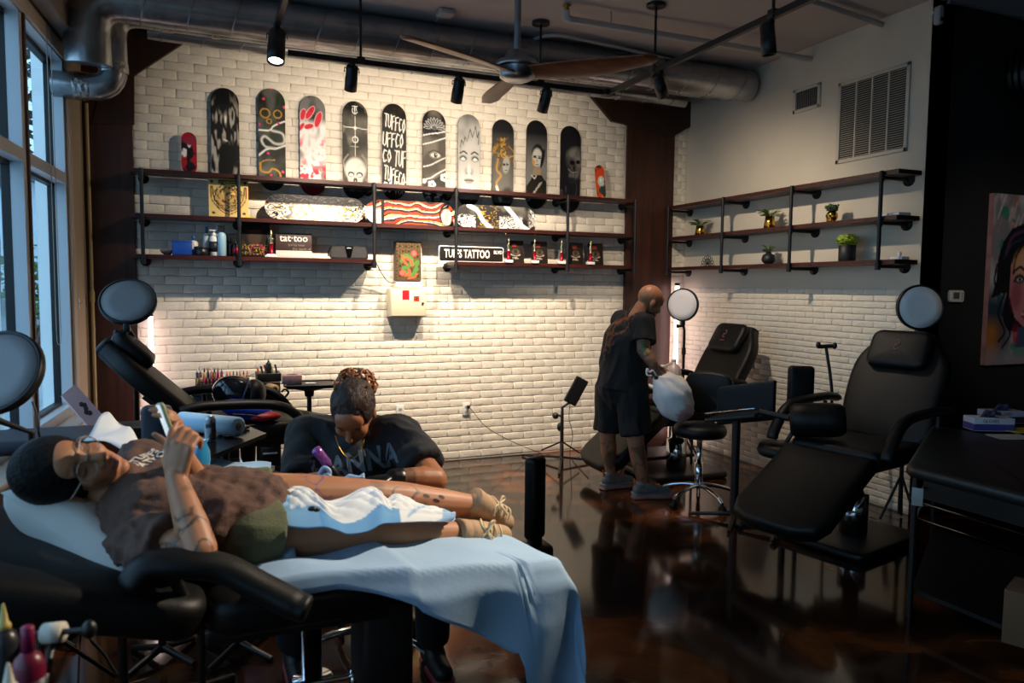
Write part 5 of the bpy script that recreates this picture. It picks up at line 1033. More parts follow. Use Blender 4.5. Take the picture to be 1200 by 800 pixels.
# ================================================================ STOOLS
def stool(label, loc, rz, seat_z=.57, back=True, chrome=True):
    t = thing('rolling_stool', label, 'stool', loc, rz, 'black rolling stools'); ob = lambda n, mb, m, p=None: obj(n, mb, m, p or t, local=True)
    ob('seat', MB().lathe([(.05, 0), (.17, .002), (.188, .02), (.192, .05), (.18, .078), (.12, .09), (.01, .092)], (0, 0, seat_z - .09), n=32), M_LEATHER)
    ob('gas_lift', MB().lathe([(.03, .12), (.03, .3), (.02, .302), (.02, seat_z - .1), (.07, seat_z - .098), (.07, seat_z - .088)], (0, 0, 0), n=18), M_CHROME)
    ob('lever', MB().tube([(0, 0, seat_z - .11), (.16, -.08, seat_z - .12)], .006, 6), M_CHROME)
    for k in range(5):
        a = 2 * PI * k / 5 + .3; c, s = math.cos(a), math.sin(a)
        l = ob('leg', MB().tube(curve([(c * .02, s * .02, .135), (c * .12, s * .12, .128), (c * .23, s * .23, .1), (c * .28, s * .28, .07)], 4), [.02, .02, .019, .019, .018, .018, .017, .017, .016, .016, .015, .014, .013], 10, flat=.8), M_CHROME)
        cs = ob('caster', MB().cyl((c * .285 - s * .014, s * .285 + c * .014, .028), (c * .285 - s * .004, s * .285 + c * .004, .028), .028, n=14).cyl((c * .285 + s * .014, s * .285 - c * .014, .028), (c * .285 + s * .004, s * .285 - c * .004, .028), .028, n=14).cyl((c * .282, s * .282, .03), (c * .28, s * .28, .075), .011, n=8), M_BLACK)
    if back:
        ob('backrest', MB().pad([(x * 1.0, y) for x, y in [tuple(p[:2]) for p in curve([(-.17, -.14, 0), (.17, -.14, 0), (.19, .02, 0), (.13, .15, 0), (-.13, .15, 0), (-.19, .02, 0), (-.17, -.14, 0)], 5)][:-1]], .07, .03, Matrix.Translation((.19, 0, seat_z + .2)) @ basis((0, 0, 0), (0, 1, 0), (0, 0, 1), (1, 0, 0)), .01), M_LEATHER)
        ob('back_post', MB().tube([(.06, 0, seat_z - .1), (.22, 0, seat_z - .08), (.235, 0, seat_z + .2)], .012, 8), M_BLACK)
    return t
stool('black round stool with a chrome five-star base beside the standing man', (3.345, 4.42, 0), .62, .585)
stool('chrome-based stool under the seated tattooist', (.62, 3.02, 0), 1.5, .56, back=False)
# stool with bolster behind the right chair
bp = at(958, 487, 4.75); t = thing('bolster_stool', 'black stool with a round bolster backrest behind the right tattoo chair', 'stool', (bp[0] - .16, bp[1] + .1, 0))
b0 = Vector((bp[0] - .16, bp[1] + .1, 0)); e0, e1 = at(925, 492, 4.72), at(982, 492, 4.62)
obj('seat', MB().lathe([(.05, 0), (.16, .002), (.175, .03), (.16, .07), (.01, .08)], b0 + Vector((0, 0, .5)), n=28), M_LEATHER, t)
obj('bolster', MB().lathe([(.02, 0), (.085, .004), (.105, .03), (.108, .1), (.108, .24), (.1, .30), (.08, .325), (.02, .33)], e0, e1 - e0, 28), M_LEATHER, t)
obj('post', MB().tube([b0 + Vector((0, 0, .04)), b0 + Vector((0, 0, .52))], .022, 10).tube([b0 + Vector((0, 0, .49)), Vector(e0) + Vector((-.03, .03, -.2)), Vector(e0) + Vector((.03, 0, -.08))], .014, 8), M_BLACK, t)
obj('rest_bar', MB().tube([at(890, 482, 4.85), at(925, 490, 4.74)], .022, 8), M_BLACK, t)
for k in range(5): a = 1.257 * k; obj('leg', MB().tube([b0 + Vector((0, 0, .07)), b0 + Vector((.26 * math.cos(a), .26 * math.sin(a), .03))], [.02, .012], 8).ell(b0 + Vector((.26 * math.cos(a), .26 * math.sin(a), .022)), (.022, .022, .022)), M_BLACK, t)
# ================================================================ ARMREST STANDS, TABLES, CARTS
def stand_base(t, x, y, z1, r=.016, R_=.17, m=M_BLACK):
    obj('pole', MB().cyl((x, y, .03), (x, y, z1), r, n=12), m, t)
    for k in range(4): a = PI / 4 + PI / 2 * k; obj('leg', MB().tube([(x, y, .05), (x + R_ * math.cos(a), y + R_ * math.sin(a), .012)], [.016, .012], 8), m, t)
def armrest_stand(label, c, w, h, yaw, name='armrest_stand', mt=None, th=.07, tilt=0):
    c = np.array(c); t = thing(name, label, 'armrest', (c[0], c[1], 0)); M = Matrix.Translation(c) @ R3('Z', yaw) @ R3('X', tilt) @ basis((0, 0, 0), (1, 0, 0), (0, 0, 1), (0, -1, 0))
    obj('padded_panel', MB().pad(rrect(w, h, .025), th, .025, M, .004), mt or M_LEATHER, t); b = c + np.array([0, 0, -h / 2]); obj('clamp', MB().box(b + np.array([0, 0, -.02]), (.06, .06, .08), None, .01), M_BLACK, t); stand_base(t, c[0], c[1], b[2]); return t
p = at(938, 457, 5.05); armrest_stand('upright black armrest panel on a stand by the right brick wall', p, .17, .33, -.5)
p = at(184, 500, 3.05); armrest_stand('upright navy-black armrest panel behind the client, left of the paper roll', p, .115, .18, -.2, mt=mat('navy upholstery', '1a2233', .5, bump=.2, bscale=200))
p = at(627, 583, 3.55); t = armrest_stand('slim upright black armrest panel behind the client shoes with a red collar', p, .11, .40, .55)
q = p + np.array([0, 0, -.27]); obj('collar_box', MB().box(q, (.15, .14, .1), None, .02), M_BLACK, t); obj('red_collar', MB().lathe([(.06, 0), (.075, .06), (.075, .08)], q + np.array([0, 0, -.12])), mat('dark red plastic', '6a0f18', .3), t)
# right work table
A0, B0, D0 = onZ(1061, 544, .75), onZ(1092, 496, .75), onZ(1235, 587, .75); C0 = B0 + (D0 - A0) * 1.05
t = thing('work_table', 'black padded work table at the right edge beside the right tattoo chair', 'table', (A0 + C0) / 2 * np.array([1, 1, 0])); q4 = [A0, D0, C0, B0]; out = []
for i in range(4):
    p_, c_, n_ = q4[i - 1], q4[i], q4[(i + 1) % 4]; a_ = c_ + _n(p_ - c_) * .05; b_ = c_ + _n(n_ - c_) * .05
    out += [tuple((a_ * (1 - u) ** 2 + 2 * c_ * u * (1 - u) + b_ * u * u)[:2]) for u in (0, .33, .66, 1)]
obj('table_top', MB().pad(out, .06, .025, Matrix.Translation((0, 0, .72))), mat('black table top', '141413', .4, bump=.15, bscale=160), t)
cen = sum(q4) / 4
for c_ in q4: l = lerp(c_, cen, .14); obj('leg', MB().cyl((l[0], l[1], 0), (l[0], l[1], .69), .014, n=10), M_BLACK, t)
sh = [tuple(lerp(c_, cen, .16)[:2]) for c_ in q4]; ZT = [(.56, .012), (.48, .012), (.14, .02)]
for z_, th_ in ZT[:2]: obj('shelf_rail', MB().tube([(x, y, z_) for x, y in sh], .008, 6, closed=True), M_CHROME, t)
obj('lower_shelf', MB().prism([(x, y, .12) for x, y in sh], (0, 0, .02)), M_BLACK, t)
e = sh; obj('drawer_case', MB().prism([(*lerp(e[0], e[3], .3), .5), (*lerp(e[1], e[2], .3), .5), (*e[2], .5), (*e[3], .5)], (0, 0, .17)), M_BLACK, t)
tag_ = obj('care_label', MB().box(at(1075, 582, 3.3), (.004, .045, .08), Matrix.Rotation(.5, 3, 'Z'), .001), mat('grey label', '8d8c88', .5), t)
def glove_box(label, p, rz, stripe, h=.075):
    t = thing('glove_box', label, 'box', p, rz); ob = lambda n, mb, m, q=None: obj(n, mb, m, q or t, local=True)
    ob('carton', MB().box((0, 0, h / 2), (.23, .12, h), None, .002), mat('white carton', 'c9c6d0', .5), ); ob('stripe', MB().box((0, 0, h * .3), (.2312, .1212, h * .5)), mat('stripe ' + stripe, stripe, .5)); ob('opening', MB().ell((0, 0, h), (.055, .028, .003)), mat('opening dark', '2c2838', .7))
    g = MB(); rg = random.Random(3)
    for k in range(5): g.tube(curve([(rg.uniform(-.03, .03), rg.uniform(-.01, .01), h), (rg.uniform(-.05, .05), rg.uniform(-.03, .03), h + .03), (rg.uniform(-.06, .06), rg.uniform(-.03, .03), h + .02)], 4), .012, 6)
    ob('glove_tuft', g, mat('purple nitrile', '3b3350', .5)); ob('lettering', text_mesh('GLOVES', .026, basis((-.02, -.0612, h * .78), (1, 0, 0), (0, 0, 1), (0, -1, 0)), .0004), M_BLACK)
    return t
glove_box('white and purple carton of gloves on the right work table', onZ(1158, 503, .75), -.45, '4a3f86')
g_ = onZ(1185, 498, .75); glove_box('dark glove carton behind the white and purple one', g_ + np.array([.05, .1, 0]), -.3, '2f2a3c')
for k, (px, py, c, lb) in enumerate(((1184, 512, 'b9b5a8', 'loose white leaflet on the right work table'), (1197, 505, 'c9a93a', 'yellow leaflet on the right work table'))):
    p = onZ(px, py, .752); tag(obj('leaflet', MB().box(p + np.array([0, 0, .002 + k * .003]), (.2, .14, .003), Matrix.Rotation(-.4 + .2 * k, 3, 'Z')), mat('paper ' + c, c, .6, var=.2, vscale=40)), lb, 'leaflet')
p = at(1196, 672, 2.95); tag(obj('carton', MB().box((p[0] + .12, p[1], .26), (.2, .2, .22), Matrix.Rotation(.4, 3, 'Z'), .004), mat('brown cardboard', '6b4c30', .8)), 'brown cardboard box under the right work table', 'box')
# gooseneck phone holder
p0 = at(968, 407, 5.3); t = thing('phone_holder', 'black gooseneck phone holder rising in front of the right brick wall', 'holder', (p0[0] + .05, p0[1], 0))
obj('gooseneck', MB().tube(curve([(p0[0] + .05, p0[1], .02), (p0[0] + .05, p0[1], .6), at(975, 468, 5.3), at(973, 440, 5.3), at(970, 420, 5.3), p0], 6), .011, 8), M_BLACK, t); obj('base', MB().lathe([(.13, 0), (.13, .012), (.03, .03)], (p0[0] + .05, p0[1], 0)), M_BLACK, t)
obj('clip', MB().tube([at(958, 406, 5.3), at(979, 405, 5.28)], .014, 8).ell(at(959, 404, 5.3), (.018, .018, .022)).ell(at(978, 405, 5.28), (.018, .018, .025)), M_BLACK, t)
# middle work tray table (beside the middle chair)
pc = at(876, 470, 5.15); t = thing('tray_table', 'black tray table with a raised panel between the two right chairs', 'table', (pc[0], pc[1], 0))
ua = _n(at(909, 447, 5.0) - at(843, 455, 5.25)); a_, b_ = at(841, 474, 5.25), at(909, 470, 5.0); up = np.array([0, 0, 1.])
obj('side_panel', MB().pad(rrect(np.linalg.norm(b_ - a_), .27, .015), .05, .012, basis((a_ + b_) / 2, ua, up, np.cross(ua, up))), M_LEATHER, t)
k_ = np.cross(ua, up); tr_ = (a_ + b_) / 2 + np.array([0, 0, -.07]) + k_ * .16
obj('tray', MB().pad(rrect(.36, .26, .02), .03, .01, basis(tr_, ua, k_, np.cross(ua, k_))), M_BLACK, t); obj('tray_rail', MB().tube([tr_ + ua * .17 + k_ * .13 + up * .05, tr_ - ua * .17 + k_ * .13 + up * .05, tr_ - ua * .17 - k_ * .1 + up * .05], .006, 6), M_CHROME, t)
stand_base(t, tr_[0], tr_[1], tr_[2], .028, .3)
# cart and jugs behind the man
z_ = .73; p = onZ(783, 452, z_); t = thing('rolling_cart', 'black rolling cart behind the standing man holding plastic jugs', 'cart', (p[0] - .05, p[1] + .05, 0)); cx, cy = p[0] - .05, p[1] + .05
obj('top_tray', MB().box((cx, cy, z_ - .02), (.5, .36, .04), None, .008), M_BLACK, t); obj('middle_tray', MB().box((cx, cy, .5), (.5, .36, .03), None, .008), M_BLACK, t); obj('lower_tray', MB().box((cx, cy, .14), (.5, .36, .03), None, .008), M_BLACK, t)
for a in (-.23, .23):
    for b in (-.16, .16): obj('post', MB().cyl((cx + a, cy + b, .06), (cx + a, cy + b, z_), .012, n=8), M_BLACK, t); obj('caster', MB().ell((cx + a, cy + b, .03), (.02, .03, .03)), M_BLACK, t)
def jug(label, px, py, s):
    p = onZ(px, py, z_); t = thing('plastic_jug', label, 'jug', p); m = mat('translucent pink plastic', 'e6cfc9', .3, trans=.3)
    obj('body', MB().lathe([(.06 * s, 0), (.065 * s, .01), (.065 * s, .13 * s), (.05 * s, .17 * s), (.022 * s, .195 * s), (.02 * s, .215 * s)], p, n=18), m, t); obj('cap', MB().lathe([(.023 * s, 0), (.023 * s, .02 * s)], p + np.array([0, 0, .212 * s])), M_WHITE, t); obj('handle', MB().tube(curve([p + np.array([-.055 * s, 0, .13 * s]), p + np.array([-.085 * s, 0, .17 * s]), p + np.array([-.02 * s, 0, .2 * s])], 5), .01 * s, 8), m, t)
jug('translucent plastic jug on the cart, right one behind the bag', 789, 452, 1.0); jug('smaller translucent plastic jug on the cart, left one behind the bag', 776, 453, .8)
tag(obj('white_cloth', MB().tube(curve([onZ(752, 455, z_ + .02), onZ(760, 452, z_ + .03), onZ(768, 455, z_ + .02)], 5), .018, 8), mat('white cloth', 'ddd8d0', .8)), 'crumpled white cloth on the cart by the man hand', 'cloth')
# ================================================================ ROUND LIGHTS AND LIGHT STAND
def ring_light(label, c, nrm, R_, foot, dif='cfc8c8', lr=.27):
    c = Vector(c); n = Vector(nrm).normalized(); t = thing('round_light', label, 'light', foot, 0, 'round panel lights on stands'); s_, u_, d_ = frame(n)
    obj('housing', MB().lathe([(.02, -.05), (R_ * .8, -.045), (R_ * 1.0, -.03), (R_ * 1.06, -.015), (R_ * 1.06, .012), (R_ * 1.0, .016), (R_ * .97, .008)], c, n, 40), M_BLACK, t)
    obj('diffuser', MB().lathe([(.002, .0125), (R_ * .6, .0125), (R_ * .96, .0115), (R_ * .965, .0)], c, n, 40), mat('diffuser ' + dif, dif, .55), t)
    k = c - u_ * (R_ * 1.08) - d_ * .02; f = Vector(foot)
    obj('bracket', MB().tube([c - d_ * .05, c - d_ * .06 - u_ * R_ * .6, k], .01, 8).box(k, (.035, .035, .07), None, .006), M_BLACK, t)
    obj('knob', MB().tube([k + Vector((0, 0, -.04)), k + Vector((-.05, 0, -.04))], .012, 8).ell(k + Vector((-.055, 0, -.04)), (.016, .016, .02)), M_BLACK, t)
    obj('pole', MB().tube([k, Vector((f.x, f.y, k.z - .08)), Vector((f.x, f.y, .05))], [.012, .012, .015], 10).tube([Vector((f.x, f.y, k.z - .3)), Vector((f.x, f.y, k.z - .24))], .02, 10), M_BLACK, t)
    for q in range(3): a = 2.1 * q + .6; obj('leg', MB().tube([(f.x, f.y, .32), (f.x + lr * math.cos(a), f.y + lr * math.sin(a), .012)], .009, 6), M_BLACK, t)
    return t
c = at(150, 353, 4.35); ring_light('round light by the left column above the left tattoo chair', c, (-.05, -.80, .55), .145, (c[0] + .02, c[1] + .12, 0), '868486')
c = at(-2, 436, 2.55); ring_light('large round light at the left edge in front of the window', c, (-.35, -.8, .45), .142, (c[0] + .08, c[1] + .06, 0), '908e90')
tag(obj('light_cable', MB().tube(curve([at(38, 470, 2.5), at(43, 485, 2.5), at(45, 505, 2.5), at(48, 522, 2.55), at(60, 600, 2.6)], 6), .004, 6), M_BLACK), 'thin black cable hanging from the large round light at left', 'cable')
c = at(800, 357, 6.75); ring_light('round light in the corner beside the standing man', c, (-.93, -.55, .05), .141, (c[0] + .04, c[1] + .02, 0), 'f0e8e6')
c = at(1078, 360, 4.97); ring_light('round light at right above the right tattoo chair', c, (-.45, -.9, .06), .143, (c[0] - .06, c[1] + .03, 0), 'f6eeea', .13)
f = onZ(658, 543, 0); t = thing('light_stand', 'small black rectangular light panel on a tripod stand by the brick wall', 'light', f)
tp = at(662, 472, 6.62); e0 = at(668, 471, 6.62); e1 = at(682, 445, 6.62); ua = _n(e1 - e0)
obj('pole', MB().tube([(f[0], f[1], .0), (f[0], f[1], .35), (f[0], f[1], tp[2] - .04), e0], [.018, .016, .013, .011], 10), M_BLACK, t)
vz = _n(np.cross(ua, [.3, 1, 0])); obj('panel', MB().pad(rrect(.25, .12, .012), .035, .008, basis((at(675, 458, 6.62)), ua, vz, np.cross(ua, vz))), M_BLACK, t)
obj('knob', MB().tube([(f[0], f[1], tp[2] - .12), at(653, 486, 6.65)], .01, 8).ell(at(651, 487, 6.65), (.03, .03, .03)).ell(at(656, 500, 6.65), (.025, .025, .04)), M_BLACK, t)
for q, px in enumerate(((612, 533), (700, 540), (655, 556))): e = onZ(*px, .012); obj('leg', MB().tube([(f[0], f[1], .2), (f[0] + (e[0] - f[0]) * .5, f[1] + (e[1] - f[1]) * .5, .09)], .008, 6).tube([(f[0], f[1], .06), e], .011, 6), M_BLACK, t)
cable('stand_cable', [at(668, 472, 6.6), at(667, 490, 6.58), at(671, 510, 6.55), onZ(668, 530, .01), onZ(672, 540, .008), onZ(690, 560, .006)], 'thin black cable hanging from the light panel to the floor', .003)
# ================================================================ LEFT BACK STATION
wx0, wx1 = onY(226, 460, 5.9)[0], onY(300, 460, 5.9)[0]; zt = onY(258, 458, 5.95)[2]
t = thing('supply_cabinet', 'black supply cabinet against the back wall at left carrying ink bottles', 'cabinet', ((wx0 + wx1) / 2, 6.08, 0)); obj('carcass', MB().box2((wx0, 5.9, .05), (wx1, 6.3, zt - .025), .005), M_BLACK, t); obj('top_shelf', MB().box2((wx0 - .01, 5.88, zt - .025), (wx1 + .01, 6.3, zt), .004), M_BLACK, t)
for k in range(3):
    dz = (zt - .1) / 3; d_ = obj('drawer', MB().box2((wx0 + .01, 5.885, .06 + k * dz), (wx1 - .01, 5.9, .05 + (k + 1) * dz - .01), .004), mat('dark drawer', '1c1a1b', .4), t); obj('handle', MB().tube([(wx0 + .1, 5.872, .04 + (k + .8) * dz), (wx1 - .1, 5.872, .04 + (k + .8) * dz)], .006, 6), M_STEEL, d_)
obj('plinth', MB().box2((wx0 + .02, 5.93, 0), (wx1 - .02, 6.28, .06)), M_BLACK, t)
inks = ['1d1b1f', '8f1d24', 'd8642c', '2a2a30', '7a2238', '3a3f4a', 'c9b07a', '24344a', 'b8451f', '1a1a1c', '5d6a3a', 'a83258']; n_ink = 0
def ink(x, y, z, c, cap, lb):
    t = thing('ink_bottle', lb, 'ink bottle', (x, y, z), 0, 'small ink bottles on the supply cabinet'); s = .0105
    obj('bottle_body', MB().lathe([(s, 0), (s, .045), (s * .5, .052)], (x, y, z), n=8), mat('ink ' + c, c, .35), t); obj('nozzle', MB().lathe([(s * .6, 0), (s * .5, .012), (s * .25, .032)], (x, y, z + .05), n=8), mat('ink cap ' + cap, cap, .4), t)
IL = 'small coloured ink bottle with a pointed cap in the rows on the supply cabinet'
t2 = thing('ink_rack', 'stepped black rack holding rows of small ink bottles on the supply cabinet', 'rack', ((wx0 + wx1) / 2, 6.1, zt)); xa = onY(229, 455, 6.0)[0]; xb = onY(261.5, 455, 6.0)[0]; xc = onY(264, 455, 6.0)[0]; xd = onY(291, 455, 6.0)[0]
for r in range(3): obj('step', MB().box2((xa, 5.94 + r * .05, zt), (xb, 5.985 + r * .05, zt + .012 + r * .035), .001), M_BLACK, t2); obj('step', MB().box2((xc, 5.94 + r * .05, zt), (xd, 5.985 + r * .05, zt + .012 + r * .02), .001), M_BLACK, t2)
for r in range(3):
    for x in np.arange(xa + .014, xb, .0245): ink(x + random.uniform(-.002, .002), 5.962 + r * .05, zt + .012 + r * .035, random.choice(inks), random.choice(['16161a', 'd9d2cc', 'b3202a', 'd8702c', '8a7a9a', '16161a']), IL)
    for x in np.arange(xc + .014, xd, .0245): ink(x + random.uniform(-.002, .002), 5.962 + r * .05, zt + .012 + r * .02, random.choice(inks), random.choice(['16161a', 'd8702c', 'b3202a', '16161a']), IL)
tag(obj('rack_divider', MB().box2((xb + .002, 5.94, zt), (xc - .002, 6.1, zt + .11), .001), mat('clear divider', 'cfcac4', .3)), 'pale upright divider between the two blocks of ink bottles', 'divider')
# trolley
p = at(318, 470, 5.45); tx0, tx1 = at(303, 470, 5.45)[0], at(329, 470, 5.45)[0]; ty = p[1]; ztt = at(318, 447, 5.45)[2]
t = thing('supply_trolley', 'black drawer trolley with light handles left of the tattooist', 'trolley', ((tx0 + tx1) / 2, ty, 0)); obj('carcass', MB().box2((tx0, ty - .02, .08), (tx1, ty + .3, ztt), .006), M_BLACK, t)
for k in range(5):
    z0 = .1 + k * (ztt - .12) / 5; d_ = obj('drawer', MB().box2((tx0 + .008, ty - .035, z0), (tx1 - .008, ty - .02, z0 + (ztt - .12) / 5 - .012), .004), mat('dark drawer', '1c1a1b', .4), t); obj('handle', MB().box2((tx0 + .02, ty - .047, z0 + .085), (tx1 - .03, ty - .035, z0 + .097), .002), M_WHITE, d_)
for a in (tx0 + .02, tx1 - .02):
    for b in (ty, ty + .27): obj('caster', MB().ell((a, b, .035), (.018, .03, .035)).cyl((a, b, .05), (a, b, .09), .01), M_BLACK, t)
w_ = tx1 - tx0
bk = thing('bottle_basket', 'black wire basket of pens and bottles on top of the trolley', 'basket', ((tx0 + tx1) / 2, ty + .1, ztt)); obj('basket_wall', MB().box2((tx0 - .01, ty, ztt), (tx1 + .01, ty + .2, ztt + .06), .004), M_BLACK, bk)
for k in range(6): obj('marker', MB().cyl((tx0 + .01 + k * w_ / 6, ty + .05, ztt + .05), (tx0 + k * w_ / 6 - .004, ty + .06, ztt + .1 + .01 * (k % 3)), .007, n=8), mat('marker ' + inks[k + 2], inks[k + 2], .4), bk)
bottle('black green-capped ink bottle standing on the trolley basket', (tx0 + tx1) / 2, ty + .06, ztt + .06, .02, .1, '1a2a20', '141516', 'spout'); tag(obj('green_strip', MB().tube(curve([at(291, 441, 5.5), at(300, 437, 5.5), at(312, 436, 5.5)], 4), .008, 6, flat=.3), mat('green plastic', '5d8a3a', .5)), 'green plastic strip on top of the trolley basket', 'strip')
tr0 = at(322, 456, 5.35); t = thing('film_roll', 'roll of brown film on the right side of the trolley', 'roll', tr0); dr = Vector((-.35, 1, 0)).normalized(); obj('roll_body', MB().lathe([(.018, 0), (.034, 0), (.034, .12), (.018, .12)], tr0, -dr * -1, 20), mat('brown film', 'b08a55', .4), t); obj('core', MB().lathe([(.012, -.003), (.018, -.003), (.018, .123), (.012, .123)], tr0, dr, 16), M_BLACK, t); obj('holder_arm', MB().tube([tr0 + np.array([0, .05, 0]), (tx1 - .005, ty + .1, tr0[2])], .01, 8), M_BLACK, t)
tag(obj('coiled_cord', MB().tube(curve([at(330, 459, 5.4), at(334, 456, 5.4), at(338, 460, 5.4), at(332, 467, 5.4), at(326, 470, 5.4)], 6), .008, 6), M_BLACK), 'black coiled cord hanging at the right side of the trolley', 'cord')
# instrument tray with a pink box
p = at(364, 446, 5.3); t = thing('tray_stand', 'black instrument tray on a pole stand behind the tattooist', 'stand', (p[0] - .01, p[1], 0)); zr = p[2] - .03
tl_, tr2 = at(332, 446, 5.3), at(394, 446, 5.3); wd = tr2[0] - tl_[0]
obj('tray', MB().pad(rrect(wd * .94, .28, .03), .02, .006, Matrix.Translation((p[0] - .005, p[1], zr)) @ R3('Z', -.1)), M_BLACK, t); obj('tray_rim', MB().tube([Matrix.Translation((p[0] - .005, p[1], zr + .012)) @ R3('Z', -.1) @ Vector((a, b, 0)) for a, b in rrect(wd, .3, .03)], .008, 6, closed=True), M_BLACK, t)
obj('tray_hub', MB().lathe([(.03, -.08), (.035, -.04), (.12, -.02), (.13, -.01)], (p[0] - .01, p[1], zr)), M_BLACK, t); stand_base(t, p[0] - .01, p[1], zr, .016)
obj('height_collar', MB().lathe([(.024, 0), (.03, .02), (.024, .1)], (p[0] - .01, p[1], zr - .32)), M_BLACK, t)
pb = at(342, 438, 5.3); t = thing('tissue_box', 'pink patterned tissue box on the instrument tray', 'box', (pb[0], pb[1], zr + .011)); obj('carton', MB().box((pb[0], pb[1], zr + .042), (.135, .11, .06), Matrix.Rotation(-.1, 3, 'Z'), .002), mat('pink carton', 'b98a86', .6, var=.25, vscale=60), t); obj('opening', MB().ell((pb[0], pb[1], zr + .0725), (.04, .022, .003)), mat('opening dark', '2c2838', .7), t)
tag(obj('card', MB().box((pb[0] + .12, pb[1] - .06, zr + .014), (.07, .05, .004)), mat('white card', 'd9dadd', .5)), 'white card lying on the instrument tray', 'card')
# things on the left chair
p = at(278, 470, 4.75); t = thing('helmet', 'dark glossy helmet lying on the left tattoo chair', 'helmet', (p[0], p[1], .745)); Rm = Matrix.Rotation(.35, 3, 'Y')
obj('shell', MB().ell((p[0], p[1], .745 + .12), (.155, .12, .118), Rm, 24, 16), mat('gloss dark shell', '17191f', .12, coat=.6), t); obj('rear_trim', MB().ell((p[0] + .09, p[1], .745 + .11), (.085, .108, .105), Rm, 18, 12), M_BLACK, t); obj('edge_band', MB().tube([Vector((p[0], p[1], .865)) + Rm @ Vector((.03 + .0 * k, .122 * math.cos(k), .12 * math.sin(k))) for k in np.linspace(0, 2 * PI, 25)[:-1]], .005, 6, closed=True), mat('blue trim', '3a4a66', .3), t)
p = at(293, 482, 4.5); t = thing('blue_bag', 'blue and red zip bag in front of the helmet', 'bag', (p[0], p[1], .75)); bm_ = MB(); bm_.ell((p[0] - .02, p[1], .81), (.16, .08, .06), Matrix.Rotation(.25, 3, 'Y'), 20, 10); obj('blue_shell', bm_, mat('blue nylon', '1535a8', .5, bump=.3, bscale=60), t)
obj('red_panel', MB().ell((p[0] + .08, p[1] - .03, .77), (.1, .06, .03), Matrix.Rotation(.0, 3, 'Y'), 16, 8), mat('red nylon', 'a3141c', .5), t)
obj('zip', MB().tube([(p[0] - .1, p[1] - .075, .8), (p[0], p[1] - .085, .79), (p[0] + .1, p[1] - .08, .765)], .004, 6), M_BLACK, t)
# tray with paper roll, can, pens
zq = .865; q4 = [onZ(206, 520, zq), onZ(240, 536, zq), onZ(312, 507, zq), onZ(285, 496, zq)]; cen = sum(q4) / 4
t = thing('side_tray', 'black flat tray on a pole holding the blue paper roll', 'tray', (cen[0], cen[1], 0)); obj('tray_plate', MB().prism([p - np.array([0, 0, .022]) for p in q4], (0, 0, .02)), mat('gloss black tray', '101012', .2), t); stand_base(t, cen[0], cen[1], zq - .03, .02)
za = zq; a_ = onZ(213, 505, za + .045); b_ = onZ(280, 504, za + .045); a_ = at(213, 491, 3.55); b_ = at(279, 493, 3.42); a_[2] = b_[2] = zq + .046
t = thing('paper_roll', 'pale blue roll of paper lying on the side tray', 'roll', (a_ + b_) / 2); obj('roll_body', MB().lathe([(.015, 0), (.045, 0), (.045, np.linalg.norm(b_ - a_)), (.015, np.linalg.norm(b_ - a_))], a_, b_ - a_, 28), mat('pale blue paper', 'a5c8df', .8, bump=.15, bscale=120), t); obj('core', MB().lathe([(.015, -.001), (.018, -.001), (.018, .001 + np.linalg.norm(b_ - a_)), (.015, .001 + np.linalg.norm(b_ - a_))], a_, b_ - a_, 16), mat('cardboard core', '8a6a48', .8), t)
p = at(246.5, 504, 3.32); p[2] = zq; a = Art(.15, .115, 400, 'b9c2cc'); a.put(np.clip((a.noise(40, 30, 3) - .5) * 12, 0, 1) * .9, '3a2a2c'); a.put((a.noise(30, 30, 7) > .6) * .8 * (a.y > .06), 'b03a24')
t = thing('printed_can', 'small printed spray can standing in front of the blue paper roll', 'can', p); obj('can_body', MB().lathe([(.022, 0), (.0235, .004), (.0235, .1), (.017, .112), (.012, .116)], p, n=18), mat('silver can', 'b4bcc4', .3, .6), t)
vs = []; cs = []; NX = 28
for j in range(21):
    for i in range(NX + 1): th = 2 * PI * i / NX; vs.append((p[0] + .0239 * math.cos(th), p[1] + .0239 * math.sin(th), p[2] + .098 - j * .0046)); cs.append(a.at(-.075 + .1499 * i / NX, .115 * j / 21))
o = obj('printed_band', MB().add(vs, [[j * (NX + 1) + i, (j + 1) * (NX + 1) + i, (j + 1) * (NX + 1) + i + 1, j * (NX + 1) + i + 1] for j in range(20) for i in range(NX)]), M_ART, t); colour(o, np.array(cs))
for k, (x0, y0, x1, y1, c) in enumerate(((256, 506, 280, 501, 'c8d2da'), (262, 509, 288, 502, '4a6a8a'), (258, 504, 292, 500, '8a98a6'))):
    a_, b_ = onZ(x0, y0, zq + .008), onZ(x1, y1, zq + .008); t = thing('marker_pen', ('pale marker pen lying on the side tray', 'blue marker pen nearest the tray edge', 'grey marker pen lying behind the others on the side tray')[k], 'pen', (a_ + b_) / 2); obj('barrel', MB().cyl(a_, lerp(a_, b_, .75), .007, n=8), mat('pen ' + c, c, .4), t); obj('pen_cap', MB().cyl(lerp(a_, b_, .75), b_, .008, n=8), M_BLACK, t)
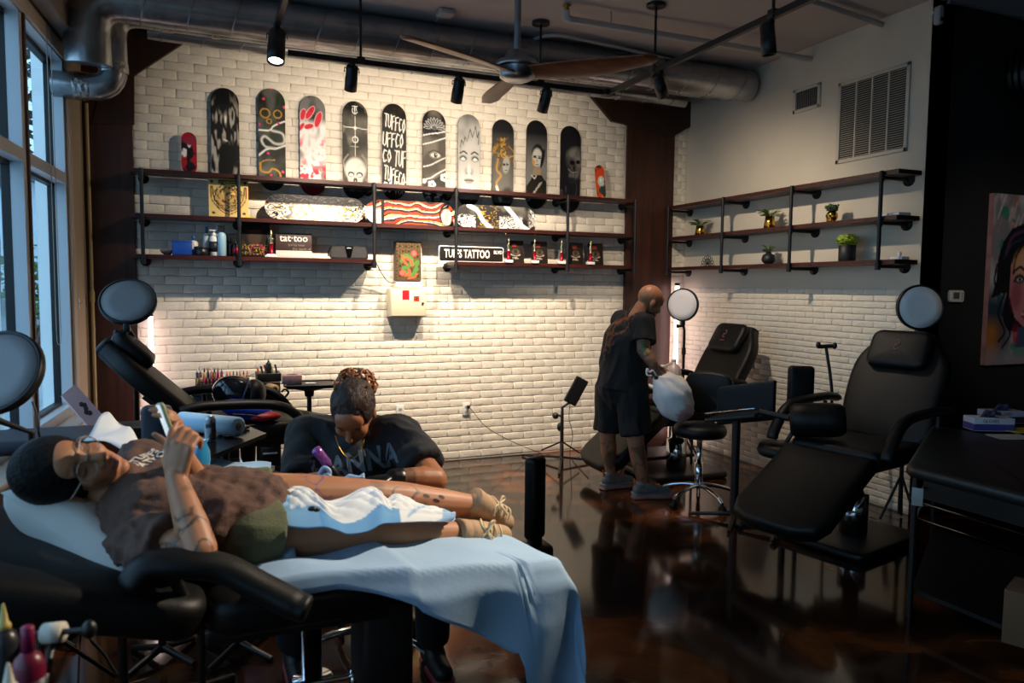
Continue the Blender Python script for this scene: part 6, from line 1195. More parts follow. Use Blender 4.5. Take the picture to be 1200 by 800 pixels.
# tray covered in blue film
zq = .80; q4 = [onZ(236, 556, zq), onZ(316, 556, zq), onZ(318, 543, zq), onZ(238, 538, zq)]; cen = sum(q4) / 4
t = thing('work_tray', 'black tray topped with a pale blue sheet behind the client hip', 'tray', (cen[0], cen[1], 0)); obj('tray_plate', MB().prism([lerp(p, cen, -.1) - np.array([0, 0, .03]) for p in q4], (0, 0, .02)), M_BLACK, t); stand_base(t, cen[0], cen[1], zq - .03, .02)
P = [[lerp(lerp(q4[3], q4[2], u), lerp(q4[0], q4[1], u), v) + np.array([0, 0, .003 + .006 * math.sin(u * 9 + v * 5)]) for u in np.linspace(0, 1, 16)] for v in np.linspace(0, 1, 10)]
obj('blue_sheet', MB().grid(P), mat('pale blue sheet', 'a9cde6', .7), t)
p = at(232, 540, 2.75); t = thing('blue_pouch', 'translucent blue plastic pouch by the client elbow', 'pouch', p + np.array([0, 0, -.06])); rg = np.random.default_rng(4); bb = MB()
prof = [(.002, 0), (.03, .004), (.038, .03), (.036, .07), (.03, .1), (.018, .125), (.022, .14), (.02, .143)]; bb.lathe(prof, p + np.array([0, 0, -.06]), (.1, 0, 1), 18); bb.v = [tuple(np.array(v) + rg.normal(0, .002, 3)) for v in bb.v]; obj('pouch_body', bb, mat('blue film', '3aa0d8', .2, trans=.3), t); obj('tie', MB().tube(curve([p + np.array([.0, 0, .07]), p + np.array([-.02, -.01, .09]), p + np.array([-.01, 0, .1])], 4), .006, 6), mat('blue film', '3aa0d8', .2), t)
p = (at(232, 540, 2.75)); t = thing('pouch_stand', 'small black stand carrying the blue pouch', 'stand', (p[0], p[1], 0)); obj('shelf', MB().lathe([(.07, -.012), (.075, 0)], p + np.array([0, 0, -.062])), M_BLACK, t); stand_base(t, p[0], p[1], p[2] - .07, .012, .16)
# by the window
zz = onZ(60, 505, .0); cL = at(62, 515, 3.2); t = thing('side_table', 'dark padded side table under the window behind the client head', 'table', (cL[0] - .02, cL[1], 0)); obj('table_top', MB().pad(rrect(.42, .34, .05), .06, .025, Matrix.Translation((cL[0] - .05, cL[1], cL[2]))), mat('navy upholstery', '1a2233', .5, bump=.2, bscale=200), t); stand_base(t, cL[0] - .05, cL[1], cL[2] - .03, .02)
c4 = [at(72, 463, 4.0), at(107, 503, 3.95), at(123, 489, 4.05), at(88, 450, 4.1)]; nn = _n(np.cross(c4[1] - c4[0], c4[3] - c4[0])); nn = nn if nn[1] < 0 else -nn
t = thing('tilted_board', 'pink-light-tinted board tilted against the corner beside the window sill', 'board', (c4[1] + c4[2]) / 2 * np.array([1, 1, 0])); obj('board', MB().prism([p - nn * .012 for p in c4], nn * .012), mat('pink-light-tinted board', 'e0b4b6', .45), t)  # pink lamp glow is put into the board's base colour
mm = sum(c4) / 4; u_ = _n(c4[1] - c4[0]); v_ = _n(c4[3] - c4[0]); sm_ = MB()
for a, b in ((-.035, .0), (-.02, .012), (0, .004), (.018, -.01), (.035, .004)): sm_.ell(mm + u_ * (a + .02) + v_ * b + nn * .001, (.016, .016, .0015), Matrix([[u_[0], v_[0], nn[0]], [u_[1], v_[1], nn[1]], [u_[2], v_[2], nn[2]]]))
obj('smudge_mark', sm_, mat('dark mark', '4a343a', .6), t); obj('prop', MB().tube([(c4[1] + c4[2]) / 2 - nn * .02, (mm[0], mm[1] + .1, .02)], .012, 8).box((mm[0], mm[1] + .1, .012), (.2, .2, .024)), M_BLACK, t)
t = thing('small_shelf', 'dark shelf edge lit pink behind the white paper sheet', 'shelf', at(150, 498, 3.6) * np.array([1, 1, 0])); pp = at(150, 505, 3.6); obj('shelf_top', MB().box(pp, (.22, .2, .07), None, .01), M_BLACK, t); stand_base(t, pp[0], pp[1], pp[2] - .03, .02)
c4 = [at(104, 512, 2.55), at(124, 484, 2.75), at(150, 502, 2.75), at(168, 526, 2.55), at(120, 540, 2.45)]; cc = sum(c4) / 5
P = []
for v in np.linspace(0, 1, 9):
    row = []
    for u in np.linspace(0, 1, 13): b = lerp(at(98, 516, 2.5), at(172, 530, 2.5), u); tp_ = lerp(at(122, 484, 2.72), at(152, 502, 2.72), u); row.append(lerp(tp_, b, v) + np.array([0, .012 * math.sin(u * 11 + v * 3), .01 * math.sin(u * 7 + v * 6)]))
    P.append(row)
o = obj('paper_sheet', MB().grid(P), mat('white paper sheet', 'dfe6ec', .8)); o.modifiers.new('s', 'SOLIDIFY').thickness = .003; tag(o, 'crumpled white paper sheet standing up behind the client shoulder', 'sheet')
pp = at(136, 530, 2.62); t = thing('sheet_rest', 'dark padded rest under the white paper sheet', 'rest', (pp[0], pp[1], 0)); obj('pad', MB().pad(rrect(.26, .14, .04), .06, .02, Matrix.Translation(pp + np.array([0, .03, -.06]))), M_LEATHER, t); stand_base(t, pp[0], pp[1] + .03, pp[2] - .09, .016)
# ================================================================ FOREGROUND CART AT LOWER LEFT
zt = .765; t = thing('foreground_cart', 'dark supply cart in the lower left corner', 'cart', (-.33, 1.3, 0)); obj('top_tray', MB().box((-.34, 1.3, zt - .015), (.30, .34, .03), None, .01), M_BLACK, t); obj('lower_tray', MB().box((-.34, 1.3, .3), (.30, .34, .03), None, .01), M_BLACK, t)
for a in (-.47, -.21):
    for b in (1.16, 1.44): obj('post', MB().cyl((a, b, .06), (a, b, zt), .01, n=8), M_BLACK, t); obj('caster', MB().ell((a, b, .03), (.02, .03, .03)), M_BLACK, t)
x, y = at(33, 760, 1.3)[:2]; bottle('magenta squeeze bottle with a black label in the lower left corner', x, y, zt, .026, .2, '6a0f2c', '7a1640', 'screw', '1b1a20')
x, y = at(8, 740, 1.18)[:2]; bottle('black squeeze bottle with a pale nozzle at the lower left edge', x, y, zt, .026, .19, '17181c', 'c9bfa8', 'spout')
x, y = at(4, 715, 1.38)[:2]; bottle('yellow-topped bottle behind the black one at the lower left edge', x, y, zt, .024, .2, '2a2a2c', 'c0a85a', 'spout')
a_, b_ = at(52, 742, 1.42), at(74, 740, 1.42); t = thing('tape_roll', 'white roll of tape on a spindle beside the magenta bottle', 'roll', (a_ + b_) / 2); obj('roll_body', MB().lathe([(.006, 0), (.019, 0), (.019, .036), (.006, .036)], a_, b_ - a_, 20), mat('white tape', 'c9c4b6', .6), t); obj('spindle', MB().tube([a_ - _n(b_ - a_) * .02, b_ + _n(b_ - a_) * .05], .006, 8).ell(b_ + _n(b_ - a_) * .05, (.014, .014, .018)), M_BLACK, t); obj('spindle_arm', MB().tube([lerp(a_, b_, .5) + np.array([0, .03, 0]), (a_[0], 1.44, zt)], .008, 8), M_BLACK, t)
cable('floor_cable', [onZ(82, 725, .3), onZ(95, 735, .01), onZ(108, 750, .006), onZ(122, 765, .006), onZ(135, 785, .006), onZ(150, 805, .006), onZ(160, 830, .006)], 'thin black cable lying on the brown floor at lower left', .004)
# ================================================================ PEOPLE
def cdir(r, u, t): return _n(ROT[:, 0] * r - ROT[:, 1] * u - ROT[:, 2] * t)
def ortho(f, u):
    f = _n(f); u = np.array(u, float); u = _n(u - f * np.dot(u, f)); return f, u, np.cross(f, u)       # forward, crown, right side
def head(mb, C, f, u, r, s=1.0):
    P = lambda a, b, c=0: C + (f * a + u * b + r * c) * s
    M = Matrix([[f[i], r[i], u[i]] for i in range(3)])
    E = lambda a, b, c, ra, rb, rc: mb.ell(P(a, b, c), (ra * s, rc * s, rb * s), M, 16, 12)
    E(-.012, .036, 0, .098, .088, .077); E(.03, -.035, 0, .062, .078, .058); E(.056, -.098, 0, .024, .02, .026); E(.03, -.085, 0, .045, .03, .046); E(.06, .045, 0, .034, .05, .056)
    for c in (-1, 1):
        E(.056, -.025, c * .036, .03, .03, .026); E(.078, .026, c * .028, .013, .009, .026); E(.066, .004, c * .032, .019, .012, .017); E(-.012, -.012, c * .078, .02, .032, .009); E(.098, -.034, c * .012, .011, .009, .009)
    cone(mb, P(.084, .018), .0095 * s, P(.108, -.026), .0125 * s, 10)
    E(.086, -.058, 0, .013, .007, .024); E(.084, -.071, 0, .013, .008, .02)
    cone(mb, P(-.03, -.05), .055 * s, P(-.04, -.15), .056 * s, 14); return P
def hand(mb, w, d, n, s, curl, k=1.0, spread=.12, thumb=(.55, .5), lens=(.92, 1.05, 1.0, .8), fat=1.0):
    """w wrist, d finger direction, n palm side (fingers curl towards it), s thumb side; curl per finger (radians per joint)"""
    d, n = _n(d), np.array(n, float); n = _n(n - d * np.dot(n, d)); s0 = np.cross(d, n); s = s0 if np.dot(s0, s) > 0 else -s0; w = np.array(w, float)
    offs = (.03, .01, -.011, -.03)
    mb.ell(w + d * .045 * k, (.046 * k, .034 * k, .016 * k), Matrix([[d[i], s[i], n[i]] for i in range(3)]), 14, 10)
    for i, o in enumerate(offs):
        base = w + (d * .012 + s * o * .6) * k; kn = w + (d * (.088 - abs(i - 1) * .005) + s * o) * k; cone(mb, base, .014 * k * fat, kn, .0115 * k * fat, 10)
        L = [x * lens[i] * k for x in (.043, .028, .022)]; c = curl[i] if hasattr(curl, '__len__') else curl; a = c * .7; p = kn; dd = _n(d + s * spread * (1.2 - i) * .8)
        for j in range(3):
            v = dd * math.cos(a) + n * math.sin(a); q = p + v * L[j]; cone(mb, p, (.0098 - .0008 * j) * k * fat, q, (.009 - .0008 * j) * k * fat, 10); p = q; a += c
    b = w + (d * .022 + s * .026) * k; v1 = _n(d * .62 + s * .7 + n * thumb[0]); p1 = b + v1 * .042 * k; v2 = _n(d * .85 + s * .15 + n * thumb[1]); p2 = p1 + v2 * .032 * k; p3 = p2 + _n(v2 + n * .3) * .024 * k
    cone(mb, w + d * .012 * k + s * .012 * k, .016 * k * fat, p1, .0125 * k * fat, 10); cone(mb, p1, .0115 * k * fat, p2, .0105 * k * fat, 10); cone(mb, p2, .0102 * k * fat, p3, .0085 * k * fat, 10)
def fbm(p, f, seed=0, o=4):
    rg = np.random.default_rng(seed); v = np.zeros(len(p))
    for i in range(o):
        for _ in range(3):
            k = rg.normal(size=3); k *= f * 1.8 ** i / np.linalg.norm(k); v += np.sin(p @ k + rg.uniform(0, 6.3) + 1.3 * v) / (1.6 ** i) / 2.2
    return v
def wrinkle(o, amp, f, seed=0, dirv=None, stretch=.25):
    p = verts(o).astype(float); me = o.data; n = np.empty(len(p) * 3, np.float32); me.vertices.foreach_get('normal', n); n = n.reshape(-1, 3)
    q = p.copy()
    if dirv is not None: dv = _n(dirv); q = p - np.outer(p @ dv, dv) * (1 - stretch)
    v = fbm(q, f, seed); v = 1 - np.abs(v) * 1.3; p += n * (v * amp)[:, None]; me.vertices.foreach_set('co', p.astype(np.float32).ravel()); me.update()
def local(o, p): return np.array(root_of(o).matrix_basis.inverted() @ Vector(p))
def seg_dist(p, a, b):
    e = b - a; t = np.clip(((p - a) @ e) / (e @ e), 0, 1); return np.linalg.norm(p - a - np.outer(t, e), axis=1), t
def skin(o, base, tattoos=(), hd=None, lips='8a4a42', brow='1d1411', stubble=None, s=1.0):
    p = verts(o).astype(float); off = np.array(root_of(o).location); p = p + off; c = np.zeros((len(p), 3)); c[:] = lin(base); c *= (1 + .09 * np.clip(fbm(p, 14, 1), -1, 1))[:, None]; c[:, 1:] *= (1 - .05 * np.clip(fbm(p, 40, 9), -1, 1))[:, None]
    def mixc(m, col): nonlocal c; m = np.clip(m, 0, 1)[:, None]; c = c * (1 - m) + np.array(lin(col)) * m
    for a, b, r, t0, t1, f, dens, seed, col in tattoos:
        dd, t = seg_dist(p, np.array(a, float), np.array(b, float)); m = (dd < r) * np.clip((t - t0) * 30, 0, 1) * np.clip((t1 - t) * 30, 0, 1)
        v = fbm(p, f, seed, 3); ln = np.clip((.17 - np.abs(v)) * 12, 0, 1); sh = np.clip((fbm(p, f * .7, seed + 5, 2) - .35 + dens) * 3, 0, 1) * .6; mixc(m * np.maximum(ln * .85, sh) * .9, col)
    if hd is not None:
        C, f, u, r = hd; q = (p - C) / s; F, U, Rr = q @ f, q @ u, q @ r; near = (np.abs(F) < .13) & (np.abs(U) < .13) & (np.abs(Rr) < .1)
        g = lambda x, x0, w: np.clip(1.3 - np.abs(x - x0) / w, 0, 1)
        mixc(near * (F > .082) * g(U, -.064, .014) * g(Rr, 0, .024) * .9, lips); mixc(near * (F > .088) * g(U, -.0645, .002) * g(Rr, 0, .022), '3a1a18')
        for k in (-1, 1):
            mixc(near * (F > .055) * g(U, .03 - .1 * np.abs(np.abs(Rr) - .03), .0055) * g(Rr, k * .034, .022) * .95, brow); mixc(near * (F > .06) * g(U, .001, .003) * g(Rr, k * .033, .016) * .95, '140d0b'); mixc(near * (F > .05) * g(U, .008, .012) * g(Rr, k * .033, .02) * .28, '5a3020')
            mixc(near * (F > .1) * g(U, -.036, .005) * g(Rr, k * .008, .005) * .8, '2a1510')
        if stubble: mixc(near * (F > -.02) * np.clip((-.045 - U) * 40, 0, 1) * (np.abs(U) < .14) * .75, stubble)
        mixc(near * (F > .05) * np.clip(g(Rr, .04, .025) + g(Rr, -.04, .025), 0, 1) * g(U, -.03, .025) * .12, 'a04a3a')
    colour(o, c)
M_SKIN = attr_mat('human skin', .48, bump=.08, bscale=300, sss=.06, spec=.4)
def cloth(name, col, var=.12): return mat(name, col, .85, var=var, vscale=14, bump=.25, bscale=160, sheen=0)
from mathutils.bvhtree import BVHTree
def stick(mb, target, direction, lift=.0016):
    """lay flat lettering onto a curved surface"""
    off = Vector(root_of(target).location); bv = BVHTree.FromPolygons([v.co + off for v in target.data.vertices], [list(p.vertices) for p in target.data.polygons]); d = Vector(direction).normalized(); out = []
    for v in mb.v:
        h = bv.ray_cast(Vector(v) - d * .25, d); out.append(tuple(h[0] - d * lift) if h[0] is not None else v)
    mb.v = out; return mb
def subdivide_text(body, size, M, bold=0, cell=.008, sx=1.0):
    mb = text_mesh(body, size, Matrix(), .0, bold, sx=sx); bm = bmesh.new(); vs = [bm.verts.new(v) for v in mb.v]
    for f in mb.f:
        try: bm.faces.new([vs[i] for i in f])
        except ValueError: pass
    bmesh.ops.triangulate(bm, faces=bm.faces[:]); 
    for _ in range(3):
        e = [x for x in bm.edges if x.calc_length() > cell * 1.5]
        if e: bmesh.ops.subdivide_edges(bm, edges=e, cuts=1)
    bm.verts.index_update(); r = MB(); r.add([v.co.copy() for v in bm.verts], [[v.index for v in f.verts] for f in bm.faces], False, M); bm.free(); return r
# ---------------------------------------------------------------- 1 the client
hC = at(87, 552, 2.0); f, u, r = ortho(cdir(.716, .463, .523), cdir(-.67, .243, .702)); HD1 = (hC, f, u, r)
pel, waist, chest, nb = at(283, 607, 2.22), at(240, 604, 2.18), at(188, 594, 2.12), at(128, 572, 2.06)
shN, elN, wrN = at(146, 632, 1.97), at(234, 644, 1.84), at(206, 560, 1.93)
shF, elF, wrF = at(165, 545, 2.24), at(224, 556, 2.2), at(212, 530, 2.06)
hN, kN, aN = at(294, 626, 2.12), at(415, 629, 2.30), at(541, 624, 2.60); hF, kF, aF = at(287, 587, 2.32), at(425, 582, 2.47), at(556, 592, 2.72)
me = thing('person', 'person lying on the reclined chair in a brown t-shirt and olive shorts, holding a phone', 'person', (.1, 2.28, 0)); CL = me
b = MB(); head(b, hC, f, u, r, 1.0)
chain(b, [hC - u * .1 - f * .03, nb, chest, waist, pel], [.05, .062, .105, .10, .115], 18)
cone(b, chest + np.array([0, .07, 0]), .085, waist + np.array([0, .06, -.01]), .08, 14); cone(b, chest - np.array([0, .07, 0]), .085, waist - np.array([0, .06, .01]), .08, 14)
cone(b, shN, .052, shF, .052, 14); chain(b, [shN, lerp(shN, elN, .5), elN], [.052, .05, .041], 14); chain(b, [elN, lerp(elN, wrN, .35), wrN], [.042, .041, .027], 14); chain(b, [shF, elF, wrF], [.05, .04, .026], 14)
chain(b, [pel - np.array([0, .09, 0]), hN, lerp(hN, kN, .5), kN], [.1, .085, .074, .056], 18); chain(b, [kN, lerp(kN, aN, .33), lerp(kN, aN, .7), aN], [.056, .058, .046, .037], 16)
chain(b, [pel + np.array([0, .08, 0]), hF, lerp(hF, kF, .5), kF], [.1, .09, .08, .06], 18); chain(b, [kF, lerp(kF, aF, .33), lerp(kF, aF, .7), aF], [.06, .062, .05, .038], 16)
# near hand grips the phone: fingers up and round its far edge, back of the hand towards the viewer
dN = cdir(.0, 1, -.05); PH = at(198, 503, 1.99)
hand(b, wrN, cdir(.06, 1, -.12), cdir(.1, .1, -1), cdir(-1, .1, -.1), (.5, .95, 1.05, 1.1), 1.02, .06, thumb=(.9, .9))
hand(b, wrF, cdir(.05, .75, .25), cdir(-.75, .1, .25), cdir(-.2, .5, .8), (.55, .6, .65, .7), .95, .05)
body = organic('body', b, M_SKIN, me, .0045, 3)
skin(body, 'b07a59', [(wrN, elN, .07, .12, .38, 55, -.4, 11, '2a2724'), (wrN, elN, .07, .5, 1.2, 48, .5, 12, '252422'), (elN, shN, .075, 0, .55, 45, .5, 13, '252422'),
                      (kF, aF, .08, -.1, .25, 40, -.25, 14, '2e2b30'), (kF, aF, .08, .3, .5, 30, -.35, 15, '2b2a2c'), (lerp(hF, kF, .45), lerp(hF, kF, .7), .1, 0, 1, 40, -.9, 16, '5a4a8a')], HD1, lips='9a5650')
# leaf-like black marks on the shin
hair = MB(); Mh = Matrix([[f[i], r[i], u[i]] for i in range(3)])
hair.ell(hC - f * .012 + u * .052, (.100, .091, .098), Mh, 32, 22); hair.ell(hC - f * .045 + u * .01 , (.085, .083, .09), Mh, 20, 14); hair.ell(hC - f * .10 + u * .06, (.055, .06, .055), Mh, 16, 12); hair.ell(hC - f * .11 + u * .0, (.05, .06, .06), Mh, 16, 12)
ho = organic('hair', hair, mat('black hair', '0c0909', .75, bump=.8, bscale=60, spec=.2), me, .004, 6)
def strands(name, c0, rad, fr, B, n, m, par, r0=.0022, seed=1, lo=-1.9, hi=1.9, fx=.5):
    mb = MB(); rg = random.Random(seed); B = np.array(B) / np.linalg.norm(B)
    for k in range(n):
        t_ = lo + (hi - lo) * (k + rg.uniform(0, .8)) / n; v0 = np.array([fx, math.sin(t_), math.cos(t_)]); v0 /= np.linalg.norm(v0); om = math.acos(np.clip(v0 @ B, -1, 1)); pts = []
        for q in np.linspace(0, .97, 9): v = (math.sin((1 - q) * om) * v0 + math.sin(q * om) * B) / math.sin(om); v = v * (1.0 + .004 * math.sin(q * 3.1 + k)); pts.append(c0 + fr[0] * v[0] * rad[0] + fr[2] * v[1] * rad[1] + fr[1] * v[2] * rad[2])
        mb.tube(pts, [r0 * .5] + [r0] * 7 + [r0 * .5], 5)
    o = obj(name, mb, m, par); o['kind'] = 'stuff'; return o
strands('hair_strands', hC - f * .012 + u * .052, (.100, .091, .098), (f, u, r), (-1, .0, -.05), 170, mat('black hair strands', '0e0a09', .5, spec=.3), ho, r0=.0009, seed=3)
tb = MB(); cone(tb, lerp(nb, chest, .38), .088, chest, .128, 20); cone(tb, chest, .128, waist, .124, 20); cone(tb, waist, .130, pel + np.array([.01, 0, 0]), .145, 20)
for y in (-.085, .085): cone(tb, lerp(nb, chest, .65) + np.array([0, y, 0]), .09, pel + np.array([.015, y * 1.05, 0]), .112, 18)
cone(tb, shN, .072, lerp(nb, chest, .5), .09, 16); cone(tb, shF, .07, lerp(nb, chest, .5), .085, 16)
e = lerp(shN, elN, .66); tb.tube([shN, lerp(shN, e, .5), e], [.07, .076, .082], 18); tb.ell(shN, (.072, .072, .072)); e2 = lerp(shF, elF, .62); tb.tube([shF, e2], [.066, .07], 18); tb.ell(shF, (.068, .068, .068))
sh = organic('t_shirt', tb, cloth('brown t-shirt cotton', '5e4439'), me, .008, 5); wrinkle(sh, .011, 26, 5, shN - chest, .5); wrinkle(sh, .004, 70, 6)
tx = cdir(.35, .55, -.75); ty = cdir(-.9, .1, .2); tx, ty, tn = _n(tx), None, None; nrm = cdir(.1, .78, .6); tx = _n(tx - nrm * np.dot(tx, nrm)); ty = np.cross(nrm, tx); pc = at(176, 541, 2.16)
for k, wd in enumerate(('TUFFS', 'TATTOO')): obj('chest_lettering', stick(subdivide_text(wd, .034, basis(pc + ty * (.014 - .03 * k), tx, ty, nrm), .001), sh, -nrm), mat('white lettering', 'e2dbd0', .5), sh)
sb = MB(); cone(sb, lerp(pel, hN, .7), .10, hN, .104, 18); sb.tube([hN, lerp(hN, kN, .22)], [.104, .106], 20); cone(sb, lerp(pel, hF, .7), .09, hF, .094, 18); sb.tube([hF, lerp(hF, kF, .2)], [.096, .102], 20); cone(sb, hN, .09, hF, .09, 16)
so = organic('shorts', sb, cloth('olive cotton shorts', '5f6347'), me, .008, 4); wrinkle(so, .005, 30, 8, hN - kN, .4)
def shoe(par, ank, toe, upv, cuff=True, names=True):
    ank, toe = np.array(ank), np.array(toe); d = _n(toe - ank); U = np.array(upv, float); U = _n(U - d * np.dot(U, d)); S = np.cross(d, U); L = np.linalg.norm(toe - ank)
    hb = ank - d * .035 - U * .055; m = MB(); cone(m, hb, .040, ank + d * L * .45 - U * .042, .043, 16); cone(m, ank + d * L * .45 - U * .040, .045, toe - U * .042, .038, 16); cone(m, ank, .046, ank + d * .07 - U * .025, .045, 16); cone(m, ank - d * .02, .046, hb, .042, 16); cone(m, ank + d * .05 - U * .02, .044, ank + d * L * .6 - U * .035, .042, 16)
    x = organic('shoe', m, mat('tan canvas shoe', 'b08e6c', .7, bump=.2, bscale=150), par, .005, 4)
    so_ = MB(); so_.prism([hb - U * .034 + d * a + S * b_ for a, b_ in ((-.035, 0), (-.02, .032), (.08, .03), (.15, .038), (L + .02, .03), (L + .055, 0), (L + .02, -.03), (.15, -.036), (.08, -.03), (-.02, -.032))], U * .018); fix_normals(obj('sole', so_, mat('gum sole', 'b5803f', .6), x))
    lc = MB()
    for k in range(4): c = ank + d * (.045 + k * .022) + U * (.030 - k * .005); lc.tube(curve([c - S * .03 - U * .012, c + U * .006, c + S * .03 - U * .012], 4), .0042, 6)
    c = ank + d * .05 + U * .034
    for sgn in (-1, 1): lc.tube(curve([c, c + S * sgn * .03 + U * .012 + d * .01, c + S * sgn * .035 - U * .0 + d * .03, c + U * .004], 5), .0042, 6); lc.tube(curve([c, c + S * sgn * .02 - U * .0 - d * .02, c + S * sgn * .045 - U * .02 - d * .015], 4), .004, 6)
    obj('laces', lc, mat('cream laces', 'd0bd98', .7), x); cu = MB().lathe([(.043, -.012), (.046, 0), (.046, .028), (.042, .032)], ank - d * .025 + U * .004, _n(-d + U * .35), 20); obj('ankle_cuff', cu, mat('tan canvas shoe', 'b08e6c', .7), x); return x
shoe(me, aN + cdir(.5, 0, 0) * .03, at(594, 625, 2.66), cdir(.15, .38, .9)); shoe(me, aF + cdir(.5, 0, 0) * .03, at(599, 604, 2.78), cdir(.2, .75, .6))
obj('anklet', MB().tube([aN - cdir(1, 0, -.3) * .02 + (cdir(0, 1, 0) * math.cos(k) + cdir(0, 0, 1) * math.sin(k)) * .041 for k in np.linspace(0, 2 * PI, 17)[:-1]], .006, 6, closed=True), M_BLACK, me)
# leaf tattoos as flat patches on the far shin
lt_ = MB()
for (px, py, rot) in ((497, 579, .6), (508, 584, .5), (513, 579, 0)):
    c = at(px, py, 2.5); lt_.v and None
    ex = cdir(1, -.5 + rot * .2, 0); ey = cdir(.4, 1, .2); lt_.add([c + (ex * math.cos(a) * .011 + ey * math.sin(a) * .006) for a in np.linspace(0, 6.28, 9)[:-1]], [list(range(8))], False)
obj('leaf_tattoo', stick(lt_, body, cdir(.05, -.3, -1), .0018), mat('tattoo ink', '26242a', .6), body)
# glasses, phone
t = thing('eyeglasses', 'clear-rimmed eyeglasses worn by the person lying down', 'glasses', hC); gm = mat('clear amber rim', 'a08f7c', .12, trans=.3)
for c in (-1, 1):
    cc = hC + f * .1 + u * .003 + r * c * .036; obj('rim', MB().tube([cc + (r * math.cos(a) * .027 - f * abs(c * math.cos(a) * c) * .0) + u * math.sin(a) * .024 - f * max(0, c * math.cos(a)) * .012 for a in np.linspace(0, 2 * PI, 25)[:-1]], .0014, 8, closed=True), gm, t)
    obj('lens', MB().add([cc + r * math.cos(a) * .026 + u * math.sin(a) * .023 - f * max(0, c * math.cos(a)) * .012 for a in np.linspace(0, 2 * PI, 17)[:-1]], [list(range(16))], False), gl, t)
    obj('temple', MB().tube([hC + f * .088 + u * .01 + r * c * .063, hC + f * .04 + u * .008 + r * c * .079, hC - f * .01 + u * .004 + r * c * .083], .0025, 6), gm, t)
obj('bridge', MB().tube(curve([hC + f * .1 + u * .006 - r * .01, hC + f * .106 + u * .01, hC + f * .1 + u * .006 + r * .01], 4), .0024, 6), gm, t)
pn = cdir(-.78, -.3, .55); pu = cdir(-.3, .94, .1); pn = _n(pn); pu = _n(pu - pn * np.dot(pu, pn)); ps = np.cross(pu, pn); t = thing('phone', 'smartphone in a pale green case held up by the person lying down', 'phone', PH)
obj('case', MB().pad(rrect(.076, .15, .012), .011, .004, basis(PH, ps, pu, pn)), mat('pale green case', 'a3a87c', .4), t); obj('screen', MB().pad(rrect(.068, .142, .009), .002, .0008, basis(PH + pn * .006, ps, pu, pn)), mat('lit phone screen', 'cfd6da', .1, emit=(.75, .85, .9), estr=.35), t); obj('camera_bump', MB().pad(rrect(.03, .03, .006), .004, .0015, basis(PH - pn * .006 + pu * .05 + ps * .015, ps, pu, pn)), M_BLACK, t)
# pillow, drape, crumpled pad
pw = thing('pillow', 'white pillow under the head and shoulder of the person lying down', 'pillow', at(95, 630, 1.95)); a0, a1 = at(50, 576, 2.03), at(168, 668, 1.98); ax_ = _n(a1 - a0); wv = np.array([.05, 1, .03]); wv = _n(wv - ax_ * np.dot(wv, ax_)); nv = np.cross(ax_, wv); nv = nv if nv[2] > 0 else -nv; cen = (a0 + a1) / 2 + wv * .03 - nv * .02
Pm = MB(); Lx, Wy, Tz = np.linalg.norm(a1 - a0) / 2 + .03, .14, .08
for sgn in (1, -1):
    rows = []
    for i in range(25):
        row = []
        for j in range(21):
            a_, b_ = -1 + i / 12, -1 + j / 10; h_ = Tz * (max(0, (1 - a_ ** 4) * (1 - b_ ** 4))) ** .42; pinch = 1 - .10 * (a_ * a_ * b_ * b_ < .3) * (1 - abs(a_) ** 2 * abs(b_) ** 2) * 0
            row.append(cen + ax_ * a_ * Lx * (1 - .06 * (1 - b_ * b_)) + wv * b_ * Wy * (1 - .07 * (1 - a_ * a_)) + nv * sgn * h_)
        rows.append(row if sgn > 0 else row[::-1])
    Pm.grid(rows)
po_ = obj('pillow_body', Pm, mat('white pillowcase', 'dfdcd6', .8, bump=.2, bscale=30), pw); wrinkle(po_, .006, 24, 2, ax_, .4)
LR0, LR1 = np.array([.48, 2.30, .752]), np.array([.99, 2.42, .667]); 
def drape():
    ad = _n(LR1 - LR0); yd = _n(np.cross([0, 0, 1], ad)); L = np.linalg.norm(LR1 - LR0); rows = []
    for i in range(80):
        a = -.42 + (L + .42 + .46) * i / 79; row = []; hang = .03 + .24 * np.clip((a + .22) / .55, 0, 1) ** 1.3 + .42 * np.clip((a - .36) / .05, 0, 1)
        for j in range(60):
            b_ = .27 - (.27 + .30 + hang) * j / 59; ea, eb = max(0, a - L - .01), max(0, -b_ - .30); ac, bc = min(a, L + .01), max(b_, -.30)
            base = LR0 + ad * ac + yd * bc if ac > 0 else np.array([.48 + ac * 1.0, 2.30 + ac * .08, .762 - ac * .02]) + yd * bc
            lift = .014 + .006 * math.sin(a * 19 + b_ * 7) * math.sin(b_ * 13) + .03 * math.exp(-((a + .3) / .12) ** 2 - ((b_ + .24) / .1) ** 2)
            q = base + np.array([0, 0, lift]); dp = math.hypot(ea, eb) if ea and eb else ea + eb
            q = q + ad * (.06 * min(1, ea * 12) + .05 * ea) - yd * (.03 * min(1, eb * 14) + .02 * eb)
            fold = .020 * math.sin(a * 16 + eb * 4) * min(1, eb * 5) + .02 * math.sin(b_ * 17 + 1) * min(1, ea * 5)
            q = q - yd * fold + np.array([0, 0, -dp * .97 - .012 * (min(1, (ea + eb) * 30))]); row.append(q)
        rows.append(row)
    return rows
dr = obj('drape_sheet', MB().grid(drape()), mat('pale blue drape sheet', '9dbbd6', .75, var=.05, vscale=6, bump=.12, bscale=25)); dr.modifiers.new('s', 'SOLIDIFY').thickness = .002
tag(dr, 'pale blue disposable drape sheet hanging over the foot end of the client chair', 'sheet')
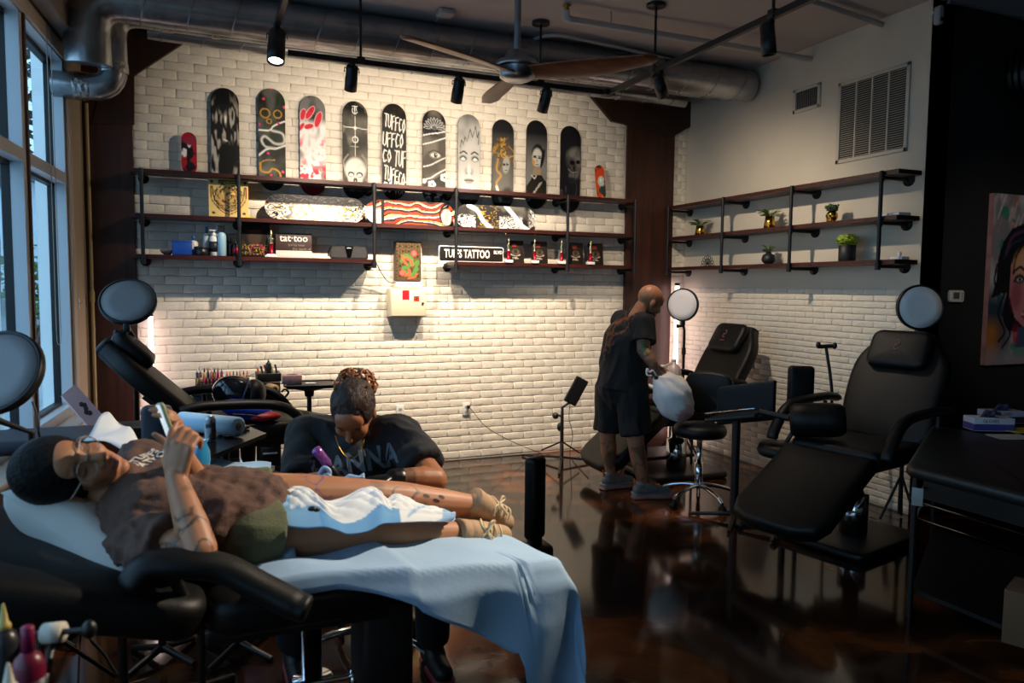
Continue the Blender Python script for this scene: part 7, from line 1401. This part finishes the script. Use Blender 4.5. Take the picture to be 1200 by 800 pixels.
top = [(312, 600, 2.16), (322, 590, 2.22), (340, 573, 2.3), (352, 571, 2.32), (364, 575, 2.3), (376, 588, 2.26), (400, 585, 2.3), (425, 573, 2.36), (440, 573, 2.38), (452, 586, 2.36), (465, 580, 2.42), (490, 592, 2.46), (515, 600, 2.52), (532, 606, 2.55)]
bot = [(312, 604, 2.14), (322, 611, 2.10), (340, 617, 2.09), (360, 619, 2.09), (380, 618, 2.1), (396, 622, 2.11), (408, 626, 2.12), (430, 623, 2.16), (448, 614, 2.2), (460, 613, 2.24), (475, 612, 2.28), (495, 611, 2.34), (515, 611, 2.42), (530, 609, 2.5)]
NU, NV = 79, 44; P = []; tc = curve([at(*q) for q in top], 10); bc = curve([at(*q) for q in bot], 10); rg = np.random.default_rng(5); cols = []; NU = len(tc)
for i in range(NV):
    v = i / (NV - 1); row = []
    for j in range(NU):
        uu = j / (NU - 1); q = lerp(tc[j], bc[j], v); cr = .007 * abs(math.sin(uu * 23 + v * 8 + math.sin(v * 9))) + .006 * abs(math.sin(uu * 47 - v * 13 + 1 + 2 * math.sin(uu * 9))) + .005 * abs(math.sin(v * 19 + uu * 15)); q = q + np.array([0, -.02 * math.sin(PI * v), .012 * math.sin(PI * v) + cr * math.sin(PI * min(1, v * 1.4 + .05))]); row.append(q)
        bl = (v > .60 + .10 * math.sin(uu * 17) and uu < .74) or uu < .10 or (.10 <= uu < .15 and v > .3); ed = abs(v - (.60 + .10 * math.sin(uu * 17))) < .06 and .2 < uu < .7
        cols.append(lin('dfe7ec') if ed else lin('7fb4dc') if (bl and uu < .3) else lin('5f9ed2') if bl else lin('93b9dc') if (uu > .93 or (uu > .78 and (int(uu * 60 + v * 9) % 9 == 0))) else lin('dfe4e8'))
    P.append(row)
cp = obj('absorbent_pad', MB().grid(P), attr_mat('crumpled pad', .75)); colour(cp, np.array(cols)); cp.modifiers.new('s', 'SOLIDIFY').thickness = .003; tag(cp, 'crumpled white and blue absorbent pad lying across the client legs', 'pad')
q = at(366, 596, 2.1); tag(obj('clip', MB().ell(q, (.013, .01, .007))  .ell(q + np.array([.012, 0, -.004]), (.01, .008, .006)), M_BLACK), 'small black clip on the crumpled pad', 'clip')
tl2 = obj('towel_fold', MB().grid([[lerp(at(196, 655, 2.0), at(345, 652, 2.12), u_) + np.array([0, -.06 * v_, .012 * math.sin(u_ * 8) + .01 - .05 * v_ * v_]) for u_ in np.linspace(0, 1, 20)] for v_ in np.linspace(-.6, 1, 12)]), mat('pale blue drape sheet', '9dbbd6', .75)); tl2.modifiers.new('s', 'SOLIDIFY').thickness = .006; tag(tl2, 'folded pale blue towel at the near edge of the chair under the hip', 'towel')
# ---------------------------------------------------------------- 2 the tattooist
hC = at(414, 484, 2.86); f, u, r = ortho(cdir(-.03, -.80, .6), cdir(.03, .6, .8)); HD2 = (hC, f, u, r)
me = thing('person', 'person in a black t-shirt with a curly topknot, bent over tattooing the client leg', 'person', (.62, 3.0, 0)); AR = me
nb = at(414, 500, 3.02); chest = at(418, 548, 3.0); pel = np.array([.63, 3.06, .63]); sL, eL, wL = at(361, 512, 3.0), at(352, 572, 2.8), at(388, 560, 2.66); sR, eR, wR = at(468, 511, 2.96), at(509, 562, 2.76), at(462, 560, 2.68)
b = MB(); head(b, hC, f, u, r, .98); chain(b, [hC - u * .1 - f * .035, nb, chest, pel], [.05, .06, .125, .13], 18); cone(b, sL, .06, sR, .06, 14); chain(b, [sL, eL, lerp(eL, wL, .35), wL], [.055, .045, .044, .03], 14); chain(b, [sR, eR, lerp(eR, wR, .35), wR], [.055, .048, .047, .032], 14)
knL, knR = np.array([.30, 2.86, .60]), np.array([.82, 2.72, .56]); anL, anR = np.array([.33, 3.02, .10]), np.array([.86, 2.86, .10])
for h_, k_, a_ in ((pel + np.array([-.1, -.02, -.02]), knL, anL), (pel + np.array([.1, -.02, -.02]), knR, anR)): chain(b, [pel, h_, k_, lerp(k_, a_, .4), a_], [.12, .095, .06, .056, .038], 16)
body = organic('body', b, M_SKIN, me, .0055, 3); skin(body, '96603f', [(wR, eR, .075, -.2, .45, 55, .05, 31, '25221f')], HD2, brow='17100d', s=.98)
Mh = Matrix([[f[i], r[i], u[i]] for i in range(3)]); hb = MB(); hb.ell(hC - f * .022 + u * .036, (.102, .084, .096), Mh, 24, 16); hb.ell(hC - f * .05 - u * .02, (.075, .074, .08), Mh, 20, 14)
ho = organic('hair', hb, mat('dark brown hair', '24130b', .7, bump=.8, bscale=70), me, .006, 3); wrinkle(ho, .003, 110, 4, u, .1)
bun = MB(); bc_ = at(417, 450, 2.92); rg = random.Random(11); bun.ell(bc_ - cdir(0, .3, 0) * .01, (.055, .055, .05))
for k in range(95):
    d = Vector((rg.gauss(0, 1), rg.gauss(0, 1), rg.gauss(0, 1))).normalized(); a, b2, _ = frame(d); c = Vector(bc_) + Vector((d.x * .075, d.y * .07, d.z * .056)); R_ = rg.uniform(.012, .022); t0 = rg.uniform(0, 6); bun.tube([c + a * R_ * math.cos(t0 + x * .9) + b2 * R_ * math.sin(t0 + x * .9) + d * (.004 * x - .01) for x in range(6)], [.005, .0055, .0055, .005, .004, .002], 5)
obj('curly_bun', bun, mat('auburn curls', '8a5026', .5, var=.35, vscale=60), ho)
fl = MB()
for k in range(30):
    c = Vector(hC + u * .08 - f * .02 + r * rg.uniform(-.07, .07) + f * rg.uniform(-.03, .03)); fl.tube([c, c + Vector(u) * .02 + Vector((rg.uniform(-.02, .02), 0, rg.uniform(0, .03))), Vector(bc_) + Vector((rg.uniform(-.04, .04), 0, rg.uniform(-.02, .02)))], [.003, .003, .001], 4)
strands('hair_strands', hC - f * .022 + u * .036, (.102, .084, .096), (f, u, r), (-.25, .0, 1), 130, mat('brown hair strands', '3a1f10', .45, spec=.4), ho, r0=.0014, seed=5, lo=-2.2, hi=2.2, fx=.75)
obj('loose_strands', fl, mat('auburn curls', '8a5026', .5, var=.35, vscale=60), ho)
tb = MB(); cone(tb, nb - np.array([0, 0, .035]), .085, chest, .165, 20); cone(tb, chest, .165, pel + np.array([0, 0, .08]), .17, 20); cone(tb, sL, .082, nb - np.array([0, 0, .04]), .085, 16); cone(tb, sR, .082, nb - np.array([0, 0, .04]), .085, 16); cone(tb, sL, .085, chest, .13, 16); cone(tb, sR, .085, chest, .13, 16)
for s_, e_, q in ((sL, eL, .86), (sR, eR, .72)): e = lerp(s_, e_, q); tb.tube([s_, lerp(s_, e, .5), e], [.075, .08, .082], 18); tb.ell(s_, (.076, .076, .076))
sh = organic('t_shirt', tb, cloth('black t-shirt cotton', '15171b'), me, .008, 5); wrinkle(sh, .011, 22, 12, sL - sR, .6)
tx = cdir(.96, .24, 0); nz = cdir(0, .2, 1); tx = _n(tx - nz * np.dot(tx, nz)); ty = np.cross(nz, tx); m = mat('grey blue print', '5d6a74', .7); pc = at(408, 541, 2.7)
obj('chest_lettering', stick(subdivide_text('HANNA', .115, basis(pc, tx, ty, nz), .004, sx=.78), sh, -nz, .003), m, sh); bar = MB().grid([[pc + tx * a_ + ty * b_ for a_ in np.linspace(-.10, .12, 16)] for b_ in np.linspace(-.09, -.062, 4)]); obj('chest_print_bar', stick(bar, sh, -nz, .003), m, sh)
pt = MB()
for k_, a_, h_ in ((knL, anL, pel + np.array([-.1, 0, 0])), (knR, anR, pel + np.array([.1, 0, 0]))): chain(pt, [pel, h_, k_], [.14, .115, .08], 16); pt.tube([k_, lerp(k_, a_, .5), lerp(k_, a_, .95)], [.08, .075, .07], 16)
organic('trousers', pt, cloth('black trousers', '101114'), me, .009, 4)
for a_ in (anL, anR):
    m_ = MB(); cone(m_, a_ + np.array([0, .03, -.05]), .045, a_ + np.array([.0, -.15, -.058]), .04, 14); cone(m_, a_ + np.array([0, 0, -.01]), .045, a_ + np.array([0, -.04, -.04]), .045, 14); x = organic('shoe', m_, mat('black sneaker', '131315', .5), me, .006, 3)
    obj('sole', MB().pad(rrect(.09, .27, .04), .03, .01, Matrix.Translation(a_ + np.array([0, -.06, -.085]))), mat('red and white rubber', '8a2a2e', .5), x)
g = MB(); hand(g, wL, cdir(.7, -.25, .55), cdir(.3, -.9, .1), cdir(.2, .4, .9), (.75, .8, .85, .9), 1.02, .05, fat=1.08); cone(g, lerp(wL, eL, .14), .036, wL, .033, 14); organic('glove', g, mat('black nitrile glove', '0b0c0e', .35), me, .0045, 2)
g = MB(); hand(g, wR, cdir(-.95, -.02, .25), cdir(-.1, -.9, .2), cdir(-.2, .2, .9), (.35, .4, .5, .55), 1.02, .08, fat=1.08); cone(g, lerp(wR, eR, .12), .038, wR, .035, 14); organic('glove', g, mat('black nitrile glove', '0b0c0e', .35), me, .0045, 2)
nk = curve([at(393, 510, 2.80), at(398, 525, 2.78), at(405, 534, 2.78), at(411, 537, 2.78), at(418, 534, 2.78), at(424, 524, 2.78), at(427, 514, 2.80)], 6); t = thing('necklace', 'thin gold chain with a small square pendant worn by the tattooist', 'necklace', at(411, 537, 2.78)); gm2 = mat('gold chain', '9a7430', .3, 1); obj('chain', MB().tube(nk, .0016, 6), gm2, t); obj('pendant', MB().box(at(411, 536, 2.77), (.014, .004, .012), None, .002), gm2, t)
p0, p1, p2 = at(369, 525, 2.60), at(386, 546, 2.62), at(396, 559, 2.64); t = thing('tattoo_pen', 'purple metallic tattoo machine pen held in the gloved hand', 'tattoo machine', (p0 + p2) / 2)
d = _n(p2 - p0); L = np.linalg.norm(p1 - p0); obj('grip_body', MB().lathe([(.008, 0), (.0165, .004), (.018, .02), (.017, L * .6), (.0175, L * .8), (.013, L)], p0, d, 20), mat('purple metallic', '9a5cae', .22, .5, var=.3, vscale=70), t); obj('needle_grip', MB().lathe([(.012, 0), (.014, .01), (.012, .04), (.005, .06)], p1, d, 14), M_BLACK, t)
obj('wrap', MB().tube(curve([at(374, 556, 2.58), at(380, 548, 2.58), at(386, 552, 2.58), at(384, 560, 2.58), at(376, 561, 2.58)], 6), .008, 8).tube(curve([at(378, 559, 2.575), at(384, 556, 2.575), at(388, 561, 2.575)], 4), .008, 8), mat('pale blue wrap', '9db8d8', .6), t)
tis = obj('tissue', MB().grid([[lerp(at(403, 562, 2.52), at(428, 560, 2.53), u_) + np.array([0, .02 * v_, .006 * math.sin(u_ * 9 + v_ * 5) + .008 * v_]) for u_ in np.linspace(0, 1, 12)] for v_ in np.linspace(0, 1, 6)]), mat('pale blue tissue', 'a9c2de', .8)); tis.modifiers.new('s', 'SOLIDIFY').thickness = .004; tag(tis, 'pale blue tissue under the tattooist left glove', 'tissue')
# ---------------------------------------------------------------- 3 the standing man
hC = at(761, 354, 5.6); f, u, r = ortho(cdir(.80, -.42, -.36), cdir(.45, .9, .05)); HD3 = (hC, f, u, r)
me = thing('person', 'bald bearded person in black t-shirt and shorts bending forward, carrying a plastic bag', 'person', (2.98, 4.82, 0))
nb, chest, pel = at(748, 370, 5.63), at(735, 400, 5.66), at(727, 458, 5.68); sN, eN, wN = at(754, 379, 5.50), at(754, 410, 5.44), at(766, 427, 5.38); sF, eF, wF = at(729, 376, 5.80), at(752, 415, 5.86), at(768, 432, 5.7)
hN, kN, aN = at(741, 462, 5.60), at(745, 518, 5.56), at(754, 567, 5.58); hF, kF, aF = at(716, 460, 5.78), at(712, 512, 5.80), at(716, 556, 5.84)
b = MB(); head(b, hC, f, u, r, 1.03); chain(b, [hC - u * .09 - f * .03, nb, chest, lerp(chest, pel, .6), pel], [.06, .066, .14, .135, .13], 18); cone(b, sN, .062, sF, .062, 14)
chain(b, [sN, eN, lerp(eN, wN, .4), wN], [.06, .048, .047, .033], 14); chain(b, [sF, eF, wF], [.06, .047, .032], 14); chain(b, [pel, hN, kN, lerp(kN, aN, .35), aN], [.12, .1, .062, .063, .04], 16); chain(b, [pel, hF, kF, lerp(kF, aF, .35), aF], [.12, .1, .062, .063, .04], 16)
hand(b, wN, cdir(.25, -1, .0), cdir(.3, .1, -.9), cdir(.9, .2, 0), (.9, .95, 1.0, 1.0), 1.05, .04); hand(b, wF, cdir(.4, -.8, 0), cdir(.3, 0, .9), cdir(.8, .2, 0), .5, 1.0)
body = organic('body', b, M_SKIN, me, .006, 3)
skin(body, 'a06c4e', [(sN, eN, .085, .4, 1.3, 42, .3, 41, '2c3030'), (eN, wN, .08, -.1, 1.3, 42, .35, 42, '2a2e2e'), (sN, eN, .085, .75, 1.05, 20, -.2, 47, '3f6a3a'), (kN, aN, .085, .05, .95, 38, .3, 43, '2e2e2c'), (kF, aF, .085, .05, .95, 38, .3, 44, '2e2e2c'), (kN, aN, .085, .1, .5, 18, -.3, 48, '6a2a2a'), (wN, wN + (wN - eN) * .5, .08, 0, 1, 50, -.1, 45, '353433')], HD3, stubble='2a1d18', s=1.03)
bd = MB(); Mh = Matrix([[f[i], r[i], u[i]] for i in range(3)]); bd.ell(hC + f * .045 - u * .085, (.04, .05, .034), Mh, 16, 10); bd.ell(hC + f * .025 - u * .075, (.045, .058, .03), Mh, 16, 10); organic('beard', bd, mat('dark beard', '1c1411', .8, bump=.8, bscale=200), me, .006, 2)
tb = MB(); cone(tb, nb + f * .0 + (nb - chest) * .12, .07, chest, .175, 20); cone(tb, chest, .175, lerp(chest, pel, .55), .185, 20); tb.tube([chest, lerp(chest, pel, .5), lerp(chest, pel, .96)], [.165, .185, .195], 24); cone(tb, sN, .085, lerp(nb, chest, .4), .1, 16); cone(tb, sF, .085, lerp(nb, chest, .4), .1, 16)
for s_, e_ in ((sN, eN), (sF, eF)): e = lerp(s_, e_, .72); tb.tube([s_, e], [.084, .094], 18); tb.ell(s_, (.085, .085, .085))
sh = organic('t_shirt', tb, cloth('black t-shirt cotton', '0f1012', .1), me, .009, 5); wrinkle(sh, .01, 18, 15, nb - pel, .5)
# orange print on the back of the shirt
p = verts(sh).astype(float) + np.array(me.location); n = np.empty(len(p) * 3, np.float32); sh.data.vertices.foreach_get('normal', n); n = n.reshape(-1, 3); back = (n @ cdir(-.75, .3, .6)) > .62
c = np.zeros((len(p), 3)); c[:] = lin('0f1012'); ds, ts = seg_dist(p, at(727, 366, 5.55), at(712, 388, 5.55))
v = fbm(p, 60, 21); mk = back * (ds < .11) * (np.abs(v) < .45); c[mk > 0] = lin('6a3a1e'); ds2, _ = seg_dist(p, at(738, 376, 5.5), at(708, 394, 5.5)); c[(back & (ds2 < .012))] = lin('4a2e20'); ds3, _ = seg_dist(p, at(703, 418, 5.6), at(712, 402, 5.55)); c[back & (ds3 < .05) & (np.abs(fbm(p, 50, 23)) < .22)] = lin('6a3a1e')
colour(sh, c); sh.data.materials.clear(); sh.data.materials.append(attr_mat('black printed t-shirt', .85, bump=.2, bscale=160))
pt = MB(); cone(pt, pel + np.array([0, 0, .03]), .165, lerp(hN, hF, .5), .15, 18)
for h_, k_ in ((hN, kN), (hF, kF)): pt.tube([h_ + np.array([0, 0, .05]), lerp(h_, k_, .5), lerp(h_, k_, .86)], [.125, .118, .118], 20); pt.ell(h_ + np.array([0, 0, .04]), (.125, .125, .1))
so = organic('shorts', pt, cloth('black shorts', '0d0e10', .1), me, .009, 4); wrinkle(so, .008, 20, 18, [0, 0, 1], .3)
def sneaker(par, ank, d):
    d = _n([d[0], d[1], 0]); U = np.array([0, 0, 1.]); S = np.cross(U, d); g0 = np.array([ank[0], ank[1], 0]); m = MB(); cone(m, g0 - d * .04 + U * .065, .042, g0 + d * .09 + U * .06, .042, 16); cone(m, g0 + d * .09 + U * .058, .043, g0 + d * .18 + U * .048, .034, 16); cone(m, g0 - d * .02 + U * .10, .044, g0 + d * .05 + U * .08, .042, 16)
    x = organic('shoe', m, mat('grey trail shoe', '6a6a68', .6, var=.3, vscale=30), par, .005, 3); out = [(-.085, 0), (-.07, .038), (.02, .036), (.11, .048), (.19, .036), (.225, 0), (.19, -.036), (.11, -.046), (.02, -.034), (-.07, -.038)]
    sl = MB().pad([tuple(q_[:2]) for q_ in curve([(a_, b_, 0) for a_, b_ in out] + [(out[0][0], out[0][1], 0)], 3)][:-1], .034, .01, basis(g0 + U * .024, d, S, U)); obj('sole', sl, mat('grey foam sole', '8f8a82', .6), x)
    tr_ = MB(); tr_.pad([(a_ * 1.03, b_ * 1.05) for a_, b_ in [tuple(q_[:2]) for q_ in curve([(a_, b_, 0) for a_, b_ in out] + [(out[0][0], out[0][1], 0)], 3)][:-1]], .012, .004, basis(g0 + U * .008, d, S, U)); [tr_.box(g0 + d * (-.07 + k * .03) + S * sg * .034 + U * .006, (.02, .012, .012), Matrix.Rotation(math.atan2(d[1], d[0]), 3, 'Z')) for k in range(10) for sg in (-1, 1)]; obj('tread', tr_, mat('orange red rubber', 'c8321e', .5), x)
    lc = MB()
    for k in range(4): c_ = g0 + d * (.045 + k * .025) + U * (.128 - k * .010); lc.tube([c_ - S * .028 - U * .01, c_ + U * .004, c_ + S * .028 - U * .01], .005, 6)
    lc.tube([g0 - d * .065 + U * .1, g0 - d * .075 + U * .15], .006, 6); lc.tube([g0 + d * .03 + U * .12, g0 + d * .02 + U * .165], .01, 6, flat=.4); obj('laces', lc, mat('orange laces', 'f0741c', .5), x)
sneaker(me, aN, [.96, -.2, 0]); sneaker(me, aF, [.98, .05, 0])
bg_ = at(788, 463, 5.42); hp_ = at(766, 437, 5.36); t = thing('plastic_bag', 'full white plastic bag carried by the standing bald person', 'bag', bg_); bb = MB(); bb.ell(bg_, (.135, .13, .18), Matrix.Rotation(-.42, 3, Vector(ROT[:, 2])), 40, 28); vv = np.array(bb.v); dl = (vv - bg_) / .17; tow = _n(hp_ - bg_); k_ = np.clip(dl @ tow, 0, 1) ** 2.2
vv = vv * (1 - k_[:, None] * .8) + (hp_ + (bg_ - hp_) * .1) * (k_[:, None] * .8); rdir = _n(at(806, 478, 5.42) - bg_); vv += np.outer(np.clip(dl @ rdir, 0, 1) ** 2 * .02, rdir); bb.v = [tuple(q_) for q_ in vv]
bo = obj('bag_body', bb, mat('white plastic film', 'f0eae6', .35, bump=.5, bscale=18), t); wrinkle(bo, .012, 20, 8, tow, .35); wrinkle(bo, .005, 55, 9, tow, .35)
p = verts(bo) + np.array(bg_); c = np.zeros((len(p), 3)); c[:] = lin('f0eae6'); dd = np.linalg.norm(p - at(803, 484, 5.35), axis=1); c[dd < .07] = lin('d9b0aa'); colour(bo, c); bo.data.materials.clear(); bo.data.materials.append(attr_mat('white printed plastic film', .35, bump=.5, bscale=18))
obj('bag_handles', MB().tube(curve([hp_ + (bg_ - hp_) * .18, hp_ + cdir(-.3, 1, 0) * .02, hp_ + cdir(-1, .2, .3) * .035, hp_ + cdir(-.9, .6, .2) * .06, hp_ + cdir(-1, -.2, .3) * .055, hp_ + cdir(-.4, -.4, .3) * .03], 5), .012, 8, flat=.5), mat('white plastic film', 'f0eae6', .35), t)
obj('printed_mark', stick(MB().grid([[at(772 + a_ * 4, 441 + b_ * 5, 5.2) for a_ in np.linspace(0, 1, 4)] for b_ in np.linspace(0, 1, 4)]), bo, cdir(0, 0, -1)), mat('dark print', '1d1d20', .5), bo)
